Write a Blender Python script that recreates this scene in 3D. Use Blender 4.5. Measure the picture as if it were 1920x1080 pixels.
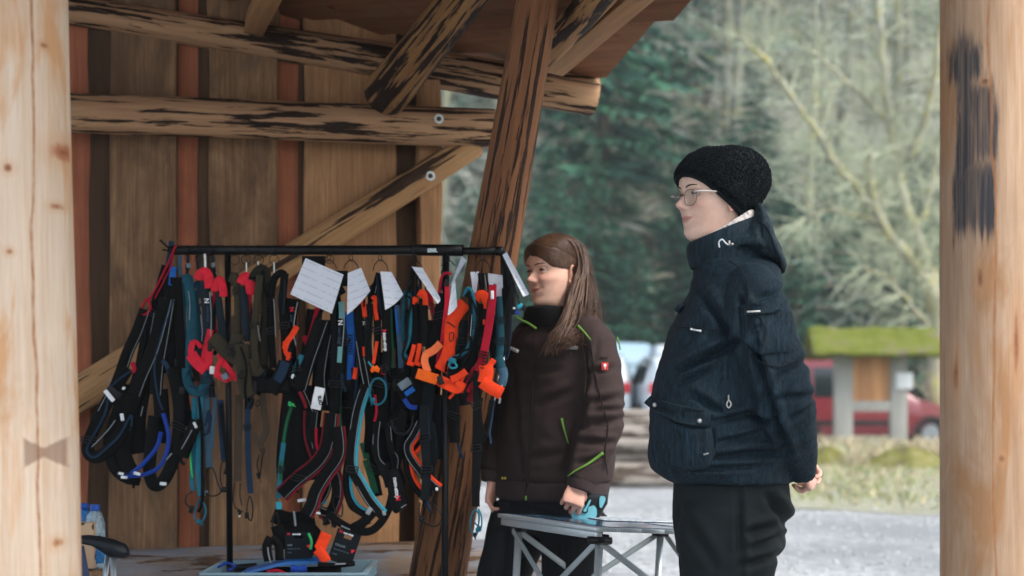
import bpy, bmesh, math, random
import numpy as np
from mathutils import Vector, Matrix, Quaternion, noise as mnoise

for o in list(bpy.data.objects):
    bpy.data.objects.remove(o)
S = bpy.context.scene
COL = S.collection
F, CAMH, HY = 3200.0, 1.07, 742.0

# ---------------------------------------------------------------- camera
cam_d = bpy.data.cameras.new('camera')
cam = bpy.data.objects.new('camera', cam_d); COL.objects.link(cam)
cam.location = (0, 0, CAMH); cam.rotation_euler = (math.radians(90), 0, 0)
cam_d.sensor_width = 36; cam_d.lens = 60; cam_d.shift_y = (HY-540)/1920
cam_d.clip_start = 0.1; cam_d.clip_end = 1500
cam_d.dof.use_dof = True; cam_d.dof.focus_distance = 4.72; cam_d.dof.aperture_fstop = 2.8
S.camera = cam
# ---------------------------------------------------------------- world, sun
w = bpy.data.worlds.new('World'); S.world = w; w.use_nodes = True
nt = w.node_tree; nt.nodes.clear()
sky = nt.nodes.new('ShaderNodeTexSky'); sky.sky_type = 'NISHITA'; sky.sun_disc = False
SUN_EL, SUN_AZ = math.radians(48), math.radians(128)      # azimuth clockwise from +Y
sky.sun_elevation = SUN_EL; sky.sun_rotation = SUN_AZ
sky.air_density = 1.0; sky.dust_density = 3.0; sky.ozone_density = 2.0
hsv = nt.nodes.new('ShaderNodeHueSaturation'); hsv.inputs['Saturation'].default_value = 0.6
bg = nt.nodes.new('ShaderNodeBackground'); bg.inputs['Strength'].default_value = 0.14
wo = nt.nodes.new('ShaderNodeOutputWorld')
nt.links.new(sky.outputs[0], hsv.inputs['Color']); nt.links.new(hsv.outputs[0], bg.inputs['Color'])
nt.links.new(bg.outputs[0], wo.inputs['Surface'])
sd = bpy.data.lights.new('sun', 'SUN'); sun = bpy.data.objects.new('sun', sd); COL.objects.link(sun)
sd.energy = 1.5; sd.angle = math.radians(28); sd.color = (1.0, 0.96, 0.9)
sdir = Vector((math.sin(SUN_AZ)*math.cos(SUN_EL), math.cos(SUN_AZ)*math.cos(SUN_EL), math.sin(SUN_EL)))
sun.rotation_euler = (-sdir).to_track_quat('-Z', 'Y').to_euler()
sun.location = sdir*40
S.view_settings.view_transform = 'Standard'; S.view_settings.look = 'None'
S.view_settings.exposure = 1.33; S.view_settings.gamma = 1.0; S.view_settings.use_curve_mapping = False
S.render.engine = 'CYCLES'
S.cycles.use_denoising = True
S.cycles.max_bounces = 8; S.cycles.diffuse_bounces = 4; S.cycles.transparent_max_bounces = 12
S.cycles.sample_clamp_indirect = 6

# ---------------------------------------------------------------- helpers
def P(px, py, d): return Vector(((px-960)/F*d, d, CAMH+(HY-py)/F*d))
def lin(h, k=1.0):
    h = h.lstrip('#'); r = []
    for i in (0, 2, 4):
        c = int(h[i:i+2], 16)/255
        r.append((c/12.92 if c <= .04045 else ((c+.055)/1.055)**2.4)*k)
    return (r[0], r[1], r[2], 1)
WM = {}
def reg(o, M=None, parent=None):
    M = M if M is not None else Matrix.Identity(4)
    if parent is not None:
        o.parent = parent; o.matrix_parent_inverse = WM[parent.name].inverted()
    o.matrix_basis = M; WM[o.name] = M.copy()
    return o
def tag(o, label=None, cat=None, group=None, kind=None):
    if label: o['label'] = label
    if cat: o['category'] = cat
    if group: o['group'] = group
    if kind: o['kind'] = kind
    return o
def thing(name, loc, label=None, cat=None, group=None, M=None):
    o = bpy.data.objects.new(name, None); COL.objects.link(o); o.empty_display_size = .1
    reg(o, M if M is not None else Matrix.Translation(Vector(loc)))
    return tag(o, label, cat, group)
def children(o): return [c for c in o.children]
def copy_tree(o, parent=None, M=None):
    c = o.copy(); COL.objects.link(c)
    if parent is not None:
        c.parent = parent
    if M is not None: c.matrix_basis = M
    WM[c.name] = c.matrix_basis.copy()
    for ch in children(o): copy_tree(ch, c)
    return c

class MB:
    def __init__(s): s.v = []; s.f = []; s.m = []
    def add(s, vs, fs, m=0):
        b = len(s.v); s.v += [tuple(v) for v in vs]
        s.f += [tuple(b+i for i in f) for f in fs]; s.m += [m]*len(fs)
        return s
    def loft(s, rings, m=0, cap=True, closed=True):
        n = len(rings[0]); vs = [p for r in rings for p in r]; fs = []
        for j in range(len(rings)-1):
            for i in range(n if closed else n-1):
                a = j*n+i; b = j*n+(i+1) % n
                fs.append((a, b, b+n, a+n))
        if cap and closed:
            fs.append(tuple(reversed(range(n)))); fs.append(tuple(range((len(rings)-1)*n, len(rings)*n)))
        return s.add(vs, fs, m)
    def tube(s, pts, r, n=8, m=0, cap=True, closed=False):
        pts = [Vector(p) for p in pts]; k = len(pts)
        rr = r if isinstance(r, (list, tuple)) else [r]*k
        rings = []; up = None
        for i, p in enumerate(pts):
            if closed: t = pts[(i+1) % k]-pts[i-1]
            else: t = pts[min(i+1, k-1)]-pts[max(i-1, 0)]
            if t.length < 1e-9: t = Vector((0, 0, 1))
            t.normalize()
            if up is None:
                up = Vector((0, 0, 1)) if abs(t.z) < .9 else Vector((0, 1, 0))
            u = (up-t*up.dot(t))
            if u.length < 1e-6: u = t.orthogonal()
            u.normalize(); up = u; vv = t.cross(u)
            rings.append([p+(u*math.cos(2*math.pi*q/n)+vv*math.sin(2*math.pi*q/n))*rr[i] for q in range(n)])
        if closed: rings.append(rings[0]); cap = False
        return s.loft(rings, m, cap)
    def box(s, c, size, R=None, m=0, bev=0.0):
        hx, hy, hz = [x/2 for x in size]; c = Vector(c)
        if bev <= 0:
            vs = [Vector((x, y, z)) for x in (-hx, hx) for y in (-hy, hy) for z in (-hz, hz)]
            fs = [(0, 1, 3, 2), (4, 6, 7, 5), (0, 4, 5, 1), (2, 3, 7, 6), (0, 2, 6, 4), (1, 5, 7, 3)]
        else:
            bm = bmesh.new(); bmesh.ops.create_cube(bm, size=1.0)
            for v in bm.verts: v.co = Vector((v.co.x*size[0], v.co.y*size[1], v.co.z*size[2]))
            bmesh.ops.bevel(bm, geom=bm.edges[:], offset=min(bev, min(size)*.45), segments=2, affect='EDGES', profile=.5)
            bm.verts.index_update()
            vs = [v.co.copy() for v in bm.verts]; fs = [[v.index for v in f.verts] for f in bm.faces]; bm.free()
        if R is not None: vs = [R @ v for v in vs]
        return s.add([v+c for v in vs], fs, m)
    def sphere(s, c, r, nu=12, nv=8, m=0, R=None):
        r = r if isinstance(r, (tuple, list)) else (r, r, r); c = Vector(c); vs = []; fs = []
        for j in range(nv+1):
            th = math.pi*j/nv
            for i in range(nu):
                ph = 2*math.pi*i/nu
                p = Vector((r[0]*math.sin(th)*math.cos(ph), r[1]*math.sin(th)*math.sin(ph), r[2]*math.cos(th)))
                vs.append((R @ p if R is not None else p)+c)
        for j in range(nv):
            for i in range(nu):
                a = j*nu+i; b = j*nu+(i+1) % nu
                fs.append((a, a+nu, b+nu, b))
        return s.add(vs, fs, m)
    def prism(s, outline, depth_vec, m=0):
        o = [Vector(p) for p in outline]; n = len(o); dv = Vector(depth_vec)
        vs = o+[p+dv for p in o]
        fs = [tuple(range(n)), tuple(reversed(range(n, 2*n)))]+[(i, i+n, (i+1) % n+n, (i+1) % n) for i in range(n)]
        return s.add(vs, fs, m)
    def build(s, name, mats, parent=None, smooth=True, origin=None, M=None, label=None, auto=None):
        """vertices in world space unless M (world matrix of a locally modelled mesh) is given"""
        me = bpy.data.meshes.new(name)
        if M is None:
            a = np.array(s.v, dtype=float) if s.v else np.zeros((1, 3))
            if origin is None:
                lo, hi = a.min(0), a.max(0); origin = Vector(((lo[0]+hi[0])/2, (lo[1]+hi[1])/2, lo[2]))
            origin = Vector(origin); a = a-np.array(origin); M = Matrix.Translation(origin)
            vs = a.tolist()
        else: vs = s.v
        me.from_pydata(vs, [], s.f)
        mats = mats if isinstance(mats, (list, tuple)) else [mats]
        for mm in mats: me.materials.append(mm)
        if len(mats) > 1: me.polygons.foreach_set('material_index', s.m)
        if smooth:
            me.polygons.foreach_set('use_smooth', [True]*len(me.polygons))
            if auto: me.set_sharp_from_angle(angle=math.radians(auto))
        me.update()
        o = bpy.data.objects.new(name, me); COL.objects.link(o)
        reg(o, M, parent)
        if label: o['label'] = label
        return o

def catmull(pts, per=6, closed=False):
    pts = [Vector(p) for p in pts]; n = len(pts)
    if n < 3 and not closed:
        return [pts[0].lerp(pts[-1], i/per) for i in range(per+1)]
    out = []; seg = n if closed else n-1
    for i in range(seg):
        if closed: p0, p1, p2, p3 = pts[i-1], pts[i], pts[(i+1) % n], pts[(i+2) % n]
        else: p0, p1, p2, p3 = pts[max(i-1, 0)], pts[i], pts[i+1], pts[min(i+2, n-1)]
        for q in range(per):
            t = q/per; t2 = t*t; t3 = t2*t
            out.append(.5*((2*p1)+(p2-p0)*t+(2*p0-5*p1+4*p2-p3)*t2+(3*p1-p0-3*p2+p3)*t3))
    if not closed: out.append(pts[-1])
    return out

# ---------------------------------------------------------------- materials
class NT:
    def __init__(s, name):
        s.m = bpy.data.materials.new(name); s.m.use_nodes = True; s.t = s.m.node_tree; s.t.nodes.clear()
        s.out = s.n('ShaderNodeOutputMaterial'); s.b = s.n('ShaderNodeBsdfPrincipled'); s.l(s.b.outputs[0], s.out.inputs[0])
    def n(s, k, **kw):
        x = s.t.nodes.new(k)
        for a, b in kw.items(): setattr(x, a, b)
        return x
    def l(s, a, b): s.t.links.new(a, b)
    def coords(s, scale=(1, 1, 1), rnd=True, rot=(0, 0, 0)):
        tc = s.n('ShaderNodeTexCoord'); src = tc.outputs['Object']
        mp = s.n('ShaderNodeMapping'); mp.inputs['Scale'].default_value = scale; mp.inputs['Rotation'].default_value = rot
        if rnd:
            oi = s.n('ShaderNodeObjectInfo'); ml = s.n('ShaderNodeVectorMath', operation='SCALE'); ml.inputs['Scale'].default_value = 37.0
            cb = s.n('ShaderNodeCombineXYZ')
            for i in range(3): s.l(oi.outputs['Random'], cb.inputs[i])
            s.l(cb.outputs[0], ml.inputs[0]); ad = s.n('ShaderNodeVectorMath', operation='ADD')
            s.l(src, ad.inputs[0]); s.l(ml.outputs[0], ad.inputs[1]); src = ad.outputs[0]
        s.l(src, mp.inputs[0]); return mp.outputs[0]
    def noise(s, vec, scale=5, detail=4, rough=.55, dist=0):
        x = s.n('ShaderNodeTexNoise'); x.inputs['Scale'].default_value = scale; x.inputs['Detail'].default_value = detail
        x.inputs['Roughness'].default_value = rough; x.inputs['Distortion'].default_value = dist; s.l(vec, x.inputs['Vector']); return x.outputs['Fac']
    def ramp(s, fac, stops):
        r = s.n('ShaderNodeValToRGB'); e = r.color_ramp.elements
        while len(e) < len(stops): e.new(.5)
        for q, (p, c) in zip(e, stops): q.position = p; q.color = c if len(c) == 4 else (*c, 1)
        s.l(fac, r.inputs[0]); return r.outputs[0]
    def mix(s, fac, a, b, mode='MIX'):
        x = s.n('ShaderNodeMix', data_type='RGBA', blend_type=mode)
        for v, i in ((fac, 0), (a, 6), (b, 7)):
            if hasattr(v, 'is_output'): s.l(v, x.inputs[i])
            else: x.inputs[i].default_value = v
        return x.outputs[2]
    def math(s, op, a, b=None, clamp=False):
        x = s.n('ShaderNodeMath', operation=op, use_clamp=clamp)
        for v, i in ((a, 0), (b, 1)):
            if v is None: continue
            if hasattr(v, 'is_output'): s.l(v, x.inputs[i])
            else: x.inputs[i].default_value = v
        return x.outputs[0]
    def bump(s, h, strength=.3, dist=.01):
        x = s.n('ShaderNodeBump'); x.inputs['Strength'].default_value = strength; x.inputs['Distance'].default_value = dist
        s.l(h, x.inputs['Height']); s.l(x.outputs[0], s.b.inputs['Normal']); return x
    def fin(s, col=None, rough=.7, metal=0, spec=.4, **kw):
        if col is not None:
            if hasattr(col, 'is_output'): s.l(col, s.b.inputs['Base Color'])
            else: s.b.inputs['Base Color'].default_value = col
        if hasattr(rough, 'is_output'): s.l(rough, s.b.inputs['Roughness'])
        else: s.b.inputs['Roughness'].default_value = rough
        s.b.inputs['Metallic'].default_value = metal; s.b.inputs['Specular IOR Level'].default_value = spec
        for k, v in kw.items(): s.b.inputs[k.replace('_', ' ')].default_value = v
        return s.m
def mul(c, k): return (min(c[0]*k, 1), min(c[1]*k, 1), min(c[2]*k, 1), 1)
def plain(name, col, rough=.7, var=.25, scale=20, stretch=(1, 1, 1), bump=.2, bscale=120, metal=0, spec=.25, bdist=.002, rnd=True, **kw):
    t = NT(name); v = t.coords(stretch, rnd)
    f = t.noise(v, scale, 3)
    c = t.ramp(f, [(.25, mul(col, 1-var)), (.75, mul(col, 1+var))])
    if bump: t.bump(t.noise(v, bscale, 3), bump, bdist)
    return t.fin(c, rough, metal, spec, **kw)
def wood(name, light, dark, grain=1.0, blotch=0.0, bark=None, barkt=.5, knots=True, along=(1, 1, .06), rough=.8, bk=(28, 28, 2.2), warm=None, hue_obj=.12, gscale=60):
    """grain runs along local z"""
    t = NT(name); v = t.coords((1, 1, 1)); vg = t.coords(along)
    g = t.noise(vg, gscale, 5, .65, .4); g2 = t.noise(vg, gscale*.2, 3, .6, 1.0)
    c = t.ramp(g, [(.3, dark), (.62, light)])
    c2 = t.ramp(g2, [(.3, mul(dark, 1.25)), (.7, mul(light, 1.08))])
    c = t.mix(.5*grain, c2, c)
    if warm is not None:
        f = t.noise(t.coords((1, 1, .28)), 8.5, 4, .62, .8)
        c = t.mix(t.ramp(f, [(.48, (0, 0, 0)), (.62, (.8, .8, .8))]), c, warm)
    if hue_obj:
        oi = t.n('ShaderNodeObjectInfo'); k = t.n('ShaderNodeMapRange'); k.inputs['To Min'].default_value = 1-hue_obj; k.inputs['To Max'].default_value = 1+hue_obj
        t.l(oi.outputs['Random'], k.inputs[0]); cc = t.n('ShaderNodeCombineXYZ')
        for i in range(3): t.l(k.outputs[0], cc.inputs[i])
        c = t.mix(1.0, c, cc.outputs[0], 'MULTIPLY')
    if knots:
        vo = t.n('ShaderNodeTexVoronoi'); vo.inputs['Scale'].default_value = 4.2; t.l(t.coords((1, 1, .42)), vo.inputs['Vector'])
        k = t.ramp(vo.outputs['Distance'], [(.045, (.8, .8, .8)), (.10, (0, 0, 0))])
        c = t.mix(k, c, mul(dark, .45))
    if blotch:
        bl = t.noise(t.coords((1, 1, .45)), 3.6, 5, .65, 1.2); c = t.mix(t.ramp(bl, [(.36, (blotch, blotch, blotch)), (.60, (0, 0, 0))]), c, mul(dark, .55))
        fg = t.noise(t.coords((1, 1, .02)), 260, 3, .6); c = t.mix(t.ramp(fg, [(.38, (min(.55, blotch),)*3), (.55, (0, 0, 0))]), c, mul(dark, .8))
    h = g
    if bark is not None:
        b1 = t.noise(t.coords(bk), 1.0, 6, .62, .25)
        mk = t.ramp(b1, [(barkt-.015, (0, 0, 0)), (barkt+.02, (1, 1, 1))])
        bn = t.noise(t.coords((1, 1, .2)), 50, 4)
        c = t.mix(mk, c, t.ramp(bn, [(.3, mul(bark, .6)), (.7, mul(bark, 1.6))]))
        h = t.math('ADD', t.math('MULTIPLY', g, .35), t.math('MULTIPLY', mk, .8))
        t.bump(h, .55, .006)
    else: t.bump(h, .35, .003)
    return t.fin(c, rough, 0, .25)
# ================================================================ ground, hill, grass
random.seed(4)
def ground_z(x, y):
    z = 0.0
    if y > 40: z += (y-40)**1.25*.16 if y > 40 else 0
    return min(z, 70)
def nz(x, y, s): return mnoise.noise(Vector((x*s, y*s, 3.1)))
mG = NT('gravel_grey'); v = mG.coords((1, 1, 1), False)
n1 = mG.noise(v, .55, 5, .6); n2 = mG.noise(v, 9, 5, .7); n3 = mG.noise(v, 42, 3, .7)
c = mG.ramp(n1, [(.35, lin('#96999a')), (.62, lin('#cccecd'))])
c = mG.mix(mG.ramp(n2, [(.40, (.85, .85, .85)), (.60, (0, 0, 0))]), c, lin('#828587'))
c = mG.mix(mG.ramp(n3, [(.35, (.5, .5, .5)), (.6, (0, 0, 0))]), c, lin('#74787a'))
mG.bump(mG.math('ADD', mG.math('MULTIPLY', n2, .6), n3), .8, .03); mG = mG.fin(c, .9, 0, .2)
mF = NT('forest_floor'); v = mF.coords((1, 1, 1), False)
n1 = mF.noise(v, .5, 5, .65); n2 = mF.noise(v, 4, 5, .7)
c = mF.ramp(n1, [(.35, lin('#747565')), (.5, lin('#94907f')), (.68, lin('#6a7462'))])
c = mF.mix(mF.ramp(n2, [(.4, (.6, .6, .6)), (.6, (0, 0, 0))]), c, lin('#5e6052')); mF.bump(n2, .7, .1); mF = mF.fin(c, .95, 0, .1)

def sheet(name, mat, x0, x1, y0, y1, nx, ny, zoff=0, amp=0, edge=None, kind='structure'):
    mb = MB(); vs = []; fs = []
    for j in range(ny+1):
        y = y0+(y1-y0)*j/ny
        for i in range(nx+1):
            x = x0+(x1-x0)*i/nx; yy = y
            if edge and j == 0: yy = y+edge*nz(x, 5, .55)+edge*.4*nz(x, 9, 2.1)
            vs.append((x, yy, ground_z(x, yy)+zoff+amp*nz(x, yy, .8)))
    for j in range(ny):
        for i in range(nx):
            a = j*(nx+1)+i; fs.append((a, a+1, a+nx+2, a+nx+1))
    mb.add(vs, fs); return tag(mb.build(name, mat, origin=(0, 0, 0)), kind=kind)
sheet('ground', mG, -120, 120, -60, 40, 24, 20)
sheet('hillside', mF, -200, 200, 40, 260, 40, 44)
mT = NT('turf'); v = mT.coords((1, 1, 1), False); n1 = mT.noise(v, 1.2, 5, .65); n2 = mT.noise(v, 14, 4, .7)
c = mT.ramp(n1, [(.3, lin('#8f8f78')), (.5, lin('#a6a595')), (.7, lin('#8f9274'))]); c = mT.mix(mT.ramp(n2, [(.35, (.6, .6, .6)), (.6, (0, 0, 0))]), c, lin('#6b6d4c'))
mT.bump(n2, .8, .05); mT = mT.fin(c, .95, 0, .1)
sheet('grass_verge', mT, 2.2, 26, 15.4, 33, 80, 30, .006, .0, 1.0)
# grass blades -----------------------------------------------------
def blades(name, n, xr, yr, h, mats, dens=None, lean=.5, wid=.012):
    mb = MB()
    for _ in range(n):
        x = random.uniform(*xr); y = yr[0]+(yr[1]-yr[0])*random.random()
        if dens and random.random() > dens(x, y): continue
        hh = h*random.uniform(.4, 1.25); a = random.uniform(0, 6.28); wd = wid*random.uniform(.6, 1.5)
        dx, dy = math.cos(a), math.sin(a); lx, ly = random.gauss(0, lean)*hh, random.gauss(0, lean)*hh
        z = ground_z(x, y)
        mb.add([(x-dx*wd, y-dy*wd, z), (x+dx*wd, y+dy*wd, z), (x+lx*.4+dx*wd*.6, y+ly*.4+dy*wd*.6, z+hh*.65), (x+lx, y+ly, z+hh)],
               [(0, 1, 2), (0, 2, 3)], random.randrange(len(mats)))
    return tag(mb.build(name, mats, smooth=False, origin=(0, 0, 0)), kind='stuff')
mg1 = plain('grass_pale', lin('#a7a886'), .8, .3, 3, bump=0); mg2 = plain('grass_green', lin('#7f8a55'), .8, .3, 3, bump=0); mg3 = plain('grass_straw', lin('#b3a488'), .8, .3, 3, bump=0)
o = blades('short_grass', 26000, (2.4, 13), (15.9, 32), .09, [mg1, mg2, mg3], lambda x, y: .55+.9*nz(x, y, .6)+(.0 if y > 17.5 else -.3))
tag(o, 'short pale green winter grass on the verge beyond the gravel', 'grass')
o = blades('dry_grass', 7000, (5.0, 9.6), (25.4, 30.2), .34, [mg3, mg1, mg3], lambda x, y: .45+1.1*nz(x, y, .8), .3, .012)
tag(o, 'tall straw coloured dry grass around the mossy roofed notice board', 'dry grass')
# loose stones on gravel
mst = plain('stone_grey', lin('#a2a5a6'), .9, .4, 3, bump=.3, bscale=30)
mb = MB()
for _ in range(2600):
    y = 6.5+12*random.random()**1.4; x = random.uniform(-.4, 5.5)*y/12
    r = random.uniform(.006, .022)
    mb.sphere((x, y, r*.3), (r*random.uniform(.8, 1.5), r*random.uniform(.8, 1.4), r*.7), 5, 3)
tag(mb.build('loose_gravel', mst, smooth=False, origin=(0, 0, 0)), 'loose pale stones scattered over the grey gravel yard', 'gravel', kind='stuff')

# ================================================================ trees
mTrunkC = wood('conifer_bark', lin('#6d6459'), lin('#3a332c'), bark=None, knots=False, along=(1, 1, .3), gscale=14)
mNeed = []
for i, h in enumerate(['#325c4d', '#44745a', '#2a4f43']):
    mNeed.append(plain('needle_green', lin(h, 1.1), .75, .35, .35, bump=0, rnd=True))
mGreyTwig = plain('lichen_twig', lin('#9a9c8c'), .85, .3, .6, bump=0)
def conifer_mesh(seed, h=22, dead=False):
    rnd = random.Random(seed); tr = MB(); cr = MB(); dw = MB()
    tr.tube([(rnd.gauss(0, .05), rnd.gauss(0, .05), z) for z in np.linspace(-.3, h, 9)], [max(.28*(1-i/8.6), .03) for i in range(9)], 8)
    z = h*.05
    while z < h-.2:
        f = z/h; L = (h*.21)*(1-f)**.75*rnd.uniform(.75, 1.1)+.25
        for q in range(rnd.randint(4, 6)):
            a = rnd.uniform(0, 6.283); ll = L*rnd.uniform(.6, 1.1); droop = rnd.uniform(.18, .42)
            d = Vector((math.cos(a), math.sin(a), 0)); p = Vector((-d.y, d.x, 0))
            N = max(4, int(ll/.28)); prev = None; bare = f < .28 and rnd.random() < .55
            base = Vector((0, 0, z))
            tgt = dw if bare else cr
            tip = base+d*ll+Vector((0, 0, -droop*ll))
            dw.add([base+p*.02, base-p*.02, tip], [(0, 1, 2)])
            for k in range(N):
                s = (k+.5+rnd.uniform(-.3, .3))/N
                c = base+d*ll*s+Vector((0, 0, -droop*ll*s**1.4))
                wdt = (.42*ll*(1-s)+.22)*rnd.uniform(.55, 1.2)
                for sg in (-1, 1):
                    e = c+p*sg*wdt+d*wdt*.55+Vector((0, 0, -rnd.uniform(.15, .6)*wdt))
                    th = .035 if bare else rnd.uniform(.10, .22)
                    tv = Vector((0, 0, -th*rnd.uniform(.6, 1.8)))+d*th*rnd.uniform(-.5, .8)
                    tgt.add([c, c+d*th, e, c*.35+e*.65+tv], [(0, 1, 2), (0, 2, 3)], rnd.randrange(3) if not bare else 0)
        z += h*.017*rnd.uniform(.7, 1.4)+.12
    return tr, cr, dw
def mk_tree(name, parts, loc, label, cat, group):
    r = thing(name, loc, label, cat, group)
    for nm, mb, mats in parts:
        reg_o = mb.build(nm, mats, r, smooth=(nm == 'trunk'), M=Matrix.Identity(4))
        reg_o.parent = r
        if nm in ('bare_branches', 'twigs'): reg_o['kind'] = 'stuff'
        reg_o.parent = r; reg_o.matrix_parent_inverse = Matrix.Identity(4); reg_o.matrix_basis = Matrix.Identity(4)
    return r
con = []
for sd_ in range(4):
    tr, cr, dw = conifer_mesh(sd_+11, 21+2*sd_)
    con.append(('conifer', tr, cr, dw))
def spot(px, d): return ((px-960)/F*d, d)
CL = 'tall dark green conifer with drooping branches on the hillside behind the car park'
cspots = [(1130, 47), (1010, 56), (1215, 58), (1085, 64), (900, 60), (1330, 66), (1470, 78), (1640, 84),
          (820, 52), (700, 60), (560, 50), (400, 66), (1900, 56), (2050, 66), (2200, 52), (240, 55), (1180, 82), (1000, 84), (1290, 92), (1560, 104),
          (1860, 84), (860, 96), (760, 84), (1120, 108), (950, 120), (1240, 132), (2000, 100), (600, 100)]
protos = {}
def inst_tree(kind, k, mk, M, label, cat, group, name):
    key = (kind, k)
    if key not in protos:
        r = mk(); protos[key] = r; r.matrix_basis = M; WM[r.name] = M
        return r
    r = copy_tree(protos[key], None, M); return r
rt = random.Random(8)
for i, (px, d) in enumerate(cspots):
    k = i % 4; x, y = spot(px, d); sc = rt.uniform(.85, 1.2)
    M = Matrix.Translation((x, y, ground_z(x, y))) @ Matrix.Rotation(rt.uniform(0, 6.28), 4, 'Z') @ Matrix.Scale(sc, 4)
    _, tr, cr, dw = con[k]
    inst_tree('c', k, lambda: mk_tree('conifer', [('trunk', tr, [mTrunkC]), ('crown', cr, mNeed), ('bare_branches', dw, [mGreyTwig])], (0, 0, 0), CL, 'tree', 'conifers on the hillside'), M, CL, 'tree', 'g', 'conifer')
YL = 'low young conifer filling the forest edge behind the parked cars'
for i, (px, d) in enumerate([(880, 42.5), (960, 43.5), (1040, 42), (1110, 44), (1190, 42.5), (1270, 43.5), (1340, 42.5), (1420, 44), (1490, 42), (1560, 43), (1640, 44), (1720, 42.5), (1800, 43), (1000, 46), (1150, 47), (1310, 46), (1460, 47), (1600, 46), (1700, 47)]):
    k = i % 4; x, y = spot(px, d); sc = rt.uniform(.22, .34)
    M = Matrix.Translation((x, y, ground_z(x, y))) @ Matrix.Rotation(rt.uniform(0, 6.28), 4, 'Z') @ Matrix.Scale(sc*1.5, 4, (1, 0, 0)) @ Matrix.Scale(sc*1.5, 4, (0, 1, 0)) @ Matrix.Scale(sc, 4, (0, 0, 1))
    r_ = copy_tree(protos[('c', k)], None, M); r_['label'] = YL; r_['group'] = 'young conifers at the forest edge'; r_['category'] = 'tree'
# bare lichen-grey trees -------------------------------------------
mGreyBark = wood('grey_bark', lin('#86897f'), lin('#5c5f56'), knots=False, along=(1, 1, .3), gscale=9, warm=lin('#8d8a50'))
def grow(mb, p, d, L, r, depth, rnd, twigs, droop=.0, spread=.6, seglen=5):
    pts = [p]; rad = [r]
    for i in range(seglen):
        d = (d+Vector((rnd.gauss(0, .13), rnd.gauss(0, .13), rnd.gauss(0, .10)-droop))).normalized()
        p = p+d*(L/seglen); pts.append(p); rad.append(max(r*(1-(i+1)/seglen*.75), .003))
    (mb if depth > 1 else twigs).tube(pts, rad, 6 if depth > 2 else (4 if depth > 1 else 3), cap=False)
    if depth <= 0: return
    for q in range(rnd.randint(4, 6) if depth > 1 else rnd.randint(5, 8)):
        t = rnd.uniform(.2, 1); i = min(int(t*seglen), seglen-1); b = pts[i].lerp(pts[i+1], t*seglen-i)
        ax = d.orthogonal().normalized(); ax = Quaternion(d, rnd.uniform(0, 6.28)) @ ax
        nd = (d*(1-spread)+ax*spread+Vector((0, 0, .1-droop))).normalized()
        grow(mb, b, nd, L*rnd.uniform(.42, .68), max(rad[i]*.5, .004), depth-1, rnd, twigs, droop, spread, 4 if depth > 1 else 3)
def bare_parts(seed, h, droop):
    rnd = random.Random(seed); tr = MB(); br = MB(); tw = MB()
    pts = [Vector((0, 0, -.3))]; 
    for i in range(8): pts.append(pts[-1]+Vector((rnd.gauss(0, .12), rnd.gauss(0, .12), h/8)))
    rad = [.2*(1-i/8.8)+.01 for i in range(9)]
    tr.tube(pts, rad, 8)
    for q in range(34):
        t = .12+.86*(q/34); i = min(int(t*8), 7); b = pts[i].lerp(pts[i+1], t*8-i); a = rnd.uniform(0, 6.28)
        up = .05 if droop > .05 else .5
        grow(br, b, Vector((math.cos(a), math.sin(a), rnd.uniform(-.1, .5)+up)).normalized(), h*.24*(1-t*.55), .05*(1-t*.6), 2, rnd, tw, droop, .62, 5)
    return tr, br, tw
mTw = [plain('twig_grey', lin('#a9aea4'), .9, .25, .5, bump=0), plain('twig_lichen', lin('#a2a98f'), .9, .25, .5, bump=0)]
bare = [bare_parts(5, 15, .09), bare_parts(6, 17, .11), bare_parts(7, 14, .02)]
BL = 'leafless grey tree with fine lichen covered twigs in front of the conifers'
bspots = [(880, 43), (990, 52), (1390, 49), (1480, 43), (1590, 47), (1680, 52), (1540, 56), (1350, 55), (940, 51), (1740, 46), (1840, 44),
          (760, 45), (600, 48), (2000, 48), (1440, 62), (1640, 62), (1320, 78), (1520, 78), (400, 46), (1700, 76), (1400, 86), (1560, 94), (1200, 98)]
for i, (px, d) in enumerate(bspots):
    k = i % 3; x, y = spot(px, d); sc = rt.uniform(.85, 1.25)
    M = Matrix.Translation((x, y, ground_z(x, y))) @ Matrix.Rotation(rt.uniform(0, 6.28), 4, 'Z') @ Matrix.Scale(sc, 4)
    tr, br, tw = bare[k]
    inst_tree('b', k, lambda: mk_tree('bare_tree', [('trunk', tr, [mGreyBark]), ('branches', br, [mGreyBark]), ('twigs', tw, [mTw[i % 2]])], (0, 0, 0), BL, 'tree', 'bare trees at the forest edge'), M, BL, 'tree', 'g', 'bare_tree')
# mossy old tree right of the notice board --------------------------
mMossBark = wood('mossy_bark', lin('#a9a897'), lin('#77776a'), knots=False, along=(1, 1, .5), gscale=6, warm=lin('#a09a48'), hue_obj=0)
rnd = random.Random(3); D = 36.0
r = thing('mossy_tree', P(1762, 835, D), 'old leafless tree with yellow moss on its crooked limbs beside the notice board', 'tree')
tr = MB(); br = MB(); tw = MB()
def path(pts, r0, r1, per=5, mb=None):
    c = catmull([P(a, b, D+e) for a, b, e in pts], per); k = len(c)
    c = [q+Vector((rnd.gauss(0, .025), rnd.gauss(0, .03), rnd.gauss(0, .02))) for q in c]
    mb.tube(c, [(r0+(r1-r0)*i/(k-1))*1.2 for i in range(k)], 7)
    for i in range(1, k):
        for _ in range(3):
            d = (c[i]-c[i-1]).normalized(); ax = Quaternion(d, rnd.uniform(0, 6.28)) @ d.orthogonal().normalized()
            grow(tw, c[i], (d*.45+ax*.7+Vector((0, 0, .1))).normalized(), rnd.uniform(.5, 1.3), .02, 1, rnd, tw, .03, .55, 4)
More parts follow.
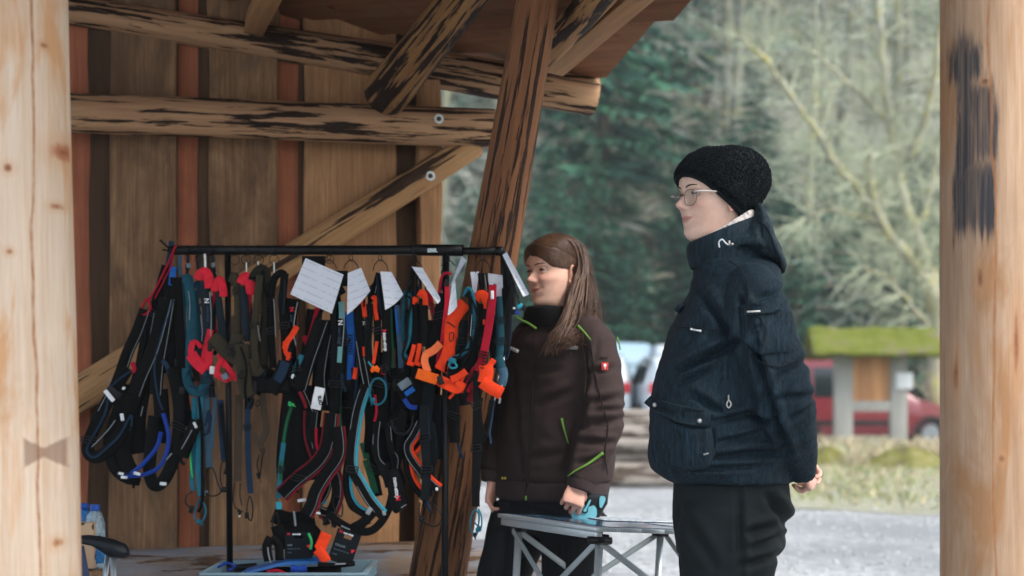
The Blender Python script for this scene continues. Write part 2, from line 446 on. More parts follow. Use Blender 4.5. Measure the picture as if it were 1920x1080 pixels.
path([(1765, 860, 0), (1758, 740, 0), (1762, 640, .1), (1752, 560, 0), (1738, 500, 0)], .26, .17, 5, tr)
path([(1738, 500, 0), (1715, 440, .2), (1690, 350, .3), (1668, 220, .3), (1655, 100, .4), (1640, -60, .5)], .13, .05, 5, br)
path([(1745, 540, 0), (1700, 480, -.4), (1655, 420, -.8), (1632, 360, -1), (1628, 285, -1.1)], .11, .07, 5, br)
path([(1632, 385, -1), (1570, 310, -1.4), (1510, 215, -1.6), (1440, 120, -1.8), (1390, 70, -2)], .075, .035, 5, br)
path([(1668, 360, .3), (1600, 320, .6), (1540, 290, .8), (1490, 285, 1)], .06, .02, 5, br)
path([(1668, 230, .3), (1580, 150, .2), (1520, 90, 0), (1470, 50, 0)], .06, .02, 5, br)
path([(1700, 300, .2), (1745, 190, -.2), (1760, 60, -.4), (1770, -60, -.5)], .08, .04, 5, br)
path([(1715, 440, .2), (1740, 380, .5), (1765, 260, .6), (1800, 120, .8)], .07, .03, 5, br)
path([(1655, 420, -.8), (1600, 400, -1), (1550, 395, -1.3), (1490, 420, -1.4)], .05, .018, 5, br)
path([(1752, 600, 0), (1790, 520, .2), (1850, 430, .5), (1900, 300, .7)], .10, .04, 5, br)
path([(1750, 620, 0), (1700, 560, -.5), (1660, 520, -.7), (1610, 500, -.9)], .06, .02, 5, br)
tr.build('trunk', mMossBark, r); br.build('limbs', mMossBark, r); tw.build('twigs', mTw[1], r, smooth=False)
# ================================================================ timber shelter
random.seed(21)
mPeel = wood('peeled_log', lin('#dbc9b5'), lin('#b89b7e'), blotch=.16, knots=True, along=(1, 1, .05), gscale=95, warm=lin('#c8925f'), hue_obj=0, grain=.7)
mStreak = wood('streaky_log', lin('#b8926e'), lin('#85634a'), bark=lin('#2b1d15'), barkt=.525, knots=False, bk=(44, 44, 3.4), hue_obj=.1)
mStreakD = wood('dark_barked_log', lin('#a37a4e'), lin('#6d4b2d'), bark=lin('#22160f'), barkt=.50, knots=False, bk=(34, 34, 2.4), hue_obj=.1)
mSlant = wood('leaning_log', lin('#8b5e3e'), lin('#5f3d27'), bark=lin('#2e1f17'), barkt=.55, knots=False, bk=(50, 50, 2.4), hue_obj=.0)
mBrace = wood('pale_log', lin('#b28c62'), lin('#8a6440'), bark=lin('#3a281b'), barkt=.565, knots=True, bk=(34, 34, 2.0))
mSill = wood('weathered_log', lin('#93959a'), lin('#66666a'), bark=lin('#4f3a29'), barkt=.55, knots=True, bk=(34, 34, 2.6), blotch=.4, warm=lin('#94775a'))
mPlank = wood('grey_plank', lin('#b08b66'), lin('#70533d'), blotch=.65, knots=True, along=(1, 1, .03), gscale=75, warm=lin('#6c5845'), hue_obj=.13)
mPlankW = wood('warm_plank', lin('#be9269'), lin('#906847'), blotch=.5, knots=True, along=(1, 1, .03), gscale=75, hue_obj=.08)
mOrange = wood('orange_plank', lin('#c07958'), lin('#995b43'), blotch=.4, knots=False, along=(1, 1, .03), gscale=70, hue_obj=.1)
mDarkB = wood('bark_plank', lin('#5a4330'), lin('#2f2219'), knots=False, along=(1, 1, .08), gscale=30)
mRoof = wood('roof_plank', lin('#8f5d3f'), lin('#553824'), knots=True, along=(.06, 1, 1), gscale=34, hue_obj=.3, warm=lin('#7c5a3c'))
mEnd = plain('end_grain', lin('#a07a55'), .85, .3, 30)
mZinc = plain('galvanised_steel', lin('#d6dad8'), .38, .1, 60, bump=0, metal=.6)
mBoltD = plain('bolt_hole', lin('#4a4a42'), .6, .2, 60, bump=0)

shelter = thing('timber_shelter', (-.4, 5.6, 0), 'open timber shelter of round logs and rough upright planks with a board roof', 'shelter')
def log(name, p0, p1, r0, r1, mat, parent=None, seg=22, n=26, wob=.03, bow=.0):
    p0, p1 = Vector(p0), Vector(p1); L = (p1-p0).length
    q = (p1-p0).to_track_quat('Z', 'Y'); M = Matrix.Translation(p0) @ q.to_matrix().to_4x4()
    mb = MB(); rings = []; off = random.uniform(0, 100)
    zs = [0, .006]+[L*i/seg for i in range(1, seg)]+[L-.006, L]
    for z in zs:
        f = z/L; r = r0+(r1-r0)*f
        if z in (0, L): r -= .007
        bx = bow*math.sin(math.pi*f)
        rings.append([Vector((bx+math.cos(a)*r*(1+wob*mnoise.noise(Vector((math.cos(a)*1.3+off, math.sin(a)*1.3, z*1.6)))+wob*.35*mnoise.noise(Vector((math.cos(a)*6+off, math.sin(a)*6, z*5)))),
                              math.sin(a)*r*(1+wob*mnoise.noise(Vector((math.cos(a)*1.3+off, math.sin(a)*1.3, z*1.6+7)))), z)) for a in [2*math.pi*i/n for i in range(n)]])
    mb.loft(rings, 0, False)
    nn = len(rings)*n
    mb.add(rings[0], [tuple(reversed(range(n)))], 1); mb.add(rings[-1], [tuple(range(n))], 1)
    o = mb.build(name, [mat, mEnd], parent or shelter, M=M, auto=50)
    return o
WB = math.radians(12); wx, wy = math.cos(WB), math.sin(WB)
W0 = Vector((-.26, 6.4, 0))
def wall_t(px, off=0):   # parameter along wall for pixel column; off = metres in front of wall
    a = (px-960)/F; bx, by = W0.x+wy*off, W0.y-wx*off
    return (bx-a*by)/(wx-a*wy)
def wall_p(t, z, off=0): return Vector((W0.x-wx*t+wy*off, W0.y-wy*t-wx*off, z))
# vertical planks
def plank(px0, px1, off, th, mat, z0=.30, z1=2.6, wav=.006, name='wall_plank'):
    t0, t1 = wall_t(px1, off), wall_t(px0, off)
    nseg = 14; s1, s2 = random.uniform(0, 99), random.uniform(0, 99)
    mb = MB(); rings = []
    c = wall_p((t0+t1)/2, z0, off)
    R = Matrix(((-wx, wy, 0), (-wy, -wx, 0), (0, 0, 1))).to_4x4()
    hw = (t1-t0)/2
    for i in range(nseg+1):
        z = (z1-z0)*i/nseg
        a = -hw+wav*1.6*mnoise.noise(Vector((s1, z*1.7, 0)))+wav*.7*mnoise.noise(Vector((s1, z*6, 3)))
        b = hw+wav*1.6*mnoise.noise(Vector((s2, z*1.7, 0)))+wav*.7*mnoise.noise(Vector((s2, z*6, 3)))
        rings.append([Vector((a, 0, z)), Vector((a+.004, -th*.0, z)), Vector((b, 0, z)), Vector((b-.002, th*.82, z)), Vector((b-.008, th, z)), Vector((a+.008, th, z)), Vector((a+.002, th*.82, z))])
    mb.loft([[p for k, p in enumerate(r) if k != 1] for r in rings])
    return mb.build(name, mat, shelter, smooth=False, M=Matrix.Translation(c) @ R)
for a, b, m in [(-130, -40, mPlank), (-45, 30, mOrange), (20, 110, mPlank), (105, 186, mOrange), (318, 390, mOrange), (512, 582, mOrange)]:
    plank(a, b, -.035 if m is mOrange else .0, .022, m)
plank(168, 222, -.008, .026, mDarkB, wav=.012); plank(372, 397, -.010, .022, mDarkB, wav=.010); plank(560, 576, -.010, .022, mDarkB, wav=.008)
plank(323, 334, -.012, .022, mDarkB, wav=.006)
plank(205, 330, .004, .030, mPlank); plank(390, 524, .004, .030, mPlank, wav=.009); plank(569, 744, .002, .030, mPlankW, wav=.009)
plank(710, 800, -.022, .022, mDarkB, wav=.012)
plank(738, 775, -.05, .022, mOrange)
plank(782, 830, .006, .07, mPlankW, z1=2.24, wav=.014, name='corner_post')
# beams and posts
def wlog(name, pxa, ya, pxb, yb, off, ra, rb, mat, **k):
    ta, tb = wall_t(pxa, off), wall_t(pxb, off)
    A, B = wall_p(ta, 0, off), wall_p(tb, 0, off)
    A = P(pxa, ya, A.y); B = P(pxb, yb, B.y)
    return log(name, A, B, ra, rb, mat, **k)
beam = wlog('log_beam', 928, 241, -220, 198, .13, .072, .068, mStreak)
plate = wlog('top_plate_log', 1116, 179, -150, -27, .02, .078, .046, mStreak, wob=.05)
brace = wlog('brace_log', 893, 268, -250, 991, .10, .050, .072, mBrace, wob=.07)
slant = log('leaning_post', P(780, 1318, 6.03), P(1030, -130, 5.15), .106, .062, mSlant, wob=.05)
log('roof_strut', P(722, 178, 6.12), P(930, -80, 5.35), .084, .066, mStreakD)
sill = log('sill_log', P(1100, 1066, 6.33), P(-60, 1106, 5.92), .118, .124, mSill, wob=.06)
# front posts
postL = log('front_post', P(2, 1420, 3.62), P(-14, -320, 3.62), .176, .148, mPeel, wob=.025)
mRP = wood('stained_log', lin('#c4a78c'), lin('#9a795d'), blotch=.25, knots=True, along=(1, 1, .05), gscale=60, warm=lin('#a97a50'), hue_obj=0)
# dark tar smear on the right post (its own local z runs upward)
t = mRP.node_tree; N = NT.__new__(NT); N.m = mRP; N.t = t
N.b = [x for x in t.nodes if x.type == 'BSDF_PRINCIPLED'][0]
base = N.b.inputs['Base Color'].links[0].from_socket
tc = N.n('ShaderNodeTexCoord'); sp = N.n('ShaderNodeSeparateXYZ'); N.l(tc.outputs['Object'], sp.inputs[0])
def band(sock, lo, hi, soft):
    a = N.n('ShaderNodeMapRange'); a.interpolation_type = 'SMOOTHSTEP'; a.inputs['From Min'].default_value = lo; a.inputs['From Max'].default_value = lo+soft; N.l(sock, a.inputs[0])
    b = N.n('ShaderNodeMapRange'); b.interpolation_type = 'SMOOTHSTEP'; b.inputs['From Min'].default_value = hi-soft; b.inputs['From Max'].default_value = hi; b.inputs['To Min'].default_value = 1; b.inputs['To Max'].default_value = 0; N.l(sock, b.inputs[0])
    return N.math('MULTIPLY', a.outputs[0], b.outputs[0])
RPD = 4.0; rp0 = P(1886, 1500, RPD); rp1 = P(1874, -300, RPD)
zl = (rp0.z); s_ = F/RPD
tcz = lambda py: (CAMH+(HY-py)/F*(RPD-.13))-rp0.z
def dotn(N_, sock, vec):
    x = N_.n('ShaderNodeVectorMath', operation='DOT_PRODUCT'); N_.l(sock, x.inputs[0]); x.inputs[1].default_value = vec; return x.outputs['Value']
STAIN = (N, sp, band, tcz, base)
postR = log('front_post', rp0, rp1, .150, .137, mRP, wob=.03)
inv = WM[postR.name].inverted()
a0 = inv @ Vector((P(1799, 250, RPD-.13).x, RPD-.10, P(0, 250, RPD).z)); a1 = inv @ Vector((P(1870, 250, RPD-.14).x, RPD-.13, P(0, 250, RPD).z))
# which local horizontal axis runs across the view
loc_x = inv.to_3x3() @ Vector((1, 0, 0)); lo, hi = sorted((a0.dot(loc_x), a1.dot(loc_x))); front = 1.0
cross = dotn(N, tc.outputs['Object'], loc_x); fz = sp.outputs[2]; fr = dotn(N, tc.outputs['Object'], inv.to_3x3() @ Vector((0, -1, 0)))
nw = N.n('ShaderNodeMapping'); nw.inputs['Scale'].default_value = (26, 26, 4.5); N.l(tc.outputs['Object'], nw.inputs[0]); wa_ = N.noise(nw.outputs[0], 1, 5, .65)
nw2 = N.n('ShaderNodeMapping'); nw2.inputs['Scale'].default_value = (120, 120, 3.0); N.l(tc.outputs['Object'], nw2.inputs[0]); wb_ = N.noise(nw2.outputs[0], 1, 4, .6)
crw = N.math('ADD', cross, N.math('MULTIPLY', N.math('SUBTRACT', wa_, .5), .050)); fzw = N.math('ADD', fz, N.math('ADD', N.math('MULTIPLY', N.math('SUBTRACT', wb_, .5), .14), N.math('MULTIPLY', N.math('SUBTRACT', wa_, .5), .07)))
K_ = (hi-lo)/71.0; flip = False
cx_ = lambda a, b: (lo+(a-1799)*K_, lo+(b-1799)*K_) if not flip else (hi-(b-1799)*K_, hi-(a-1799)*K_)
sm = None
for xa, xb, ya, yb_ in ((1806, 1834, 55, 330), (1830, 1870, 150, 310), (1802, 1866, 300, 440), (1798, 1846, 70, 150)):
    l_, h_ = cx_(xa, xb); b_ = N.math('MULTIPLY', band(crw, l_-.006, h_+.006, .012), band(fzw, tcz(yb_)-.02, tcz(ya)+.02, .05))
    sm = b_ if sm is None else N.math('MAXIMUM', sm, b_)
sm = N.math('MULTIPLY', sm, N.math('GREATER_THAN', N.math('MULTIPLY', fr, float(np.sign(front))), 0.0))
sm = N.math('MULTIPLY', sm, N.ramp(wb_, [(.34, (.55, .55, .55)), (.55, (.93, .93, .93))]))
N.l(N.mix(sm, base, lin('#26323d')), N.b.inputs['Base Color'])
# washers with bolts
def washer(host, px, py, d):
    p = P(px, py, d); n = Vector((0, -1, 0)); mb = MB()
    ring = lambda r, y: [p+Vector((math.cos(a)*r, y, math.sin(a)*r)) for a in [2*math.pi*i/20 for i in range(20)]]
    mb.loft([ring(.0175, .01), ring(.0175, -.002), ring(.0165, -.0035), ring(.0095, -.0035), ring(.009, -.002)], 0, False)
    mb.loft([ring(.0092, -.001), ring(.0085, -.008), ring(.006, -.010)], 1)
    mb.build('washer', [mZinc, mBoltD], host, auto=40)
def surf_d(o_log, px, py, r): return 0
bt = wall_p(wall_t(823, .13), 0, .13).y; washer(beam, 823, 223, bt-.071)
bt = wall_p(wall_t(807, .10), 0, .10).y; washer(brace, 807, 330, bt-.051)
# roof boards on an inclined plane seen from below
A, B, C = P(1132, 141, 6.4), P(1293, 0, 5.35), P(140, -26, 6.35)
rn = (B-A).cross(C-A).normalized(); rn = rn if rn.z > 0 else -rn
def onroof(px, py, off=0):
    d = Vector(((px-960)/F, 1, (HY-py)/F)); o = Vector((0, 0, CAMH))
    t = rn.dot(A+rn*off-o)/rn.dot(d); return o+d*t
seams = [(1128, 143, 640, 172), (1196, 79, 640, 109), (1247, 36, 640, 66), (1296, -3, 640, 32), (1362, -60, 640, -20)]
pv = [(onroof(a, b), onroof(c, d)) for a, b, c, d in seams]
ext = [q for q in pv]
dr = (pv[-1][0]-pv[0][0])/4; 
def board(r0, l0, r1, l1, k):
    L0 = r0+(l0-r0).normalized()*4.2; L1 = r1+(l1-r1).normalized()*4.2
    # far edge sits lower than the near edge: overlapping courses
    up = rn*.042; q0 = -rn*.006
    jit = (r0-l0).normalized()*random.uniform(-.02, .035)
    ov = (r1-r0).normalized()*.035
    low = [r0+q0+jit, L0+q0, L1+ov+up*.9, r1+ov+up*.9+jit]
    mb = MB(); mb.add(low+[p+rn*.024 for p in low], [(0, 1, 2, 3), (7, 6, 5, 4), (0, 4, 5, 1), (1, 5, 6, 2), (2, 6, 7, 3), (3, 7, 4, 0)])
    X = (r0-l0).normalized(); Z = rn; Y = Z.cross(X)
    M = Matrix.Translation(r0) @ Matrix((X, Y, Z)).transposed().to_4x4()
    mb.v = [tuple(M.inverted() @ Vector(v)) for v in mb.v]
    mb.build('roof_board', mRoof, shelter, smooth=False, M=M)
step = (pv[3][0]-pv[1][0])/2; stepl = (pv[3][1]-pv[1][1])/2
cur = list(pv[:4])
for k in range(13): cur.append((cur[-1][0]+step, cur[-1][1]+stepl))
for k in range(len(cur)-1): board(*cur[k], *cur[k+1], k)
# pale rafter and dark rafter log under the boards
def beam4(name, a, b, wd, ht, mat):
    a, b = Vector(a), Vector(b); Z = (b-a).normalized(); X = Z.cross(rn).normalized(); Y = Z.cross(X)
    M = Matrix.Translation(a) @ Matrix((X, Y, Z)).transposed().to_4x4(); mb = MB(); L = (b-a).length
    mb.box((0, 0, L/2), (wd, ht, L), bev=.004); mb.build(name, mat, shelter, M=M, auto=30)
ra, rb = onroof(1040, 122, -.055), onroof(1180, 0, -.055)
mRaft = wood('rafter_timber', lin('#a98058'), lin('#7f5b3b'), knots=True, gscale=40)
beam4('rafter', ra, rb+(rb-ra)*1.6, .075, .07, mRaft)
ra, rb = onroof(985, 140, -.11), onroof(1115, 0, -.11)
log('rafter_log', ra, rb+(rb-ra)*1.6, .05, .05, mStreakD)
ra, rb = onroof(470, 60, -.07), onroof(500, 0, -.07)
beam4('rafter', ra, rb+(rb-ra)*6, .07, .09, mRaft)

# knots, a drying crack and a bow-tie shaped scar grown into the wood of the front posts (local z runs up the log)
def face_marks(o, mat, depth, rad, cpx, knots, crack=None, bow=None):
    t = mat.node_tree; N = NT.__new__(NT); N.m = mat; N.t = t; N.b = [x for x in t.nodes if x.type == 'BSDF_PRINCIPLED'][0]
    col = N.b.inputs['Base Color'].links[0].from_socket; inv = WM[o.name].inverted()
    tc = N.n('ShaderNodeTexCoord'); sp = N.n('ShaderNodeSeparateXYZ'); N.l(tc.outputs['Object'], sp.inputs[0])
    lx = inv.to_3x3() @ Vector((1, 0, 0)); fr_ = inv.to_3x3() @ Vector((0, -1, 0))
    cs_ = dotn(N, tc.outputs['Object'], lx); facing = N.math('GREATER_THAN', dotn(N, tc.outputs['Object'], fr_), 0.0)
    mp = N.n('ShaderNodeMapping'); mp.inputs['Scale'].default_value = (60, 60, 30); N.l(tc.outputs['Object'], mp.inputs[0]); wn = N.noise(mp.outputs[0], 1, 4, .6)
    mp2 = N.n('ShaderNodeMapping'); mp2.inputs['Scale'].default_value = (6, 6, 3.2); N.l(tc.outputs['Object'], mp2.inputs[0]); wl = N.noise(mp2.outputs[0], 1, 3, .5)
    def loc(px, py):
        x = (px-cpx)*depth/F; y = depth-math.sqrt(max(rad*rad-x*x, 1e-4)); q = inv @ P(px, py, y); return q.dot(lx), q.z
    def ramp_f(v, a, b):
        r = N.n('ShaderNodeMapRange'); r.interpolation_type = 'SMOOTHSTEP'; r.inputs['From Min'].default_value = a; r.inputs['From Max'].default_value = b; r.inputs['To Min'].default_value = 1; r.inputs['To Max'].default_value = 0; N.l(v, r.inputs[0]); return N.math('MULTIPLY', r.outputs[0], facing)
    k = depth/F
    for px, py, rx, ry, c1 in knots:
        u, z = loc(px, py)
        a = N.math('DIVIDE', N.math('SUBTRACT', cs_, u), rx*k); b = N.math('DIVIDE', N.math('SUBTRACT', sp.outputs[2], z), ry*k)
        d = N.math('SQRT', N.math('ADD', N.math('MULTIPLY', a, a), N.math('MULTIPLY', b, b))); d = N.math('ADD', d, N.math('MULTIPLY', N.math('SUBTRACT', wn, .5), 1.1))
        col = N.mix(N.math('MULTIPLY', ramp_f(d, .8, 2.8), .35), col, lin('#c08f66')); col = N.mix(N.math('MULTIPLY', ramp_f(d, .45, 1.15), .85), col, lin(c1))
        col = N.mix(N.math('MULTIPLY', ramp_f(d, .1, .5), .5), col, lin('#6d4028'))
    if crack:
        (xa, ya), (xb, yb) = crack; u0, z0 = loc(xa, ya); u1, z1 = loc(xb, yb)
        f = N.math('ADD', N.math('MULTIPLY', N.math('SUBTRACT', sp.outputs[2], z0), (u1-u0)/(z1-z0)), u0)
        dd = N.math('ABSOLUTE', N.math('ADD', N.math('SUBTRACT', cs_, f), N.math('MULTIPLY', N.math('SUBTRACT', wl, .5), .035)))
        m_ = N.math('MULTIPLY', ramp_f(dd, .0008, .0040), N.ramp(wn, [(.3, (.35, .35, .35)), (.6, (.9, .9, .9))])); col = N.mix(m_, col, lin('#a06a42'))
    if bow:
        xl_, xr_, py = bow; uL, z = loc(xl_, py); uR, z = loc(xr_, py); u = (uL+uR)/2; hw_ = abs(uR-uL)/2; a = N.math('ABSOLUTE', N.math('SUBTRACT', cs_, u)); b = N.math('ABSOLUTE', N.math('SUBTRACT', sp.outputs[2], z))
        hgt = N.math('ADD', N.math('MULTIPLY', a, 19*k/hw_), 7*k); e = N.math('SUBTRACT', b, hgt); e = N.math('MAXIMUM', e, N.math('SUBTRACT', a, hw_)); e = N.math('ADD', e, N.math('MULTIPLY', N.math('SUBTRACT', wn, .5), .012))
        col = N.mix(N.math('MULTIPLY', ramp_f(e, -.003, .005), .66), col, lin('#7d5c48'))
    N.l(col, N.b.inputs['Base Color'])
face_marks(postL, mPeel, 3.62, .1655, -3, [(97, 275, 15, 18, '#a5633f'), (9, 312, 8, 9, '#8f5636'), (90, 381, 8, 7, '#a5714f'), (67, 74, 6, 6, '#9a6848'), (12, 470, 6, 6, '#a5714f'), (122, 440, 4, 9, '#b08058'), (100, 1020, 8, 10, '#b08058')], ((48, 60), (66, 1000)), (40, 114, 848))
face_marks(postR, mRP, 4.0, .142, 1880, [(1851, 150, 6, 6, '#7d5a48'), (1842, 520, 5, 20, '#8a5f48'), (1800, 700, 4, 40, '#a0714f'), (1905, 640, 5, 60, '#8f6048'), (1880, 860, 6, 9, '#97694d')], ((1862, 40), (1868, 1060)))
# ================================================================ people
def remesh(mb_list, vox, smooth_it=4, smooth_f=.5):
    """union closed shells into one continuous surface; returns verts (n,3) and faces"""
    me = bpy.data.meshes.new('tmp'); vs = []; fs = []
    for mb in mb_list:
        b = len(vs); vs += mb.v; fs += [tuple(b+i for i in f) for f in mb.f]
    me.from_pydata(vs, [], fs); o = bpy.data.objects.new('tmp', me); COL.objects.link(o)
    r = o.modifiers.new('r', 'REMESH'); r.mode = 'VOXEL'; r.voxel_size = vox
    if smooth_it:
        s = o.modifiers.new('s', 'SMOOTH'); s.iterations = smooth_it; s.factor = smooth_f
    dg = bpy.context.evaluated_depsgraph_get(); m2 = bpy.data.meshes.new_from_object(o.evaluated_get(dg))
    n = len(m2.vertices); co = np.empty(n*3); m2.vertices.foreach_get('co', co)
    nr = np.empty(n*3); m2.vertices.foreach_get('normal', nr)
    fs = [tuple(p.vertices) for p in m2.polygons]
    bpy.data.objects.remove(o); bpy.data.meshes.remove(me); bpy.data.meshes.remove(m2)
    return co.reshape(-1, 3), nr.reshape(-1, 3), fs
def pn(p, sx, sy, sz, o=0.0): return mnoise.noise(Vector((p[0]*sx+o, p[1]*sy, p[2]*sz)))
def ring(c, a, b, yaw=0, n=40, e=2.3, tilt=None):
    """superellipse in the horizontal plane: a along the lateral axis, b along the facing axis; yaw 0 faces -Y"""
    c = Vector(c); cs, sn = math.cos(yaw), math.sin(yaw); Fw = Vector((-sn, -cs, 0)); L = Vector((cs, -sn, 0)); out = []
    for i in range(n):
        t = 2*math.pi*i/n; u, v = math.cos(t), math.sin(t)
        x = math.copysign(abs(u)**(2/e), u); y = math.copysign(abs(v)**(2/e), v)
        p = c+L*a*x+Fw*b*y
        if tilt: p.z += tilt*y*b
        out.append(p)
    return out
def etube(mb, pts, rx, ry, n=24, per=4):
    """tube with horizontal-view half width rx and depth half width ry"""
    c = catmull(pts, per); k = len(c)
    def itp(r):
        xs = np.linspace(0, 1, len(r)); return np.interp(np.linspace(0, 1, k), xs, r)
    ax, ay = itp(rx), itp(ry); rings = []
    for i, p in enumerate(c):
        t = (c[min(i+1, k-1)]-c[max(i-1, 0)]).normalized(); v = Vector((0, 1, 0)); v = (v-t*v.dot(t)).normalized(); u = t.cross(v)
        rings.append([p+u*ax[i]*math.cos(q)+v*ay[i]*math.sin(q) for q in [2*math.pi*j/n for j in range(n)]])
    return mb.loft(rings)
def inflate(outline, d, hw, n=15, power=2.2, ctr=None, squash=1.0):
    """closed blob from an outline in the view plane, swollen along Y by hw on both sides"""
    o = [P(a, b, d) for a, b in outline]; c = sum(o, Vector())/len(o) if ctr is None else P(*ctr, d); rings = []
    for i in range(n):
        u = -math.cos(math.pi*i/(n-1)); k = max((1-abs(u)**power), .0)**(1/power)
        k = max(k, .02)
        rings.append([Vector((c.x+(p.x-c.x)*k, d+u*hw, c.z+(p.z-c.z)*k)) for p in o])
    return MB().loft(rings)

# ---- skin, hair, cloth materials
def skin_mat(name, base, lip):
    t = NT(name); v = t.coords((1, 1, 1), False)
    at = t.n('ShaderNodeAttribute'); at.attribute_name = 'tint'
    sp = t.n('ShaderNodeSeparateColor'); t.l(at.outputs['Color'], sp.inputs[0])
    n = t.noise(v, 45, 4, .6); c = t.ramp(n, [(.3, mul(base, .92)), (.7, mul(base, 1.06))])
    c = t.mix(t.ramp(t.noise(v, 13, 3, .6), [(.45, (0, 0, 0)), (.72, (.30, .30, .30))]), c, lin('#cb8f7b'))
    c = t.mix(sp.outputs[1], c, lin('#c97f70'))      # cheeks, nose, ear flush
    c = t.mix(sp.outputs[0], c, lip)
    c = t.mix(sp.outputs[2], c, lin('#4a3328'))
    t.bump(t.noise(v, 400, 2), .08, .001)
    t.b.inputs['Subsurface Weight'].default_value = .12; t.b.inputs['Subsurface Radius'].default_value = (.012, .005, .003); t.b.inputs['Subsurface Scale'].default_value = 1.0
    return t.fin(c, .48, 0, .35)
mSkinA = skin_mat('skin_fair', lin('#e6c3b0'), lin('#bb7770')); mSkinB = skin_mat('skin_rosy', lin('#dfb39d'), lin('#b06a62'))
mEyeW = plain('eye_white', lin('#a89f98'), .25, .05, 40, bump=0); mIris = plain('iris_brown', lin('#2b2018'), .2, .1, 60, bump=0); mPupil = plain('pupil', lin('#0c0b0b'), .15, 0, 10, bump=0)
mBrow = plain('brow_hair', lin('#4b3526'), .7, .3, 300, bump=0)

PROF = [(-.030, .040, -.060, .050), (-.012, .046, -.062, .054), (-.004, .064, -.064, .054), (.002, .078, -.066, .056), (.012, .0875, -.068, .058), (.022, .0885, -.071, .060), (.032, .0835, -.074, .062),
        (.040, .0855, -.077, .064), (.0465, .0905, -.079, .0655), (.052, .0870, -.081, .0665), (.058, .0925, -.083, .0675), (.065, .0895, -.085, .0685), (.074, .0870, -.088, .0695), (.085, .0885, -.092, .0705), (.096, .0885, -.095, .0715),
        (.106, .0860, -.098, .0720), (.116, .0845, -.100, .0725), (.126, .0895, -.102, .0735), (.136, .0940, -.103, .0748), (.150, .0945, -.103, .0758), (.165, .0910, -.101, .0760), (.180, .0830, -.096, .0735), (.195, .0700, -.086, .0665), (.208, .0520, -.070, .0550), (.218, .0290, -.046, .0370), (.2225, .008, -.012, .0100)]
def head_grid(smile=.5, nth=112, nzr=150):
    P_ = np.array(PROF); zs = np.concatenate([np.linspace(-.030, .2225, nzr)])
    f = np.interp(zs, P_[:, 0], P_[:, 1]); b = -np.interp(zs, P_[:, 0], P_[:, 2]); wd = np.interp(zs, P_[:, 0], P_[:, 3])
    k = np.ones(3)/3
    for arr in (b, wd):
        for _ in range(3): arr[1:-1] = np.convolve(arr, k, 'valid')
    f[1:-1] = np.convolve(f, k, 'valid')
    fs0 = f.copy()
    for _ in range(60):
        g = fs0.copy(); g[1:-1] = np.convolve(fs0, k, 'valid'); fs0 = g
    fdet = f-fs0; f = fs0
    th = np.linspace(0, 2*np.pi, nth, endpoint=False)
    th = th-.42*np.sin(th)*(np.cos(th)*.5+.5)          # denser columns at the face
    V = np.zeros((nzr, nth, 3)); T = np.zeros((nzr, nth, 3))
    ef = np.interp(zs, [0, .03, .08, .14, .2225], [1.85, 2.0, 2.25, 2.35, 2.1])[:, None]
    c, s = np.cos(th)[None, :], np.sin(th)[None, :]
    ff = np.where(c >= 0, f[:, None], b[:, None]); ex = np.where(c >= 0, ef, 2.1)
    x = np.sign(c)*np.abs(c)**(2/ex)*ff; y = np.sign(s)*np.abs(s)**(2/ex)*wd[:, None]
    z = np.repeat(zs[:, None], nth, 1).copy()
    front = np.clip(x/.06, 0, 1)
    G = lambda u, m, sg: np.exp(-((u-m)/sg)**2)
    x = x+fdet[:, None]*np.exp(-(y/.022)**2)*(c > 0)
    # jaw: slim lower face
    # nose
    na = np.interp(z, [.068, .074, .079, .084, .089, .096, .106, .116, .124, .132], [0, .005, .0185, .0270, .0285, .0225, .0145, .0075, .0030, 0])
    ns = np.interp(z, [.068, .076, .083, .09, .10, .112, .124], [.013, .013, .0125, .0105, .0090, .0080, .008])
    x = x+na*G(y, 0, ns)*(front > .3)
    for sg in (-1, 1):
        x += .0060*G(y, sg*.0125, .0055)*G(z, .0805, .006)*front        # alae
        x -= .0110*G(y, sg*.032, .0150)*G(z, .117, .0100)*front       # sockets
        x += .0035*G(y, sg*.030, .020)*G(z, .134, .007)*front          # brow ridge
        x += .0060*G(y, sg*.038, .018)*G(z, .086, .014)*front*(.6+smile)  # cheeks
        y += sg*.0030*G(y, sg*.055, .02)*G(z, .090, .016)
        x -= .0040*G(y, sg*.021, .0045)*G(z, .070+.0, .012)*front*smile  # smile folds
        x -= .0045*G(y, sg*.028, .006)*G(z, .056+.004*smile, .005)*front  # mouth corners
    zl = z-(.0085*smile)*np.minimum(np.abs(y)/.028, 1.4)**2
    x -= .0042*G(zl, .0525, .0018)*np.clip(1.25-np.abs(y)/.024, 0, 1)*front             # mouth line
    x += .0022*G(zl, .0465, .0035)*G(y, 0, .017)*front+.0022*G(zl, .0575, .0030)*G(y, 0, .018)*front
    x += .0012*G(y, .006, .003)*G(z, .067, .005)*0
    T[..., 0] = np.clip(1.25*((np.abs(zl-.0520) < .0092*(1-(np.abs(y)/.0275)**2)) & (np.abs(y) < .0275) & (x > .05))*.5, 0, 1)
    fl = .38*(G(y, .042, .018)+G(y, -.042, .018))*G(z, .088, .016)+.35*G(y, 0, .012)*G(z, .085, .01)
    T[..., 1] = np.clip(fl, 0, 1)*(x > .02)
    V[..., 0], V[..., 1], V[..., 2] = x, y, z
    fs = [(j*nth+i, j*nth+(i+1) % nth, (j+1)*nth+(i+1) % nth, (j+1)*nth+i) for j in range(nzr-1) for i in range(nth)]
    fs.append(tuple(range((nzr-1)*nth, nzr*nth)))
    return V.reshape(-1, 3), fs, T.reshape(-1, 3), nth
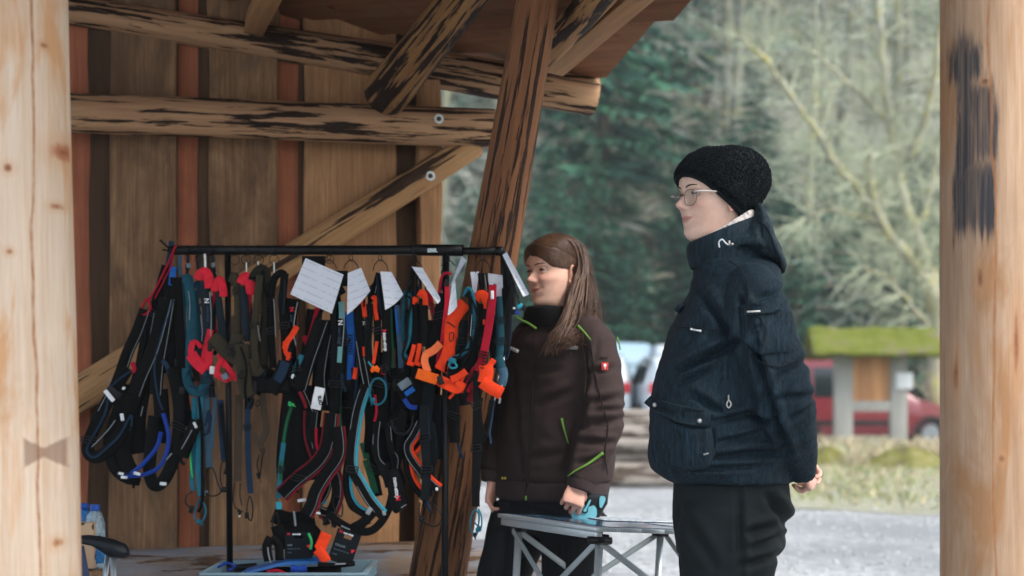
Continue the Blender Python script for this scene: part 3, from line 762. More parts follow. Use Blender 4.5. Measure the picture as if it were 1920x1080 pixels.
def ear_mb(side):
    """ear shell in head coordinates"""
    mb = MB(); c = Vector((-.006, side*.0745, .098)); R = Matrix.Rotation(math.radians(-12), 3, 'Y') @ Matrix.Rotation(side*math.radians(24), 3, 'Z')
    ol = [(0.010, .030), (-.006, .0335), (-.020, .026), (-.0235, .010), (-.018, -.008), (-.008, -.022), (.003, -.031), (.010, -.027), (.0085, -.012), (.012, .004), (.0135, .018)]
    o2 = catmull([Vector((a, 0, b)) for a, b in ol], 3, True); rings = []
    for k, yy in ((.75, -.004), (1.0, .001), (1.04, .006), (.97, .009), (.86, .0075), (.72, .003), (.4, .001)):
        rings.append([c+R @ Vector((p.x*k, side*yy, p.z*k)) for p in o2])
    mb.loft(rings); return mb
def finger(mb, p, d, nrm, lens, r0, r1, bends):
    side = d.cross(nrm).normalized(); pts = [p]; q = d.normalized()
    for L, bnd in zip(lens, bends):
        q = Quaternion(side, -bnd) @ q
        for s in (.5, 1): pts.append(pts[-1]+q*L*.5)
    k = len(pts); mb.tube(pts, [r0+(r1-r0)*i/(k-1) for i in range(k)], 10)
    mb.sphere(pts[-1], r1*1.02, 8, 6); return mb
def hand(side, curl=(.3, .4, .3), spread=.04, thumb=(.55, .62, -.5), scale=1.0, vox=.0026):
    """x along fingers from the wrist, z back of hand, y = side * towards thumb"""
    mb = MB(); X = Vector((1, 0, 0)); Z = Vector((0, 0, 1)); rings = []
    for x, hw, ht, zo in ((-.035, .026, .019, 0), (0, .027, .0185, 0), (.02, .033, .0175, 0), (.05, .0405, .0155, 0), (.075, .042, .014, .001), (.090, .040, .0115, .001)):
        rings.append([Vector((x, math.copysign(abs(math.cos(a))**.8, math.cos(a))*hw*side, math.sin(a)*ht+zo)) for a in [2*math.pi*i/20 for i in range(20)]])
    if side < 0: rings = [list(reversed(r)) for r in rings]
    mb.loft(rings)
    for i, (yy, L) in enumerate(((.0315, .071), (.0105, .079), (-.0105, .074), (-.0305, .058))):
        d = (X+Vector((0, side*spread*(1.5-i), 0))).normalized()
        c = [q*(1+.12*i) for q in curl]
        finger(mb, Vector((.080-.004*abs(i-1), yy*side, .0)), d, Z, (L*.45+.008, L*.31, L*.26), .0092-.0004*i, .0066, c)
    t = Vector((thumb[0], thumb[1]*side, thumb[2])).normalized()
    q = [Vector((.014, .022*side, -.006)), Vector((.014, .022*side, -.006))+t*.034]
    mb.tube(q, [.0145, .0115], 10); finger(mb, q[1], t, Vector((0, -side, 0)).cross(t), (.030, .026), .0115, .0078, (.15, .25))
    return mb
def hand_at(mb, wrist, xdir, zdir, sc=.92):
    X = Vector(xdir).normalized(); Z = Vector(zdir); Z = (Z-X*Z.dot(X)).normalized(); Y = Z.cross(X)
    R = Matrix((X, Y, Z)).transposed(); w_ = Vector(wrist); mb.v = [tuple(R @ (Vector(v)*sc)+w_) for v in mb.v]; return mb
def finish_body(name, root, head_M, smile, parts_mb, mat, torso_rows, yaw, eye_open=1.0, look=.0):
    """one body mesh: head and neck run on into the torso; arms with hands and legs are part of the same mesh"""
    V, fs, T, nth = head_grid(smile)
    Vw = np.array([head_M @ Vector(v) for v in V]); b = len(Vw); fs = list(fs)
    # neck and torso rows continue from the head's lowest ring
    low = Vw[:nth]; cen = low.mean(0); rows = [low]
    ang = np.arctan2(low[:, 1]-cen[1], low[:, 0]-cen[0])
    ext = []
    for (c, a, bb) in torso_rows:
        cs, sn = math.cos(yaw), math.sin(yaw)
        dx, dy = np.cos(ang), np.sin(ang)
        lu = dx*cs-dy*sn; fu = -dx*sn-dy*cs
        r = 1/np.sqrt((lu/a)**2+(fu/bb)**2)
        ext.append(np.stack([c[0]+dx*r, c[1]+dy*r, np.full(nth, c[2])], 1))
    allv = [Vw]; prev = 0
    for k, e in enumerate(ext):
        o2 = b+k*nth; allv.append(e)
        for i in range(nth): fs.append((prev+i, o2+i, o2+(i+1) % nth, prev+(i+1) % nth))
        prev = o2
    fs.append(tuple(reversed(range(prev, prev+nth))))
    Ta = [T]+[np.zeros((nth, 3)) for _ in ext]; tot = b+nth*len(ext)
    for mbs, vox, tint in parts_mb:
        co, nr, f2 = remesh(mbs, vox, 3)
        allv.append(co); tt = np.zeros((len(co), 3)); tt[:, 1] = tint; Ta.append(tt)
        fs += [tuple(i+tot for i in f) for f in f2]; tot += len(co)
    V = np.concatenate(allv); T = np.concatenate(Ta)
    mb = MB(); mb.v = [tuple(v) for v in V]; mb.f = fs; mb.m = [0]*len(fs)
    o = mb.build(name, mat, root)
    at = o.data.color_attributes.new('tint', 'FLOAT_COLOR', 'POINT')
    at.data.foreach_set('color', np.concatenate([T, np.ones((len(T), 1))], 1).astype(np.float32).ravel())
    # eyes
    for sd in (-1, 1):
        c = Vector((.0715, sd*.0315, .1165)); e = MB(); e.sphere(head_M @ c, .0122, 18, 14)
        gaze = Vector((1, sd*.02+look, -.03)).normalized()
        Rg = gaze.to_track_quat('Z', 'Y').to_matrix()
        def disc(r, h, m):
            rr = [[c+gaze*h+Rg @ Vector((math.cos(a)*r*q, math.sin(a)*r*q, (1-q)*.0012)) for a in [2*math.pi*i/16 for i in range(16)]] for q in (1, .5, .05)]
            e.loft([[head_M @ p for p in R_] for R_ in rr], m, True)
        disc(.0076, .0102, 1); disc(.0034, .0118, 2)
        eo = e.build('eye', [mEyeW, mIris, mPupil], root)
        # lids: skin bands over the ball, lash line at the upper edge
        for up in (1, -1):
            lid = MB(); rows = []
            for q in range(7):
                row = []
                for i in range(13):
                    az = -1.12+2.24*i/12; op = (.30 if up > 0 else .24)*eye_open*max(math.cos(az*1.5), .0)+(.02 if up > 0 else -.02)
                    el = up*(op+(1.25-op)*q/6)
                    r = .0131+.0004*math.sin(q/6*3.14)
                    row.append(head_M @ (c+Vector((math.cos(el)*math.cos(az)*r, math.cos(el)*math.sin(az)*r, math.sin(el)*r))))
                rows.append(row)
            vs = [p for r_ in rows for p in r_]; fsl = [(j*13+i, j*13+i+1, j*13+i+14, j*13+i+13) for j in range(6) for i in range(12)]
            lid.add(vs, fsl); lo = lid.build('eyelid', mat, root)
            lo.data.color_attributes.new('tint', 'FLOAT_COLOR', 'POINT')
            lo.data.color_attributes['tint'].data.foreach_set('color', np.tile(np.array([.0, .15, .05, 1], dtype=np.float32), len(vs)))
            MB().tube([p+(p-head_M @ c)*.06 for p in rows[0]], .0014 if up > 0 else .0006, 5).build('eyelash', mBrow, root)
        br = MB(); pts = []
        for i in range(9):
            u = i/8; yy = sd*(.0125+.042*u); zz = .1335+.006*math.sin(u*2.2)-.004*u*u; pts.append((yy, zz))
        xs = []
        hv = V[:b]; 
        hl = np.array([head_M.inverted() @ Vector(v) for v in hv[::1]]) if False else None
        loc = head_grid_cache
        for yy, zz in pts:
            dd = (loc[:, 1]-yy)**2+(loc[:, 2]-zz)**2+np.where(loc[:, 0] < 0, 1, 0); xs.append(loc[np.argmin(dd), 0])
        for (yy, zz), xx in zip(pts, xs): pass
        rings = []
        for i, ((yy, zz), xx) in enumerate(zip(pts, xs)):
            h = .0022*(1-.65*(i/8))+.0005; rings.append([head_M @ Vector((xx+.0012*math.cos(a), yy, zz+h*math.sin(a))) for a in [2*math.pi*j/8 for j in range(8)]])
        br.loft(rings); br.build('eyebrow', mBrow, root)
    return o
head_grid_cache = head_grid(.6)[0]
def headM(C, yaw, pitch=0, roll=0, sc=1.0):
    cs, sn = math.cos(yaw), math.sin(yaw); Fw = Vector((-sn, -cs, 0)); L = Vector((cs, -sn, 0)); U = Vector((0, 0, 1))
    R = Matrix((Fw, L, U)).transposed()
    return Matrix.Translation(C) @ (R @ Matrix.Rotation(pitch, 3, 'Y') @ Matrix.Rotation(roll, 3, 'X')).to_4x4() @ Matrix.Scale(sc, 4)

def cloth_build(name, mbs, vox, mat, root, folds, smooth_it=6):
    co, nr, fs = remesh(mbs, vox, smooth_it)
    d = np.array([folds(p) for p in co.tolist()]); co = co+nr*d[:, None]
    mb = MB(); mb.v = [tuple(v) for v in co]; mb.f = fs; mb.m = [0]*len(fs)
    o = mb.build(name, mat, root)
    return o, co, nr
def snap(co, px, py, d0, lift=0.0, rad=.012):
    """point on a finished garment seen at that pixel: nearest-to-camera vertex close to the sight line"""
    sx = co[:, 0]/co[:, 1]*F+960; sy = HY-(co[:, 2]-CAMH)/co[:, 1]*F
    m = np.hypot(sx-px, sy-py)
    c = np.where(m < max(rad*F/d0, 4))[0]
    if len(c) == 0: c = np.argsort(m)[:3]
    y = co[c, 1].min()
    return P(px, py, y-lift)
def strip_on(co, pts, d0, w, name, mat, root, lift=.002, per=5, th=.002, n=None):
    """a narrow ribbon laid over a garment along pixels"""
    c = catmull([Vector((a, b, 0)) for a, b in pts], per); q = [snap(co, p.x, p.y, d0, lift) for p in c]
    ys = np.array([p.y for p in q]); 
    if len(ys) > 4: ys[1:-1] = np.convolve(ys, np.ones(3)/3, 'valid')
    q = [P(p.x, p.y, y) for p, y in zip(c, ys)]
    mb = MB(); rings = []
    for i, p in enumerate(q):
        t = (q[min(i+1, len(q)-1)]-q[max(i-1, 0)]).normalized(); nrm = Vector((0, -1, 0)); s = t.cross(nrm).normalized()
        ww = w if not isinstance(w, (list, tuple)) else w[0]+(w[1]-w[0])*i/(len(q)-1)
        rings.append([p+s*ww/2+nrm*-th, p+s*ww/2+nrm*th*.4, p+nrm*th, p-s*ww/2+nrm*th*.4, p-s*ww/2+nrm*-th])
    mb.loft(rings); return mb.build(name, mat, root)
# ---------------------------------------------------------------- person with beanie
random.seed(31)
DA = 4.57; SA = F/DA
def creasef(creases, D, ymax):
    cr = [(np.array([a, b], float), np.array([c, d], float), w_, h) for a, b, c, d, w_, h in creases]
    def f(p):
        if p[1] > ymax: return 0.0
        q = np.array([p[0]/p[1]*F+960, HY-(p[2]-CAMH)/p[1]*F]); s = 0.0
        for a, b, w_, h in cr:
            ab = b-a; t = float(np.dot(q-a, ab)/np.dot(ab, ab)); tt = min(max(t, 0), 1)
            e = q-(a+ab*tt); dd = e[0]*e[0]+e[1]*e[1]
            if dd < 16*w_*w_:
                sd_ = (e[0]*-ab[1]+e[1]*ab[0])/math.hypot(ab[0], ab[1]); w2 = w_*.72
                s -= h*(math.exp(-dd/(w2*w2))-.55*math.exp(-((abs(sd_)-1.7*w_)**2+(dd-sd_*sd_))/(w_*w_*.8))*(1.25 if sd_ < 0 else .6))*(.35+.65*math.sin(math.pi*min(max(tt, .06), .94)))
        return s
    return f
def jacket_stripe(name, c0, c1):
    t = NT(name); v = t.coords((1, 1, .035), False); n = t.noise(v, 210, 3, .6)
    n2 = t.noise(t.coords((1, 1, .12), False), 60, 3, .6)
    c = t.ramp(n, [(.36, c0), (.66, c1)]); c = t.mix(t.ramp(n2, [(.35, (.45, .45, .45)), (.65, (0, 0, 0))]), c, mul(c0, .7))
    t.bump(n, .25, .001); return t.fin(c, .75, 0, .22)
mJackA = jacket_stripe('navy_slub_cloth', lin('#0a171e'), lin('#213947'))
mHoodA = jacket_stripe('navy_hood_cloth', lin('#0d1a21'), lin('#2a3f4a'))
mPantA = plain('black_trouser_cloth', lin('#0a1519'), .75, .2, 30, bump=.15, bscale=500, bdist=.0006)
mKnit = plain('black_boucle', lin('#0a1419'), .9, .35, 60, bump=.5, bscale=160, bdist=.004)
mScarf = plain('floral_scarf', lin('#cfc8c4'), .9, .0, 20, bump=.4, bscale=150)
t = NT('floral_scarf_print'); n = t.noise(t.coords((1, 1, 1), False), 90, 3, .7); t.bump(n, .5, .002)
mScarf = t.fin(t.ramp(n, [(.40, lin('#8f8488')), (.50, lin('#d6d0cc')), (.8, lin('#dcd6d2'))]), .9, 0, .1)
mSilver = plain('silver_metal', lin('#c9c7c2'), .35, .1, 50, bump=0, metal=.8)
mWhite = plain('white_thread', lin('#dfe2e4'), .7, .05, 50, bump=0)
mFrame = plain('clear_plastic_frame', lin('#7a7373'), .25, .1, 40, bump=0)
mTemple = plain('pale_temple', lin('#cfc6c4'), .3, .1, 40, bump=0)
tg = NT('spectacle_lens'); tr_ = tg.n('ShaderNodeBsdfTransparent'); gl = tg.n('ShaderNodeBsdfGlossy'); gl.inputs['Roughness'].default_value = .03
mx = tg.n('ShaderNodeMixShader'); mx.inputs[0].default_value = .04; tr_.inputs[0].default_value = (.93, .94, .93, 1)
tg.l(tr_.outputs[0], mx.inputs[1]); tg.l(gl.outputs[0], mx.inputs[2]); tg.l(mx.outputs[0], tg.out.inputs[0]); mLens = tg.m

A = thing('person', P(1370, HY+CAMH*SA, DA), 'person in navy winter jacket, fuzzy black beanie and glasses, hands clasped behind the back', 'person')
pa = lambda x, y, dz=0: P(x, y, DA+dz)
yawA = math.radians(66)
HMA = headM(pa(1341, 451), yawA, math.radians(0.5), 0, 1.03)
torso = [(pa(1352, 470), .062, .062), (pa(1362, 490), .08, .07), (pa(1376, 520), .15, .09), (pa(1380, 600), .17, .11), (pa(1372, 720), .16, .13), (pa(1368, 860), .165, .13), (pa(1368, 950), .165, .125)]
# arms (bare limbs under the sleeves) and hands clasped behind the back
armN = MB(); etube(armN, [pa(1410, 560, -.17), pa(1440, 660, -.20), pa(1478, 760, -.19), pa(1500, 850, -.11), pa(1508, 886, -.07)], [.045, .045, .04, .034, .027], [.045, .045, .04, .034, .022], 14)
hN = hand_at(hand(1, (.75, .95, .6), .02, (.75, .55, -.3)), pa(1503, 866, -.065), (.42, .32, -.72), (.75, -.62, .35), .84)
armF = MB(); etube(armF, [pa(1400, 560, .19), pa(1430, 660, .22), pa(1465, 760, .2), pa(1478, 850, .12), pa(1482, 880, .06)], [.045, .045, .04, .034, .027], [.045, .045, .04, .034, .022], 14)
hF = hand_at(hand(-1, (.5, .7, .5), .02), pa(1484, 868, .05), (.72, -.45, -.42), (.55, .7, .3), .84)
legs = MB(); etube(legs, [pa(1368, 930, -.09), pa(1362, 1080, -.10), pa(1368, 1240, -.10), pa(1372, 1450, -.10)], [.09, .075, .05, .035], [.085, .07, .05, .035], 14)
etube(legs, [pa(1368, 930, .09), pa(1352, 1080, .10), pa(1350, 1240, .10), pa(1352, 1450, .10)], [.09, .075, .05, .035], [.085, .07, .05, .035], 14)
finish_body('body', A, HMA, .45, [([armN, hN], .0035, .34), ([armF, hF], .0035, .34), ([legs], .012, 0)], mSkinA, torso, math.radians(90), .9)
for sd_ in (1, -1):
    e_ = ear_mb(sd_); e_.v = [tuple(HMA @ Vector(v)) for v in e_.v]; co, nr, fs = remesh([e_], .0022, 3); m_ = MB(); m_.v = [tuple(c) for c in co]; m_.f = fs; m_.m = [0]*len(fs)
    eo = m_.build('ear', mSkinA, A); ca = eo.data.color_attributes.new('tint', 'FLOAT_COLOR', 'POINT'); ca.data.foreach_set('color', np.tile(np.array([.0, .42, .0, 1], dtype=np.float32), len(co)))
# nape hair under the hat
nape = MB()
for i in range(60):
    u = random.random(); p0 = Vector((-.02-.07*u, .066-.02*u+random.uniform(-.004, .004), .10+random.uniform(-.02, .01)))
    nape.tube([HMA @ p0, HMA @ (p0+Vector((-.006, 0, -.02))), HMA @ (p0+Vector((-.012, -.004, -.045-.02*random.random())))], [.0022, .002, .0006], 5)
nape.build('hair', plain('dark_brown_hair', lin('#3c2c22'), .5, .3, 120, bump=0), A)
# ---- jacket
rows = [(482, 1300, 1450, .10), (500, 1303, 1458, .15), (520, 1303, 1462, .185), (545, 1295, 1466, .205), (580, 1277, 1468, .21), (620, 1257, 1470, .21), (660, 1243, 1474, .215),
        (700, 1230, 1477, .22), (750, 1220, 1481, .225), (800, 1218, 1484, .225), (850, 1216, 1484, .22), (878, 1222, 1483, .215), (893, 1240, 1482, .21), (904, 1260, 1479, .20)]
tb = MB(); tb.loft([ring(pa((a+b)/2, y), hw, (b-a)/2/SA, math.radians(90), 48, 2.25) for y, a, b, hw in rows])
sl = MB(); etube(sl, [pa(1400, 520, -.150), pa(1412, 552, -.185), pa(1425, 600, -.212), pa(1442, 660, -.228), pa(1462, 720, -.228), pa(1480, 780, -.200), pa(1492, 830, -.150), pa(1501, 868, -.100), pa(1506, 890, -.072)],
                 [.050, .076, .082, .082, .080, .071, .056, .042, .035], [.055, .075, .078, .078, .078, .072, .056, .042, .036], 28)
sf = MB(); etube(sf, [pa(1392, 525, .150), pa(1405, 560, .185), pa(1425, 620, .21), pa(1445, 680, .22), pa(1462, 740, .215), pa(1474, 800, .17), pa(1481, 850, .10), pa(1484, 882, .055)],
                 [.05, .078, .082, .08, .076, .06, .044, .034], [.055, .075, .075, .075, .072, .056, .042, .034], 24)
crA = creasef([(1272, 700, 1385, 640, 9, .014), (1275, 722, 1345, 682, 7, .010), (1390, 560, 1440, 740, 9, .016), (1440, 740, 1476, 850, 9, .014), (1300, 742, 1352, 772, 8, .010), (1340, 790, 1410, 776, 7, .010),
               (1260, 660, 1330, 600, 10, .006), (1400, 770, 1460, 800, 8, .009), (1330, 860, 1470, 845, 8, .010), (1300, 880, 1440, 872, 6, .008), (1240, 760, 1330, 790, 6, .005), (1350, 830, 1420, 815, 7, .008),
               (1452, 715, 1520, 672, 9, .005), (1458, 748, 1528, 742, 8, .0055), (1470, 790, 1522, 762, 6, .005), (1490, 838, 1528, 826, 6, .003), (1420, 620, 1480, 600, 8, .006),
               (1390, 600, 1402, 690, 7, .008), (1330, 560, 1376, 640, 9, .007), (1310, 540, 1345, 600, 10, .006), (1420, 560, 1466, 548, 8, .006)], DA, DA+.02)
def foldA(p): return 2.1*crA(p)+.0055*pn(p, 9, 7, 16)+.003*pn(p, 24, 20, 36, 9)+.0012*pn(p, 60, 60, 70, 5)
jack, jc, jn = cloth_build('jacket', [tb, sl, sf], .0062, mJackA, A, foldA, 5)
# collar: stand around the neck, higher at the back
def collar(pts, name, mat, d, thick, parent, n=40):
    """tilted open ring: pts = [(px_front, px_back, y_front, y_back, half depth)]"""
    mb = MB(); rings = []
    for a, b, yf, yb, hw in pts:
        r_ = []
        for i in range(n):
            t_ = 2*math.pi*i/n; u = math.cos(t_); x = (a+b)/2-(b-a)/2*u; y = yf+(yb-yf)*(1-u)/2
            r_.append(P(x, y, d)+Vector((0, math.sin(t_)*hw, .0)))
        rings.append(r_)
    mb.loft(rings, 0, False); o_ = mb.build(name, mat, parent)
    md = o_.modifiers.new('s', 'SOLIDIFY'); md.thickness = thick; md.offset = 0; sb = o_.modifiers.new('b', 'SUBSURF'); sb.levels = 1; sb.render_levels = 1
    return o_
collar([(1296, 1450, 505, 500, .125), (1290, 1440, 482, 462, .112), (1288, 1428, 466, 425, .102), (1291, 1420, 456, 404, .098), (1297, 1414, 459, 410, .09)], 'collar', mJackA, DA, .006, A)
collar([(1312, 1418, 470, 420, .088), (1312, 1415, 455, 400, .086), (1318, 1410, 448, 392, .080), (1324, 1404, 452, 398, .073)], 'scarf', mScarf, DA, .006, A)
# hood lying on the back
hb = inflate([(1417, 381), (1424, 384), (1436, 412), (1450, 445), (1465, 478), (1471, 503), (1469, 516), (1458, 507), (1436, 492), (1405, 482), (1372, 476), (1336, 474), (1312, 470), (1318, 460), (1350, 448), (1385, 432), (1406, 412), (1413, 395)], DA, .132, 17, 2.4, (1410, 470))
crH = creasef([(1420, 400, 1440, 470, 7, .008), (1360, 460, 1450, 470, 7, .006), (1440, 470, 1468, 505, 6, .006), (1330, 466, 1400, 452, 5, .004)], DA, DA+.02)
hood, hc, hn = cloth_build('hood', [hb], .0058, mHoodA, A, lambda p: 1.6*crH(p)+.004*pn(p, 14, 12, 18, 3)+.002*pn(p, 40, 30, 50), 4)
strip_on(hc, [(1420, 414), (1436, 424), (1447, 445), (1452, 462), (1462, 482), (1466, 500)], DA, .004, 'hood_seam', plain('seam_dark', lin('#121a22'), .8, .1, 30, bump=0), A, .001)
mSeam = bpy.data.materials['seam_dark']
# jacket details
strip_on(jc, [(1366, 488), (1384, 500), (1398, 520), (1404, 545), (1401, 580), (1400, 620), (1404, 660)], DA, .004, 'sleeve_seam', mSeam, A, .001)
strip_on(jc, [(1264, 611), (1290, 614), (1330, 617), (1352, 624)], DA, .004, 'chest_seam', mSeam, A, .001)
strip_on(jc, [(1408, 668), (1440, 684), (1470, 687), (1506, 668)], DA, .004, 'elbow_seam', mSeam, A, .001)
def flap(name, ol, co, d0, th, mat, parent, lift=.004, sub=3):
    """stiff cloth panel following the garment below it"""
    o2 = []
    for i in range(len(ol)):
        a, b = ol[i], ol[(i+1) % len(ol)]
        for q in range(sub): o2.append((a[0]+(b[0]-a[0])*q/sub, a[1]+(b[1]-a[1])*q/sub))
    p = [snap(co, x, y, d0, lift) for x, y in o2]; c = (sum(x for x, y in o2)/len(o2), sum(y for x, y in o2)/len(o2)); cp = snap(co, *c, d0, lift)
    out = [q+Vector((0, -th, 0)) for q in p]; mid = [cp.lerp(q, .85)+Vector((0, -th*1.25, 0)) for q in out]; mid2 = [cp.lerp(q, .45)+Vector((0, -th*1.3, 0)) for q in out]
    mb = MB(); mb.loft([p, out, mid, mid2, [cp.lerp(q, .02)+Vector((0, -th*1.3, 0)) for q in out]], 0, True); return mb.build(name, mat, parent, auto=60)
pf = flap('pocket_flap', [(1207, 755), (1219, 742), (1262, 757), (1331, 770), (1333, 799), (1300, 800), (1266, 792), (1228, 773)], jc, DA, .008, mHoodA, A, .004)
pb = flap('pocket_bag', [(1228, 775), (1266, 794), (1300, 802), (1333, 801), (1341, 850), (1326, 880), (1280, 884), (1240, 872), (1222, 830)], jc, DA, .007, mJackA, A, .000)
for (x, y) in ((1228, 759), (1312, 789)):
    p = snap(jc, x, y, DA, .016); mb = MB(); mb.sphere(p, (.0062, .004, .0062), 14, 8); mb.build('snap_button', mSilver, pf)
sp_ = flap('sleeve_pocket', [(1388, 572), (1460, 560), (1482, 585), (1478, 660), (1440, 662), (1424, 664), (1392, 640)], jc, DA, .0035, mJackA, A, .001)
sfp = flap('sleeve_pocket_flap', [(1387, 572), (1458, 560), (1464, 580), (1448, 588), (1392, 592)], jc, DA, .0065, mHoodA, A, .002)
p = snap(jc, 1413, 584, DA, .013); mb = MB(); mb.box(p, (.034, .003, .0045), Matrix.Rotation(math.radians(-2), 3, 'Y'), bev=.001); mb.build('metal_tag', mSilver, sfp)
# small stitched word on the chest, as a row of raised white stitches
wt = MB(); x = 1296
for i, hgt in enumerate((4, 3, 3.6, 2.6, 3.2, 2.8, 4)):
    q = snap(jc, x+i*2.9, 617+i*.55, DA, .004); wt.sphere(q, (.0026, .0016, hgt*.0008), 8, 6)
q0 = snap(jc, 1296, 618, DA, .003); q1 = snap(jc, 1314, 621, DA, .003); wt.tube([q0, q1], .0017, 6); wt.build('chest_lettering', mWhite, A)
q = snap(jc, 1366, 755, DA, .006); mb = MB(); mb.tube([q+Vector((0, 0, .02)), q+Vector((0, -.002, .008))], .002, 6); mb.tube(catmull([q+Vector((0, -.003, .006)), q+Vector((.006, -.004, -.004)), q+Vector((0, -.004, -.013)), q+Vector((-.005, -.004, -.005))], 5, True), .0018, 6, closed=True)
mb.build('zip_pull', mSilver, A)
strip_on(jc, [(1341, 800), (1343, 830), (1337, 850)], DA, .003, 'pocket_zip', mSeam, A, .001)
q = snap(jc, 1328, 851, DA, .008); mb = MB(); mb.tube([q+Vector((-.012, 0, -.002)), q+Vector((.012, 0, .005))], .0022, 6); mb.build('zip_pull', mSilver, A)
# hood draw cord
q = snap(np.concatenate([hc, jc]), 1356, 458, DA, .016)
cd = lambda x, y, e=0: P(x, y, q.y-e)
mb = MB(); mb.tube(catmull([cd(1349, 464), cd(1348, 454), cd(1354, 449, .004), cd(1360, 455, .004), cd(1365, 459, .002)], 6), .0022, 8); mb.build('draw_cord', mWhite, A)
mb = MB(); mb.tube([cd(1367, 451), cd(1368, 461)], .003, 8); mb.sphere(cd(1373, 458, .002), .004, 10, 8); mb.build('cord_lock', mSilver, A)
q = snap(jc, 1270, 577, DA, 0); mb = inflate([(1263, 580), (1268, 572), (1282, 566), (1286, 574), (1272, 588)], DA-.03, .03, 7); mb.build('chest_flap', mHoodA, A)
# ---- trousers
tr1 = MB(); tr1.loft([ring(pa((a+b)/2, y), hw, (b-a)/2/SA, math.radians(90), 40, 2.3) for y, a, b, hw in [(880, 1268, 1476, .175), (920, 1262, 1479, .185), (960, 1263, 1478, .19), (1000, 1266, 1470, .185), (1040, 1270, 1458, .17)]])
tr2 = MB(); etube(tr2, [pa(1372, 960, -.095), pa(1366, 1020, -.10), pa(1366, 1080, -.10), pa(1372, 1240, -.10), pa(1376, 1455, -.10)], [.135, .135, .122, .095, .075], [.10, .095, .09, .08, .075], 24)
tr3 = MB(); etube(tr3, [pa(1362, 960, .095), pa(1360, 1020, .10), pa(1356, 1080, .10), pa(1352, 1240, .10), pa(1352, 1455, .10)], [.135, .13, .12, .095, .075], [.10, .095, .09, .08, .075], 24)
crP = creasef([(1385, 905, 1388, 1080, 7, .008), (1440, 930, 1478, 985, 10, .014), (1400, 1000, 1468, 985, 9, .012), (1410, 1030, 1470, 1002, 9, .014), (1395, 1060, 1455, 1040, 9, .012), (1275, 960, 1340, 1060, 12, .006)], DA, DA+.02)
trs, tc_, tn_ = cloth_build('trousers', [tr1, tr2, tr3], .008, mPantA, A, lambda p: 1.5*crP(p)+.006*pn(p, 8, 7, 11, 4)+.002*pn(p, 25, 25, 30), 4)
mBoot = plain('boot_leather', lin('#2a2522'), .6, .2, 20)
def shoe(root, x, y, d, yaw, mat):
    fw = Vector((-math.sin(yaw), -math.cos(yaw), 0)); L = Vector((math.cos(yaw), -math.sin(yaw), 0)); c = Vector((P(x, y, d).x, d, 0)); mb = MB(); rings = []
    for z, a, b0, b1 in ((0, .045, -.10, .17), (.025, .049, -.105, .175), (.05, .046, -.10, .165), (.08, .042, -.095, .10), (.11, .042, -.08, .06), (.17, .045, -.075, .05)):
        rings.append([c+L*a*math.cos(q)+fw*((b0+b1)/2+(b1-b0)/2*math.sin(q))+Vector((0, 0, z)) for q in [2*math.pi*i/24 for i in range(24)]])
    mb.loft(rings); return mb.build('boot', mat, root)
shoe(A, 1376, 1490, DA-.10, math.radians(85), mBoot); shoe(A, 1352, 1490, DA+.10, math.radians(85), mBoot)
# ---- beanie
hvA, _, _, nthA = head_grid(.45); HG = hvA.reshape(-1, nthA, 3); nrA = HG.shape[0]
zb_ = lambda x: .066+.80*np.maximum(0, x+.028)
cA_ = np.array([-.015, 0, .13]); d0 = np.array([-.90, 0, .30]); d0 /= np.linalg.norm(d0); rowsH = []; NR = 34
for q in range(NR+1):
    row = []
    for i in range(nthA):
        col = HG[:, i, :]; g = col[:, 2]-zb_(col[:, 0]); j0 = int(np.argmax(g > 0)); j0 = max(j0, 1)
        f0 = (j0-1)+(-g[j0-1])/(g[j0]-g[j0-1]); v_ = q/NR; fz_ = f0+(nrA-1-f0)*v_; a_ = min(int(fz_), nrA-2); pt = col[a_]+(col[a_+1]-col[a_])*(fz_-a_)
        d = pt-cA_; d = d/np.linalg.norm(d); ang = math.acos(max(-1, min(1, float(d @ d0))))
        off = .0095+.006*min(v_*5, 1)+.041*math.exp(-(ang/.78)**2)*min(v_*2.2, 1)**.8+.004*math.exp(-((d[2]-.9)/.4)**2)
        off += (.0016*math.sin(v_*34*1.15) if v_ < .16 else 0)+.0035*mnoise.noise(Vector(pt*26))*min(v_*4, 1)+.0016*mnoise.noise(Vector(pt*80))
        if abs(pt[1]) > .055: off += .011*math.exp(-((pt[0]+.008)/.026)**2)*math.exp(-((pt[2]-.115)/.035)**2)
        w2 = pt+d*off
        if v_ > .97: w2 = w2
        row.append(w2)
    rowsH.append(row)
inner = [p_-(p_-cA_)/np.linalg.norm(p_-cA_)*.012 for p_ in rowsH[0]]; lip = [p_-(p_-cA_)/np.linalg.norm(p_-cA_)*.004-np.array([0, 0, .0035]) for p_ in rowsH[0]]
mb = MB(); mb.loft([[HMA @ Vector(p_) for p_ in r_] for r_ in [inner, lip]+rowsH], 0, False); nb = len(mb.v); mb.add([HMA @ Vector(p_) for p_ in rowsH[-1]], [tuple(range(nthA))])
beanie = mb.build('beanie', mKnit, A)
G3 = np.array([[list(HMA @ Vector(p_)) for p_ in r_] for r_ in rowsH]); fz = MB()
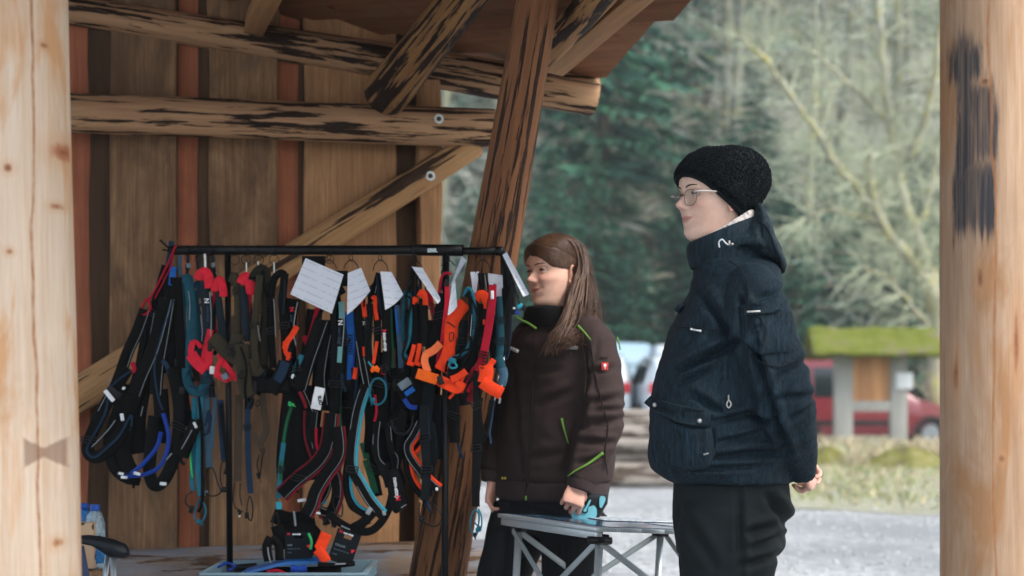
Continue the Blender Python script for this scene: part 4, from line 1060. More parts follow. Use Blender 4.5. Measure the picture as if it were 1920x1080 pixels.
for _ in range(9000):
    q = random.uniform(3.5, NR-.6); i = random.randrange(nthA); a_ = int(q); t_ = q-a_
    ti = random.random(); i2 = (i+1) % nthA; a2 = min(a_+1, NR); p = Vector((G3[a_, i]*(1-ti)+G3[a_, i2]*ti)*(1-t_)+(G3[a2, i]*(1-ti)+G3[a2, i2]*ti)*t_)
    if p.y > DA+.05: continue
    eu = Vector(G3[a_, (i+1) % nthA]-G3[a_, i-1]); ev = Vector(G3[min(a_+1, NR), i]-G3[a_-1, i]); n = eu.cross(ev)
    if n.length < 1e-12: continue
    n.normalize(); n = n if n.dot(p-HMA @ Vector(cA_)) > 0 else -n
    a = n.orthogonal().normalized(); a = Quaternion(n, random.uniform(0, 6.28)) @ a; b = n.cross(a); r = random.uniform(.0016, .0036); k = random.uniform(.05, .7)
    c_ = p+n*random.uniform(.0, .003); v2 = (b*(1-k)+n*k).normalized()
    fz.tube([c_+(a*math.cos(w_)+v2*math.sin(w_))*r for w_ in (0, 1.05, 2.1, 3.14, 4.19, 5.24)], .0008, 3, closed=True)
tag(fz.build('yarn_loops', mKnit, beanie), kind='stuff')
# ---- glasses
gl_ = bpy.data.objects.new('glasses', None); COL.objects.link(gl_); reg(gl_, Matrix.Translation(HMA @ Vector((.1, 0, .11))), A)
def rim_pts(sd, k=1.0):
    pts = []
    for i in range(28):
        a = 2*math.pi*i/28; u = math.copysign(abs(math.cos(a))**.8, math.cos(a)); v = math.copysign(abs(math.sin(a))**.8, math.sin(a))
        y = sd*(.0335+.0205*u*k*(1+.06*v)); z = .1045+.0205*v*k
        pts.append(HMA @ Vector((.0985-.006*(abs(y)/.035)**2*.9+.004*(.5-.5*v)*0, y, z)))
    return pts
for sd_ in (-1, 1):
    mb = MB(); mb.tube(rim_pts(sd_), .0012, 8, closed=True); mb.build('rim', mFrame, gl_)
    mb = MB(); q = rim_pts(sd_, .97); c_ = sum(q, Vector())/len(q); mb.loft([q, [c_.lerp(p, .5)+(HMA.to_3x3() @ Vector((.0012, 0, 0))) for p in q], [c_.lerp(p, .03)+(HMA.to_3x3() @ Vector((.0016, 0, 0))) for p in q]], 0, True); mb.build('lens', mLens, gl_)
    mb = MB(); tp = [HMA @ Vector(v) for v in ((.0935, sd_*.0535, .117), (.088, sd_*.0705, .118), (.05, sd_*.0775, .118), (.0, sd_*.0795, .116))]
    mb.tube(catmull(tp, 5), [.0022]*16, 8); mb.build('temple_arm', mTemple, gl_)
mb = MB(); mb.tube(catmull([HMA @ Vector((.0985, -.0125, .112)), HMA @ Vector((.1005, 0, .1145)), HMA @ Vector((.0985, .0125, .112))], 5), .0016, 8); mb.build('bridge', mFrame, gl_)
# ---------------------------------------------------------------- person in brown jacket
random.seed(77)
DB = 5.6; SB = F/DB; yB = math.radians(42); yHB = math.radians(50)
mBrown = plain('brown_softshell', lin('#352a28'), .85, .12, 25, bump=.25, bscale=420, bdist=.0008, spec=.2)
mRib = plain('brown_rib_knit', lin('#3a2f2f'), .9, .1, 25, bump=.3, bscale=300)
mFleece = plain('black_fleece', lin('#0a0b0d'), .95, .2, 60, bump=.4, bscale=200)
mLime = plain('lime_piping', lin('#648f3a'), .6, .1, 40, bump=0)
mRefl = NT('reflective_strip'); v = mRefl.coords((1, 1, 1), False); n = mRefl.n('ShaderNodeTexWave'); n.inputs['Scale'].default_value = 60; mRefl.l(v, n.inputs[0]); mRefl = mRefl.fin(mRefl.ramp(n.outputs['Fac'], [(.3, lin('#8c8f90')), (.7, lin('#d6d8d8'))]), .5)
mRed = plain('red_badge', lin('#c23a34'), .6, .05, 40, bump=0)
B = thing('person', (P(1040, 900, DB).x, DB, 0), 'smiling person with long brown hair and brown lime-piped jacket beside the clothes rail', 'person')
pb_ = lambda x, y, dz=0: P(x, y, DB+dz)
HMB = headM(pb_(1042, 575), yHB, math.radians(2), math.radians(2), 1.0)
torsoB = [(pb_(1050, 588), .058, .06), (pb_(1052, 605), .08, .075), (pb_(1050, 625), .155, .09), (pb_(1046, 690), .165, .11), (pb_(1042, 800), .16, .115), (pb_(1036, 900), .17, .12), (pb_(1033, 960), .165, .115)]
aL = MB(); etube(aL, [pb_(1118, 640, -.12), pb_(1128, 720, -.17), pb_(1126, 790, -.20), pb_(1100, 870, -.25), pb_(1082, 925, -.275)], [.045, .045, .04, .034, .026], [.045, .045, .04, .034, .024], 14)
hL = hand_at(hand(1, (.80, .85, .5), .10, (.8, .5, -.3)), pb_(1084, 904, -.272), (-.28, -.42, -1), (.22, -.95, .25), .86)
aR = MB(); etube(aR, [pb_(985, 640, .12), pb_(968, 720, .12), pb_(950, 790, .10), pb_(932, 860, .06), pb_(925, 905, .04)], [.045, .045, .04, .034, .026], [.045, .045, .04, .034, .024], 14)
hR = hand_at(hand(-1, (.35, .55, .4), .02, (.8, .35, -.35)), pb_(925, 898, .04), (-.12, -.1, -1), (-.75, .3, .1))
lg = MB(); etube(lg, [pb_(1080, 930, -.06), pb_(1062, 1040, -.10), pb_(1062, 1180, -.02), pb_(1066, 1320, .02)], [.085, .07, .05, .035], [.085, .07, .05, .035], 14)
etube(lg, [pb_(988, 930, .06), pb_(952, 1040, .02), pb_(935, 1180, .02), pb_(930, 1320, .08)], [.085, .07, .05, .035], [.085, .07, .05, .035], 14)
finish_body('body', B, HMB, .95, [([aL, hL], .0035, .30), ([aR, hR], .0035, .30), ([lg], .012, 0)], mSkinB, torsoB, yB, .9, .2)
for sd_ in (1, -1):
    e_ = ear_mb(sd_); e_.v = [tuple(HMB @ Vector(v)) for v in e_.v]; co, nr, fs = remesh([e_], .0022, 3); m_ = MB(); m_.v = [tuple(c) for c in co]; m_.f = fs; m_.m = [0]*len(fs)
    eo = m_.build('ear', mSkinB, B); ca = eo.data.color_attributes.new('tint', 'FLOAT_COLOR', 'POINT'); ca.data.foreach_set('color', np.tile(np.array([.0, .35, .0, 1], dtype=np.float32), len(co)))
# jacket
rowsB = [(596, 1056, .075, .075), (606, 1054, .125, .09), (620, 1051, .170, .105), (645, 1048, .195, .125), (690, 1046, .200, .135), (750, 1044, .202, .14), (810, 1042, .208, .145), (860, 1040, .212, .15), (893, 1037, .214, .152), (903, 1036, .205, .146)]
tb = MB(); tb.loft([ring(pb_(c, y), a, b, yB, 44, 2.3) for y, c, a, b in rowsB])
s1 = MB(); etube(s1, [pb_(1092, 612, -.085), pb_(1112, 640, -.125), pb_(1125, 690, -.155), pb_(1130, 740, -.180), pb_(1129, 790, -.205), pb_(1118, 832, -.228), pb_(1104, 866, -.245), pb_(1092, 893, -.262), pb_(1088, 903, -.266)],
                 [.050, .064, .070, .069, .068, .064, .056, .050, .044], [.055, .064, .070, .070, .068, .064, .056, .048, .044], 26)
s2 = MB(); etube(s2, [pb_(1000, 615, .09), pb_(986, 642, .12), pb_(973, 700, .13), pb_(959, 760, .12), pb_(944, 820, .09), pb_(934, 862, .06), pb_(927, 888, .045)],
                 [.045, .058, .060, .059, .056, .050, .044], [.05, .062, .064, .062, .058, .050, .044], 24)
crB = creasef([(1100, 700, 1150, 690, 7, .007), (1098, 760, 1160, 745, 8, .010), (1095, 800, 1165, 785, 8, .011), (1090, 830, 1150, 830, 7, .010), (1098, 660, 1092, 800, 8, .010), (1080, 800, 1060, 880, 8, .008), (960, 700, 975, 880, 8, .007),
               (1085, 870, 1125, 858, 6, .008), (1010, 760, 1080, 730, 9, .006), (990, 860, 1060, 850, 9, .006), (1105, 720, 1120, 640, 6, .004), (1110, 770, 1168, 768, 6, .008), (1000, 700, 1050, 690, 8, .005)], DB, DB+.02)
jkB, jbc, jbn = cloth_build('jacket', [tb, s1, s2], .0066, mBrown, B, lambda p: 1.5*crB(p)+.006*pn(p, 8, 7, 13, 2)+.003*pn(p, 22, 20, 30, 8), 5)
hm = MB(); hm.loft([ring(pb_(c, y), a, b, yB, 44, 2.3) for y, c, a, b in [(898, 1036, .200, .143), (904, 1035, .206, .148), (918, 1034, .203, .147), (932, 1033, .198, .142), (937, 1033, .190, .136)]])
hmO, hmc, _ = cloth_build('hem_band', [hm], .007, mRib, B, lambda p: .002*pn(p, 30, 30, 6), 2)
cf = MB(); etube(cf, [pb_(1093, 893, -.262), pb_(1089, 906, -.268), pb_(1085, 920, -.273)], [.046, .044, .038], [.046, .044, .038], 24); cf.build('cuff', mRib, B)
cf = MB(); etube(cf, [pb_(927, 886, .045), pb_(925, 896, .042), pb_(924, 904, .04)], [.043, .041, .036], [.043, .041, .036], 24); cf.build('cuff', mRib, B)
# collar and hood
n_ = 40
def ringy(px, py, a, b, til=0): return ring(pb_(px, py), a, b, yB+.1, n_, 2.1, til)
mb = MB(); mb.loft([ringy(1052, 612, .150, .115, 0), ringy(1048, 598, .122, .110, .06), ringy(1044, 586, .106, .104, .10), ringy(1043, 580, .098, .098, .10), ringy(1045, 586, .088, .088, .1), ringy(1050, 606, .08, .075, .05)], 0, False)
mb.build('collar', mFleece, B)
hd = inflate([(1062, 590), (1085, 576), (1104, 576), (1120, 590), (1126, 606), (1112, 614), (1085, 612), (1062, 606)], DB+.03, .13, 13, 2.3); hdo, hdc, _ = cloth_build('hood', [hd], .0066, mBrown, B, lambda p: .004*pn(p, 15, 12, 15), 3)
allc = np.concatenate([jbc, hdc])
mSeamB = plain('brown_seam', lin('#1b1514'), .9, .1, 30, bump=0)
strip_on(jbc, [(1004, 640), (1001, 700), (996, 780), (991, 860), (986, 934)], DB, .006, 'zip', mSeamB, B, .002)
strip_on(jbc, [(1107, 640), (1114, 690), (1122, 730), (1131, 765), (1140, 800), (1134, 850), (1140, 890)], DB, .004, 'sleeve_seam', mSeamB, B, .001)
strip_on(jbc, [(1086, 632), (1092, 650), (1098, 690), (1096, 740)], DB, .004, 'armhole_seam', mSeamB, B, .001)
for pts, wd in (([(1053, 784), (1058, 806), (1066, 832)], (.008, .003)), ([(1064, 893), (1080, 882), (1105, 868), (1131, 849)], (.003, .009)), ([(1083, 610), (1095, 622), (1108, 638)], (.008, .003)), ([(1157, 632), (1161, 645), (1163, 656)], .005)):
    strip_on(jbc, pts, DB, wd, 'lime_piping', mLime, B, .003)
mb = MB(); mb.tube(catmull([pb_(966, 594, -.02), pb_(976, 600, -.06), pb_(990, 606, -.085), pb_(1005, 616, -.11)], 5), .004, 6); mb.build('lime_piping', mLime, B)
for pts in ([(1060, 652), (1083, 652)], [(955, 652), (972, 659)]): strip_on(jbc, pts, DB, .011, 'reflective_strip', mRefl, B, .003)
q = snap(jbc, 1134, 687, DB, .004); mb = MB(); mb.box(q, (.021, .003, .024), bev=.001); bd = mb.build('badge', mRed, B)
mb = MB(); mb.sphere(q+Vector((0, -.002, .003)), (.005, .0012, .0055), 10, 6); mb.box(q+Vector((0, -.002, -.006)), (.0026, .0018, .008)); mb.build('badge_emblem', mWhite, bd)
strip_on(jbc, [(1124, 670), (1140, 671)], DB, .004, 'sleeve_pocket_slit', mSeamB, B, .002)
for x in (942, 947): 
    q = snap(jbc, x, 897, DB, .003); mb = MB(); mb.box(q, (.006, .002, .009)); mb.build('chest_mark', plain('yellow_stitch', lin('#a89a3c'), .7, 0, 20, bump=0), B)
mb = MB(); q = snap(hmc, 986, 930, DB, .004); mb.tube([q, q+Vector((0, -.003, -.014))], .003, 6); mb.build('zip_pull', mLime, B)
# trousers
mPantB = plain('black_softshell_trousers', lin('#0e1216'), .8, .2, 30, bump=.15, bscale=400, bdist=.0006)
t1 = MB(); t1.loft([ring(pb_(c, y), a, b, yB, 40, 2.3) for y, c, a, b in [(900, 1036, .17, .12), (935, 1034, .18, .13), (965, 1032, .185, .135), (1000, 1030, .175, .13)]])
t2 = MB(); etube(t2, [pb_(1078, 960, -.06), pb_(1066, 1040, -.10), pb_(1062, 1110, -.09), pb_(1062, 1200, -.04), pb_(1066, 1338, .02)], [.112, .092, .082, .075, .07], [.11, .10, .09, .08, .07], 22)
t3 = MB(); etube(t3, [pb_(985, 960, .05), pb_(956, 1040, .03), pb_(938, 1110, .02), pb_(932, 1200, .04), pb_(930, 1338, .08)], [.112, .094, .084, .075, .07], [.11, .10, .09, .08, .07], 22)
crPB = creasef([(950, 980, 940, 1080, 9, .008), (1000, 960, 1060, 985, 8, .008), (930, 1000, 985, 985, 8, .006), (1050, 1000, 1060, 1080, 8, .006)], DB, DB+.1)
cloth_build('trousers', [t1, t2, t3], .009, mPantB, B, lambda p: 1.6*crPB(p)+.006*pn(p, 8, 7, 10, 4), 4)
shoe(B, 1066, 1380, DB+.02, yB, mBoot); shoe(B, 930, 1380, DB+.08, yB+.3, mBoot)
# ---- hair: cap on the skull and long locks
mHair = NT('brown_hair'); n = mHair.noise(mHair.coords((1, 1, .25), False), 140, 4, .6); n2 = mHair.noise(mHair.coords((1, 1, .6), False), 18, 3, .6)
c = mHair.ramp(n, [(.3, lin('#22160f')), (.7, lin('#5a4030'))]); c = mHair.mix(mHair.ramp(n2, [(.4, (0, 0, 0)), (.7, (.7, .7, .7))]), c, lin('#6a4d39'))
mHair.bump(n, .5, .002)
mHair = mHair.fin(c, .4, 0, .35)
hv, hf, _, nth = head_grid(.9); hv = hv.copy()
lx, ly, lz = hv[:, 0], hv[:, 1], hv[:, 2]
line = np.where(lx > 0, .119+.046*(np.clip(lx-.048, 0, .2)/.046)**2, .128-1.5*np.clip(-lx, 0, .05))
k_ = np.clip((lz-line)/.052, 0, 1); k_ = k_**.75
ctr = np.array([-.01, 0, .10]); dirs = hv-ctr; dirs /= np.linalg.norm(dirs, axis=1)[:, None]
part = .004*np.exp(-((ly+.012)/.006)**2)*(lz > .15)
thick = .0165*k_-.003*(1-k_)-part
thick += .002*np.array([mnoise.noise(Vector((a*22, b*22, c_*9))) for a, b, c_ in hv.tolist()])*k_
hv = hv+dirs*thick[:, None]
keep = k_ > 0
fs = [f for f in hf if any(keep[i] for i in f)]
used = sorted({i for f in fs for i in f}); mp = {o_: n2_ for n2_, o_ in enumerate(used)}
mb = MB(); mb.v = [tuple(HMB @ Vector(hv[i])) for i in used]; mb.f = [tuple(mp[i] for i in f) for f in fs]; mb.m = [0]*len(fs)
hair = mb.build('hair', mHair, B)
locks = MB()
shell = (hv-ctr); sl_ = np.linalg.norm(shell, axis=1); sdir_ = shell/sl_[:, None]
def onshell(d, lift):
    d = np.array(d, float); d /= np.linalg.norm(d); j = int(np.argmax(sdir_ @ d)); return HMB @ Vector(ctr+sdir_[j]*(sl_[j]+lift))
# guide curves: local head coordinates on the skull, then down over the near shoulder
def guide(u, w_):
    """u 0..1 from the front lock to the back lock, w_ depth layer"""
    lay = .006+.022*w_
    top = onshell((.30-1.0*u, -.06, 1), .0004+.001*w_)
    m1 = onshell((.02-.92*u, .60, .80), (.0002+.0016*w_)*min(1, u*3))
    m2 = onshell((-.25-.72*u, .98, .30-.1*u), .0008+(.0012+.006*w_)*min(1, .15+u*2))
    m3 = pb_(1068+46*u, 552+12*u, -.085-.03*w_+.08*u)
    m4 = pb_(1052+58*u, 598+6*u, -.125-.04*w_+.07*u)
    m5 = pb_(1036+58*u-16*u*u, 634+4*u, -.165-.03*w_+.035*u)
    m6 = pb_(1020+62*u-26*u*u, 664-22*u+random.uniform(-14, 10), -.172-.02*w_+.015*u)
    return [top, m1, m2, m3, m4, m5, m6]
for i in range(420):
    u = random.random(); w_ = random.random(); g = guide(u, w_); j = Vector((random.gauss(0, .004), random.gauss(0, .004), 0)); k2 = len(g)
    g = [p+Vector((random.gauss(0, .0022), random.gauss(0, .003), random.gauss(0, .002)))*(.4+q*.55)+j*(q/k2)+Vector((math.sin(q*1.9+u*9)*.004*max(0, q-2)/3, 0, 0)) for q, p in enumerate(g)]
    if random.random() < .3: g = g[:-1]
    if random.random() < .18: g = g[:-2]
    c = catmull(g, 4); kk = len(c); r0 = random.uniform(.0016, .0036)
    locks.tube(c, [r0*(.5+.5*min(1, q/4))*(1 if q < kk*.6 else max(1-(q/kk-.6)/.42, .12)) for q in range(kk)], 5, cap=False)
# sweep from the parting over the temple to behind the ear
for i in range(300):
    u = random.random()
    u = u*.55; jz = random.gauss(0, .004)
    g = [onshell((x, y, z+up*u+jz*.6), .0012+.002*random.random()) for x, y, z, up in ((.085, -.022, .080, .02), (.100, .006, .071, .05), (.093, .034, .060, .06), (.079, .056, .040, .07), (.055, .074, .029, .07), (.024, .083, .024, .06), (-.010, .088, .016, .05), (-.034, .088, -.004, .04))]
    c = catmull(g, 4); kk = len(c); locks.tube(c, [.0018*(.4+.6*math.sin(math.pi*(q+.5)/kk)) for q in range(kk)], 5, cap=False)
for i in range(420):
    u = random.random(); a = np.array([.92-1.5*u, -.10+random.gauss(0, .02), .95]); b = np.array([-.18-.75*u, .98, .36-.30*u+.1*random.random()]); g = []
    for q in range(8):
        t_ = q/7; d = a*(1-t_)+b*t_; d = d/np.linalg.norm(d)+np.array([.42*(1-u)*math.sin(t_*3.14), .12*math.sin(t_*3.14), .22*math.sin(t_*3.14)])
        g.append(onshell(d, .0006+random.gauss(0, .0004)))
    c = catmull(g, 3); kk = len(c); locks.tube(c, [.0015*(.35+.65*math.sin(math.pi*(q+.5)/kk)) for q in range(kk)], 4, cap=False)
for i in range(90):   # far side and loose hairs
    u = random.random()
    g = [HMB @ Vector((-.03-.05*u, -.02, .222-.02*u)), HMB @ Vector((-.06-.05*u, -.05, .16)), HMB @ Vector((-.08, -.06, .09)), pb_(1082+20*u, 570, .06), pb_(1086+22*u, 610, .03)]
    c = catmull(g, 4); locks.tube(c, .0025, 5, cap=False)
for i in range(110):
    u = random.uniform(.55, 1.05); g = guide(u, 1.0); g = [p+Vector((random.gauss(.004, .007), random.gauss(0, .006), random.gauss(0, .004)))*(q*.55) for q, p in enumerate(g)]
    c = catmull(g[1:], 5); locks.tube(c, .0005, 3, cap=False)
tag(locks.build('long_locks', mHair, hair), kind='stuff')
# ---------------------------------------------------------------- treat pouch hanging at the hip
mCyan = plain('cyan_fabric', lin('#6fb6c4'), .6, .1, 30, bump=0); mPouch = plain('black_pouch', lin('#12181c'), .7, .1, 30)
pd = DB-.245
pz = lambda x, y, e=0: P(x, y, pd-e)
pouch = tag(reg(bpy.data.objects.new('treat_pouch', None), Matrix.Translation(pz(1105, 968))), 'cyan and black pouch with bone print below the brown jacket hem', 'pouch'); COL.objects.link(pouch)
ol = [(1074, 926), (1141, 926), (1139, 944), (1128, 962), (1122, 972), (1074, 972)]
inflate(ol, pd, .03, 11, 3.5).build('pouch_body', mPouch, pouch)
def patch(name, ol, e, mat):
    mb = MB(); mb.prism([pz(x, y, e) for x, y in catmull([Vector((a, b, 0)) for a, b in ol], 4, True) for x, y in [(x, y)]] if False else [pz(p.x, p.y, e) for p in catmull([Vector((a, b, 0)) for a, b in ol], 4, True)], (0, .004, 0)); return mb.build(name, mat, pouch, smooth=False)
patch('printed_panel', [(1074, 950), (1082, 940), (1090, 936), (1096, 946), (1104, 950), (1114, 948), (1119, 958), (1114, 971), (1074, 971)], .033, mCyan)
patch('bone_print', [(1091, 958), (1097, 950), (1101, 940), (1105, 934), (1111, 935), (1108, 944), (1103, 952), (1102, 960), (1096, 963)], .037, mPouch)
patch('bone_print', [(1094, 957), (1099, 950), (1103, 941), (1106, 937), (1108, 938), (1105, 946), (1101, 953), (1100, 958), (1096, 960)], .041, mCyan)
patch('printed_stripe', [(1125, 932), (1133, 931), (1135, 938), (1128, 952), (1124, 948)], .033, mCyan)
# ================================================================ clothes rail with harnesses
random.seed(12)
mBlkMetal = plain('black_powder_steel', lin('#0c0d0f'), .42, .15, 60, bump=.05, bscale=200)
mLabel = NT('rail_label'); v = mLabel.coords((1, 1, 1), False); n = mLabel.noise(mLabel.coords((140, 1, 300), False), 1, 1); mLabel = mLabel.fin(mLabel.ramp(n, [(.45, lin('#8fa3a6')), (.55, lin('#d3dcde'))]), .5)
DL, DR = 5.62, 5.42
def RD(px): return DL+(DR-DL)*(px-428)/(834-428)
def R_(px, py, e=0.0): return P(px, py, RD(px)-e)
rack = thing('clothes_rail', (R_(640, 900).x, 5.5, 0), 'black tubular steel clothes rail carrying the dog harnesses', 'clothes rail')
mb = MB(); mb.tube([R_(324, 469), R_(836, 469)], .0155, 14); mb.build('top_bar', mBlkMetal, rack)
mb = MB(); mb.tube([R_(775, 468.5), R_(868, 469.5)], .0185, 14); mb.build('bar_sleeve', mBlkMetal, rack)
mb = MB(); mb.tube([R_(836, 470.5), R_(938, 471)], .0120, 14); mb.tube([R_(932, 471), R_(944, 471)], .0150, 14); mb.build('extension_bar', mBlkMetal, rack)
mb = MB(); mb.tube([R_(320, 469), R_(327, 469)], .0175, 14); mb.build('end_cap', mBlkMetal, rack)
mb = MB(); mb.tube([R_(427, 470), P(431, 1071, DL)], .0105, 12); mb.build('upright', mBlkMetal, rack)
mb = MB(); mb.tube([R_(836, 470), P(833, 1372, DR)], .0112, 12); mb.build('upright', mBlkMetal, rack)
mb = MB(); mb.tube([R_(943, 471), R_(944, 560)], .009, 10); mb.build('hanger_stub', mBlkMetal, rack)
mb = MB(); mb.tube([P(431, 1066, DL), P(481, 1062, DL-.02)], .012, 10); mb.tube([P(431, 1066, DL), P(452, 1080, DL-.22)], .012, 10); mb.build('foot', mBlkMetal, rack)
mb = MB(); mb.tube([P(833, 1368, DR+.25), P(833, 1368, DR-.25)], .0125, 10); mb.build('foot', mBlkMetal, rack)
q = R_(815, 469.5, .0195); mb = MB(); mb.box(q, (.046, .002, .0125), bev=.0008); mb.build('label', mLabel, rack)

def hmat(name, h, k=1.0, rough=.75, bs=500, **kw): return plain(name, lin(h, k), rough, .16, 40, bump=.3, bscale=bs, bdist=.0006, **{**dict(spec=.15), **kw})
HM = dict(
 k=hmat('black_webbing', '#060708'), k2=hmat('black_mesh_pad', '#080a0c', bs=900), n=hmat('dark_navy_pad', '#0c1419'), s=hmat('slate_pad', '#1c272f'),
 t=hmat('teal_pad', '#1a4c5a'), T=hmat('teal_webbing', '#236a7c'), dt=hmat('dark_teal_pad', '#18414c'), c=hmat('cyan_trim', '#3597ab'), lt=hmat('pale_teal_panel', '#6fa5a6'),
 b=hmat('blue_webbing', '#1f5fb0'), B=hmat('blue_tube', '#1b3f96', rough=.45), sb=hmat('steel_blue_strap', '#3c5a6e'), nv=hmat('navy_strap', '#1c3247'),
 r=hmat('red_padding', '#d8283a'), R=hmat('crimson_webbing', '#a3142c'), dr=hmat('dark_red_trim', '#7a1a26'), o=hmat('orange_red_webbing', '#f0451f'), O=hmat('orange_webbing', '#ff6a1e'), lo=hmat('light_orange_webbing', '#ff7c4a'),
 ol=hmat('olive_cordura', '#3a3528'), od=hmat('dark_olive_cordura', '#25231c'), br=hmat('brown_strap', '#463a2e'), g=hmat('green_webbing', '#1f5a3c'), gg=hmat('bright_green_cord', '#3cb868'),
 w=hmat('reflective_thread', '#8f979b', rough=.5), gy=hmat('grey_plastic', '#6c7a84', rough=.4), wp=hmat('white_patch', '#e4e8ea'), kp=plain('black_plastic', lin('#0d0f11'), .35, .1, 40, bump=0), me=mZinc)
def strap(mb, pts, w_px, th=.004, e0=0.0, flat=True, per=6, taper=None, tw=None):
    """webbing band through pixels (x, y[, extra towards the viewer])"""
    c3 = [R_(p[0], p[1], e0+(p[2] if len(p) > 2 else 0)) for p in pts]
    c = catmull(c3, per); k = len(c); rings = []
    for i, p in enumerate(c):
        t = (c[min(i+1, k-1)]-c[max(i-1, 0)]); t = t.normalized() if t.length > 1e-9 else Vector((0, 0, -1))
        nrm = Vector((0, -1, 0)); nrm = (nrm-t*nrm.dot(t)).normalized(); s = t.cross(nrm)
        a = (tw if tw is not None else 0)+.28*mnoise.noise(p*9); s2 = s*math.cos(a)+nrm*math.sin(a); n2 = nrm*math.cos(a)-s*math.sin(a)
        u = i/(k-1); ww = w_px*p.y/F/2
        if taper: ww *= np.interp(u, np.linspace(0, 1, len(taper)), taper)
        if flat: ring_ = [(1, -.5), (1, .5), (.9, 1), (-.9, 1), (-1, .5), (-1, -.5), (-.9, -1), (.9, -1)]
        else: ring_ = [(math.cos(q), math.sin(q)) for q in [2*math.pi*j/10 for j in range(10)]]
        rings.append([p+s2*ww*x+n2*th*y for x, y in ring_])
    mb.loft(rings); return c
def cordp(mb, pts, r_px, e0=0.0, closed=False, per=6):
    c = catmull([R_(p[0], p[1], e0+(p[2] if len(p) > 2 else 0)) for p in pts], per, closed); mb.tube(c, r_px*5.5/F, 7, closed=closed)
def edge(pts, off, e=.006):
    """polyline moved sideways by off pixels"""
    out = []
    for i, p in enumerate(pts):
        a, b = pts[max(i-1, 0)], pts[min(i+1, len(pts)-1)]; dx, dy = b[0]-a[0], b[1]-a[1]; L = math.hypot(dx, dy) or 1
        out.append((p[0]-dy/L*off, p[1]+dx/L*off, (p[2] if len(p) > 2 else 0)+e))
    return out
PARTN = {'k': 'strap', 'k2': 'mesh_panel', 'n': 'pad', 's': 'pad', 't': 'pad', 'dt': 'pad', 'w': 'reflective_piping', 'kp': 'buckle', 'gy': 'buckle', 'c': 'trim', 'me': 'ring', 'B': 'tube', 'wp': 'patch'}
def harness(x, y, label, items, name='dog_harness', cat='harness', e=0.0, group='dog harnesses on the rail', extra=True):
    """items: (material, kind, points, width, [extra depth]); kinds: s strap, p pad, c cord, C closed cord, r reflective double line, b buckle box"""
    root = thing(name, R_(x, y, e), label, cat, group)
    for it in items:
        m, kd, pts, wd = it[:4]; ex = e+(it[4] if len(it) > 4 else 0); mb = MB(); nm = PARTN.get(m, 'strap')
        if kd == 's': strap(mb, pts, wd, .0035, ex)
        elif kd == 'p': strap(mb, pts, wd, .0085, ex, False, taper=[.55, .95, 1, 1, .95, .6]); nm = 'pad'
        elif kd == 'P': strap(mb, pts, wd, .0075, ex, False); nm = 'pad'
        elif kd == 'c': cordp(mb, pts, wd, ex); nm = 'bungee_cord' if m not in ('B',) else 'tube'
        elif kd == 'C': cordp(mb, pts, wd, ex, True); nm = 'cord_loop'
        elif kd == 'r':
            for sg in (-1, 1):
                m2 = MB(); strap(m2, edge(pts, sg*wd*.36, .0045), 1.0, .0010, ex); m2.build('reflective_piping', HM['w'], root)
            strap(mb, pts, wd, .0035, ex)
        elif kd == 'e':   # coloured edge beside a band; wd = (offset, width)
            strap(mb, edge(pts, wd[0], .001), wd[1], .005, ex, False); nm = 'trim'
        elif kd == 'w':
            strap(mb, pts, wd*.8, .0012, ex+.005); nm = 'reflective_piping'
        elif kd == 'b':
            (cx, cy, rot), (bw, bh) = pts, wd; q = R_(cx, cy, ex+.006); k = q.y/F
            mb.box(q, (bw*k, .010, bh*k), Matrix.Rotation(math.radians(rot), 3, 'Y'), bev=.002); nm = 'buckle' if m in ('kp', 'gy', 'O', 'T') else 'patch'
        elif kd == 'k':  # knot
            q = R_(pts[0], pts[1], ex); k = q.y/F
            for j in range(4): mb.sphere(q+Vector((random.gauss(0, 1.6*k), random.gauss(0, 1.2*k), random.gauss(0, 2.2*k))), wd*k, 8, 6)
            for j in range(3): mb.tube([q, q+Vector((random.gauss(0, 4*k), random.gauss(0, 2*k), -abs(random.gauss(5*k, 3*k))))], .9*k, 5)
            nm = 'knot'
        o = mb.build(nm, HM[m], root, auto=45)
    if group and extra:
        rs = random.Random(int(x*7+y)); big = [it for it in items if it[1] in 'sPr' and len(it[2]) > 2 and it[0] in ('k', 'n', 's', 't', 'k2', 'T', 'ol', 'od', 'dt', 'R', 'nv')]
        for q in range(min(3, len(big))):
            it = rs.choice(big); sh = [(p_[0]+rs.uniform(-8, 8), p_[1]+rs.uniform(-6, 10)) for p_ in it[2]]; mb = MB(); m = rs.choice(['k', 'k', 'n', 'nv', 'k2'])
            strap(mb, sh+[(sh[-1][0]+rs.uniform(-10, 10), sh[-1][1]+rs.uniform(8, 30))], rs.uniform(4, 8), .0022, e+(it[4] if len(it) > 4 else 0)+rs.uniform(-.02, .014), tw=rs.uniform(-.9, .9)); mb.build('thin_strap', HM[m], root, auto=45)
        for q in range(min(2, len(big))):
            it = rs.choice(big); p_ = rs.choice(it[2][1:-1]); mb = MB(); qv = R_(p_[0], p_[1], e+(it[4] if len(it) > 4 else 0)+.009); k = qv.y/F
            w2 = (it[3] if not isinstance(it[3], tuple) else 10)*.62*k; rt_ = Matrix.Rotation(rs.uniform(-.5, .5), 3, 'Y'); hh = 5.5*k
            for cx_, cz_, sx_, sz_ in ((0, hh, w2*2, 1.8*k), (0, -hh, w2*2, 1.8*k), (-w2, 0, 1.8*k, hh*2), (w2, 0, 1.8*k, hh*2), (0, 0, w2*2, 1.6*k)): mb.box(qv+rt_ @ Vector((cx_, 0, cz_)), (sx_, .005, sz_), rt_, bev=.0008)
            mb.build('slider_buckle', HM['kp'], root, auto=30)
    return root
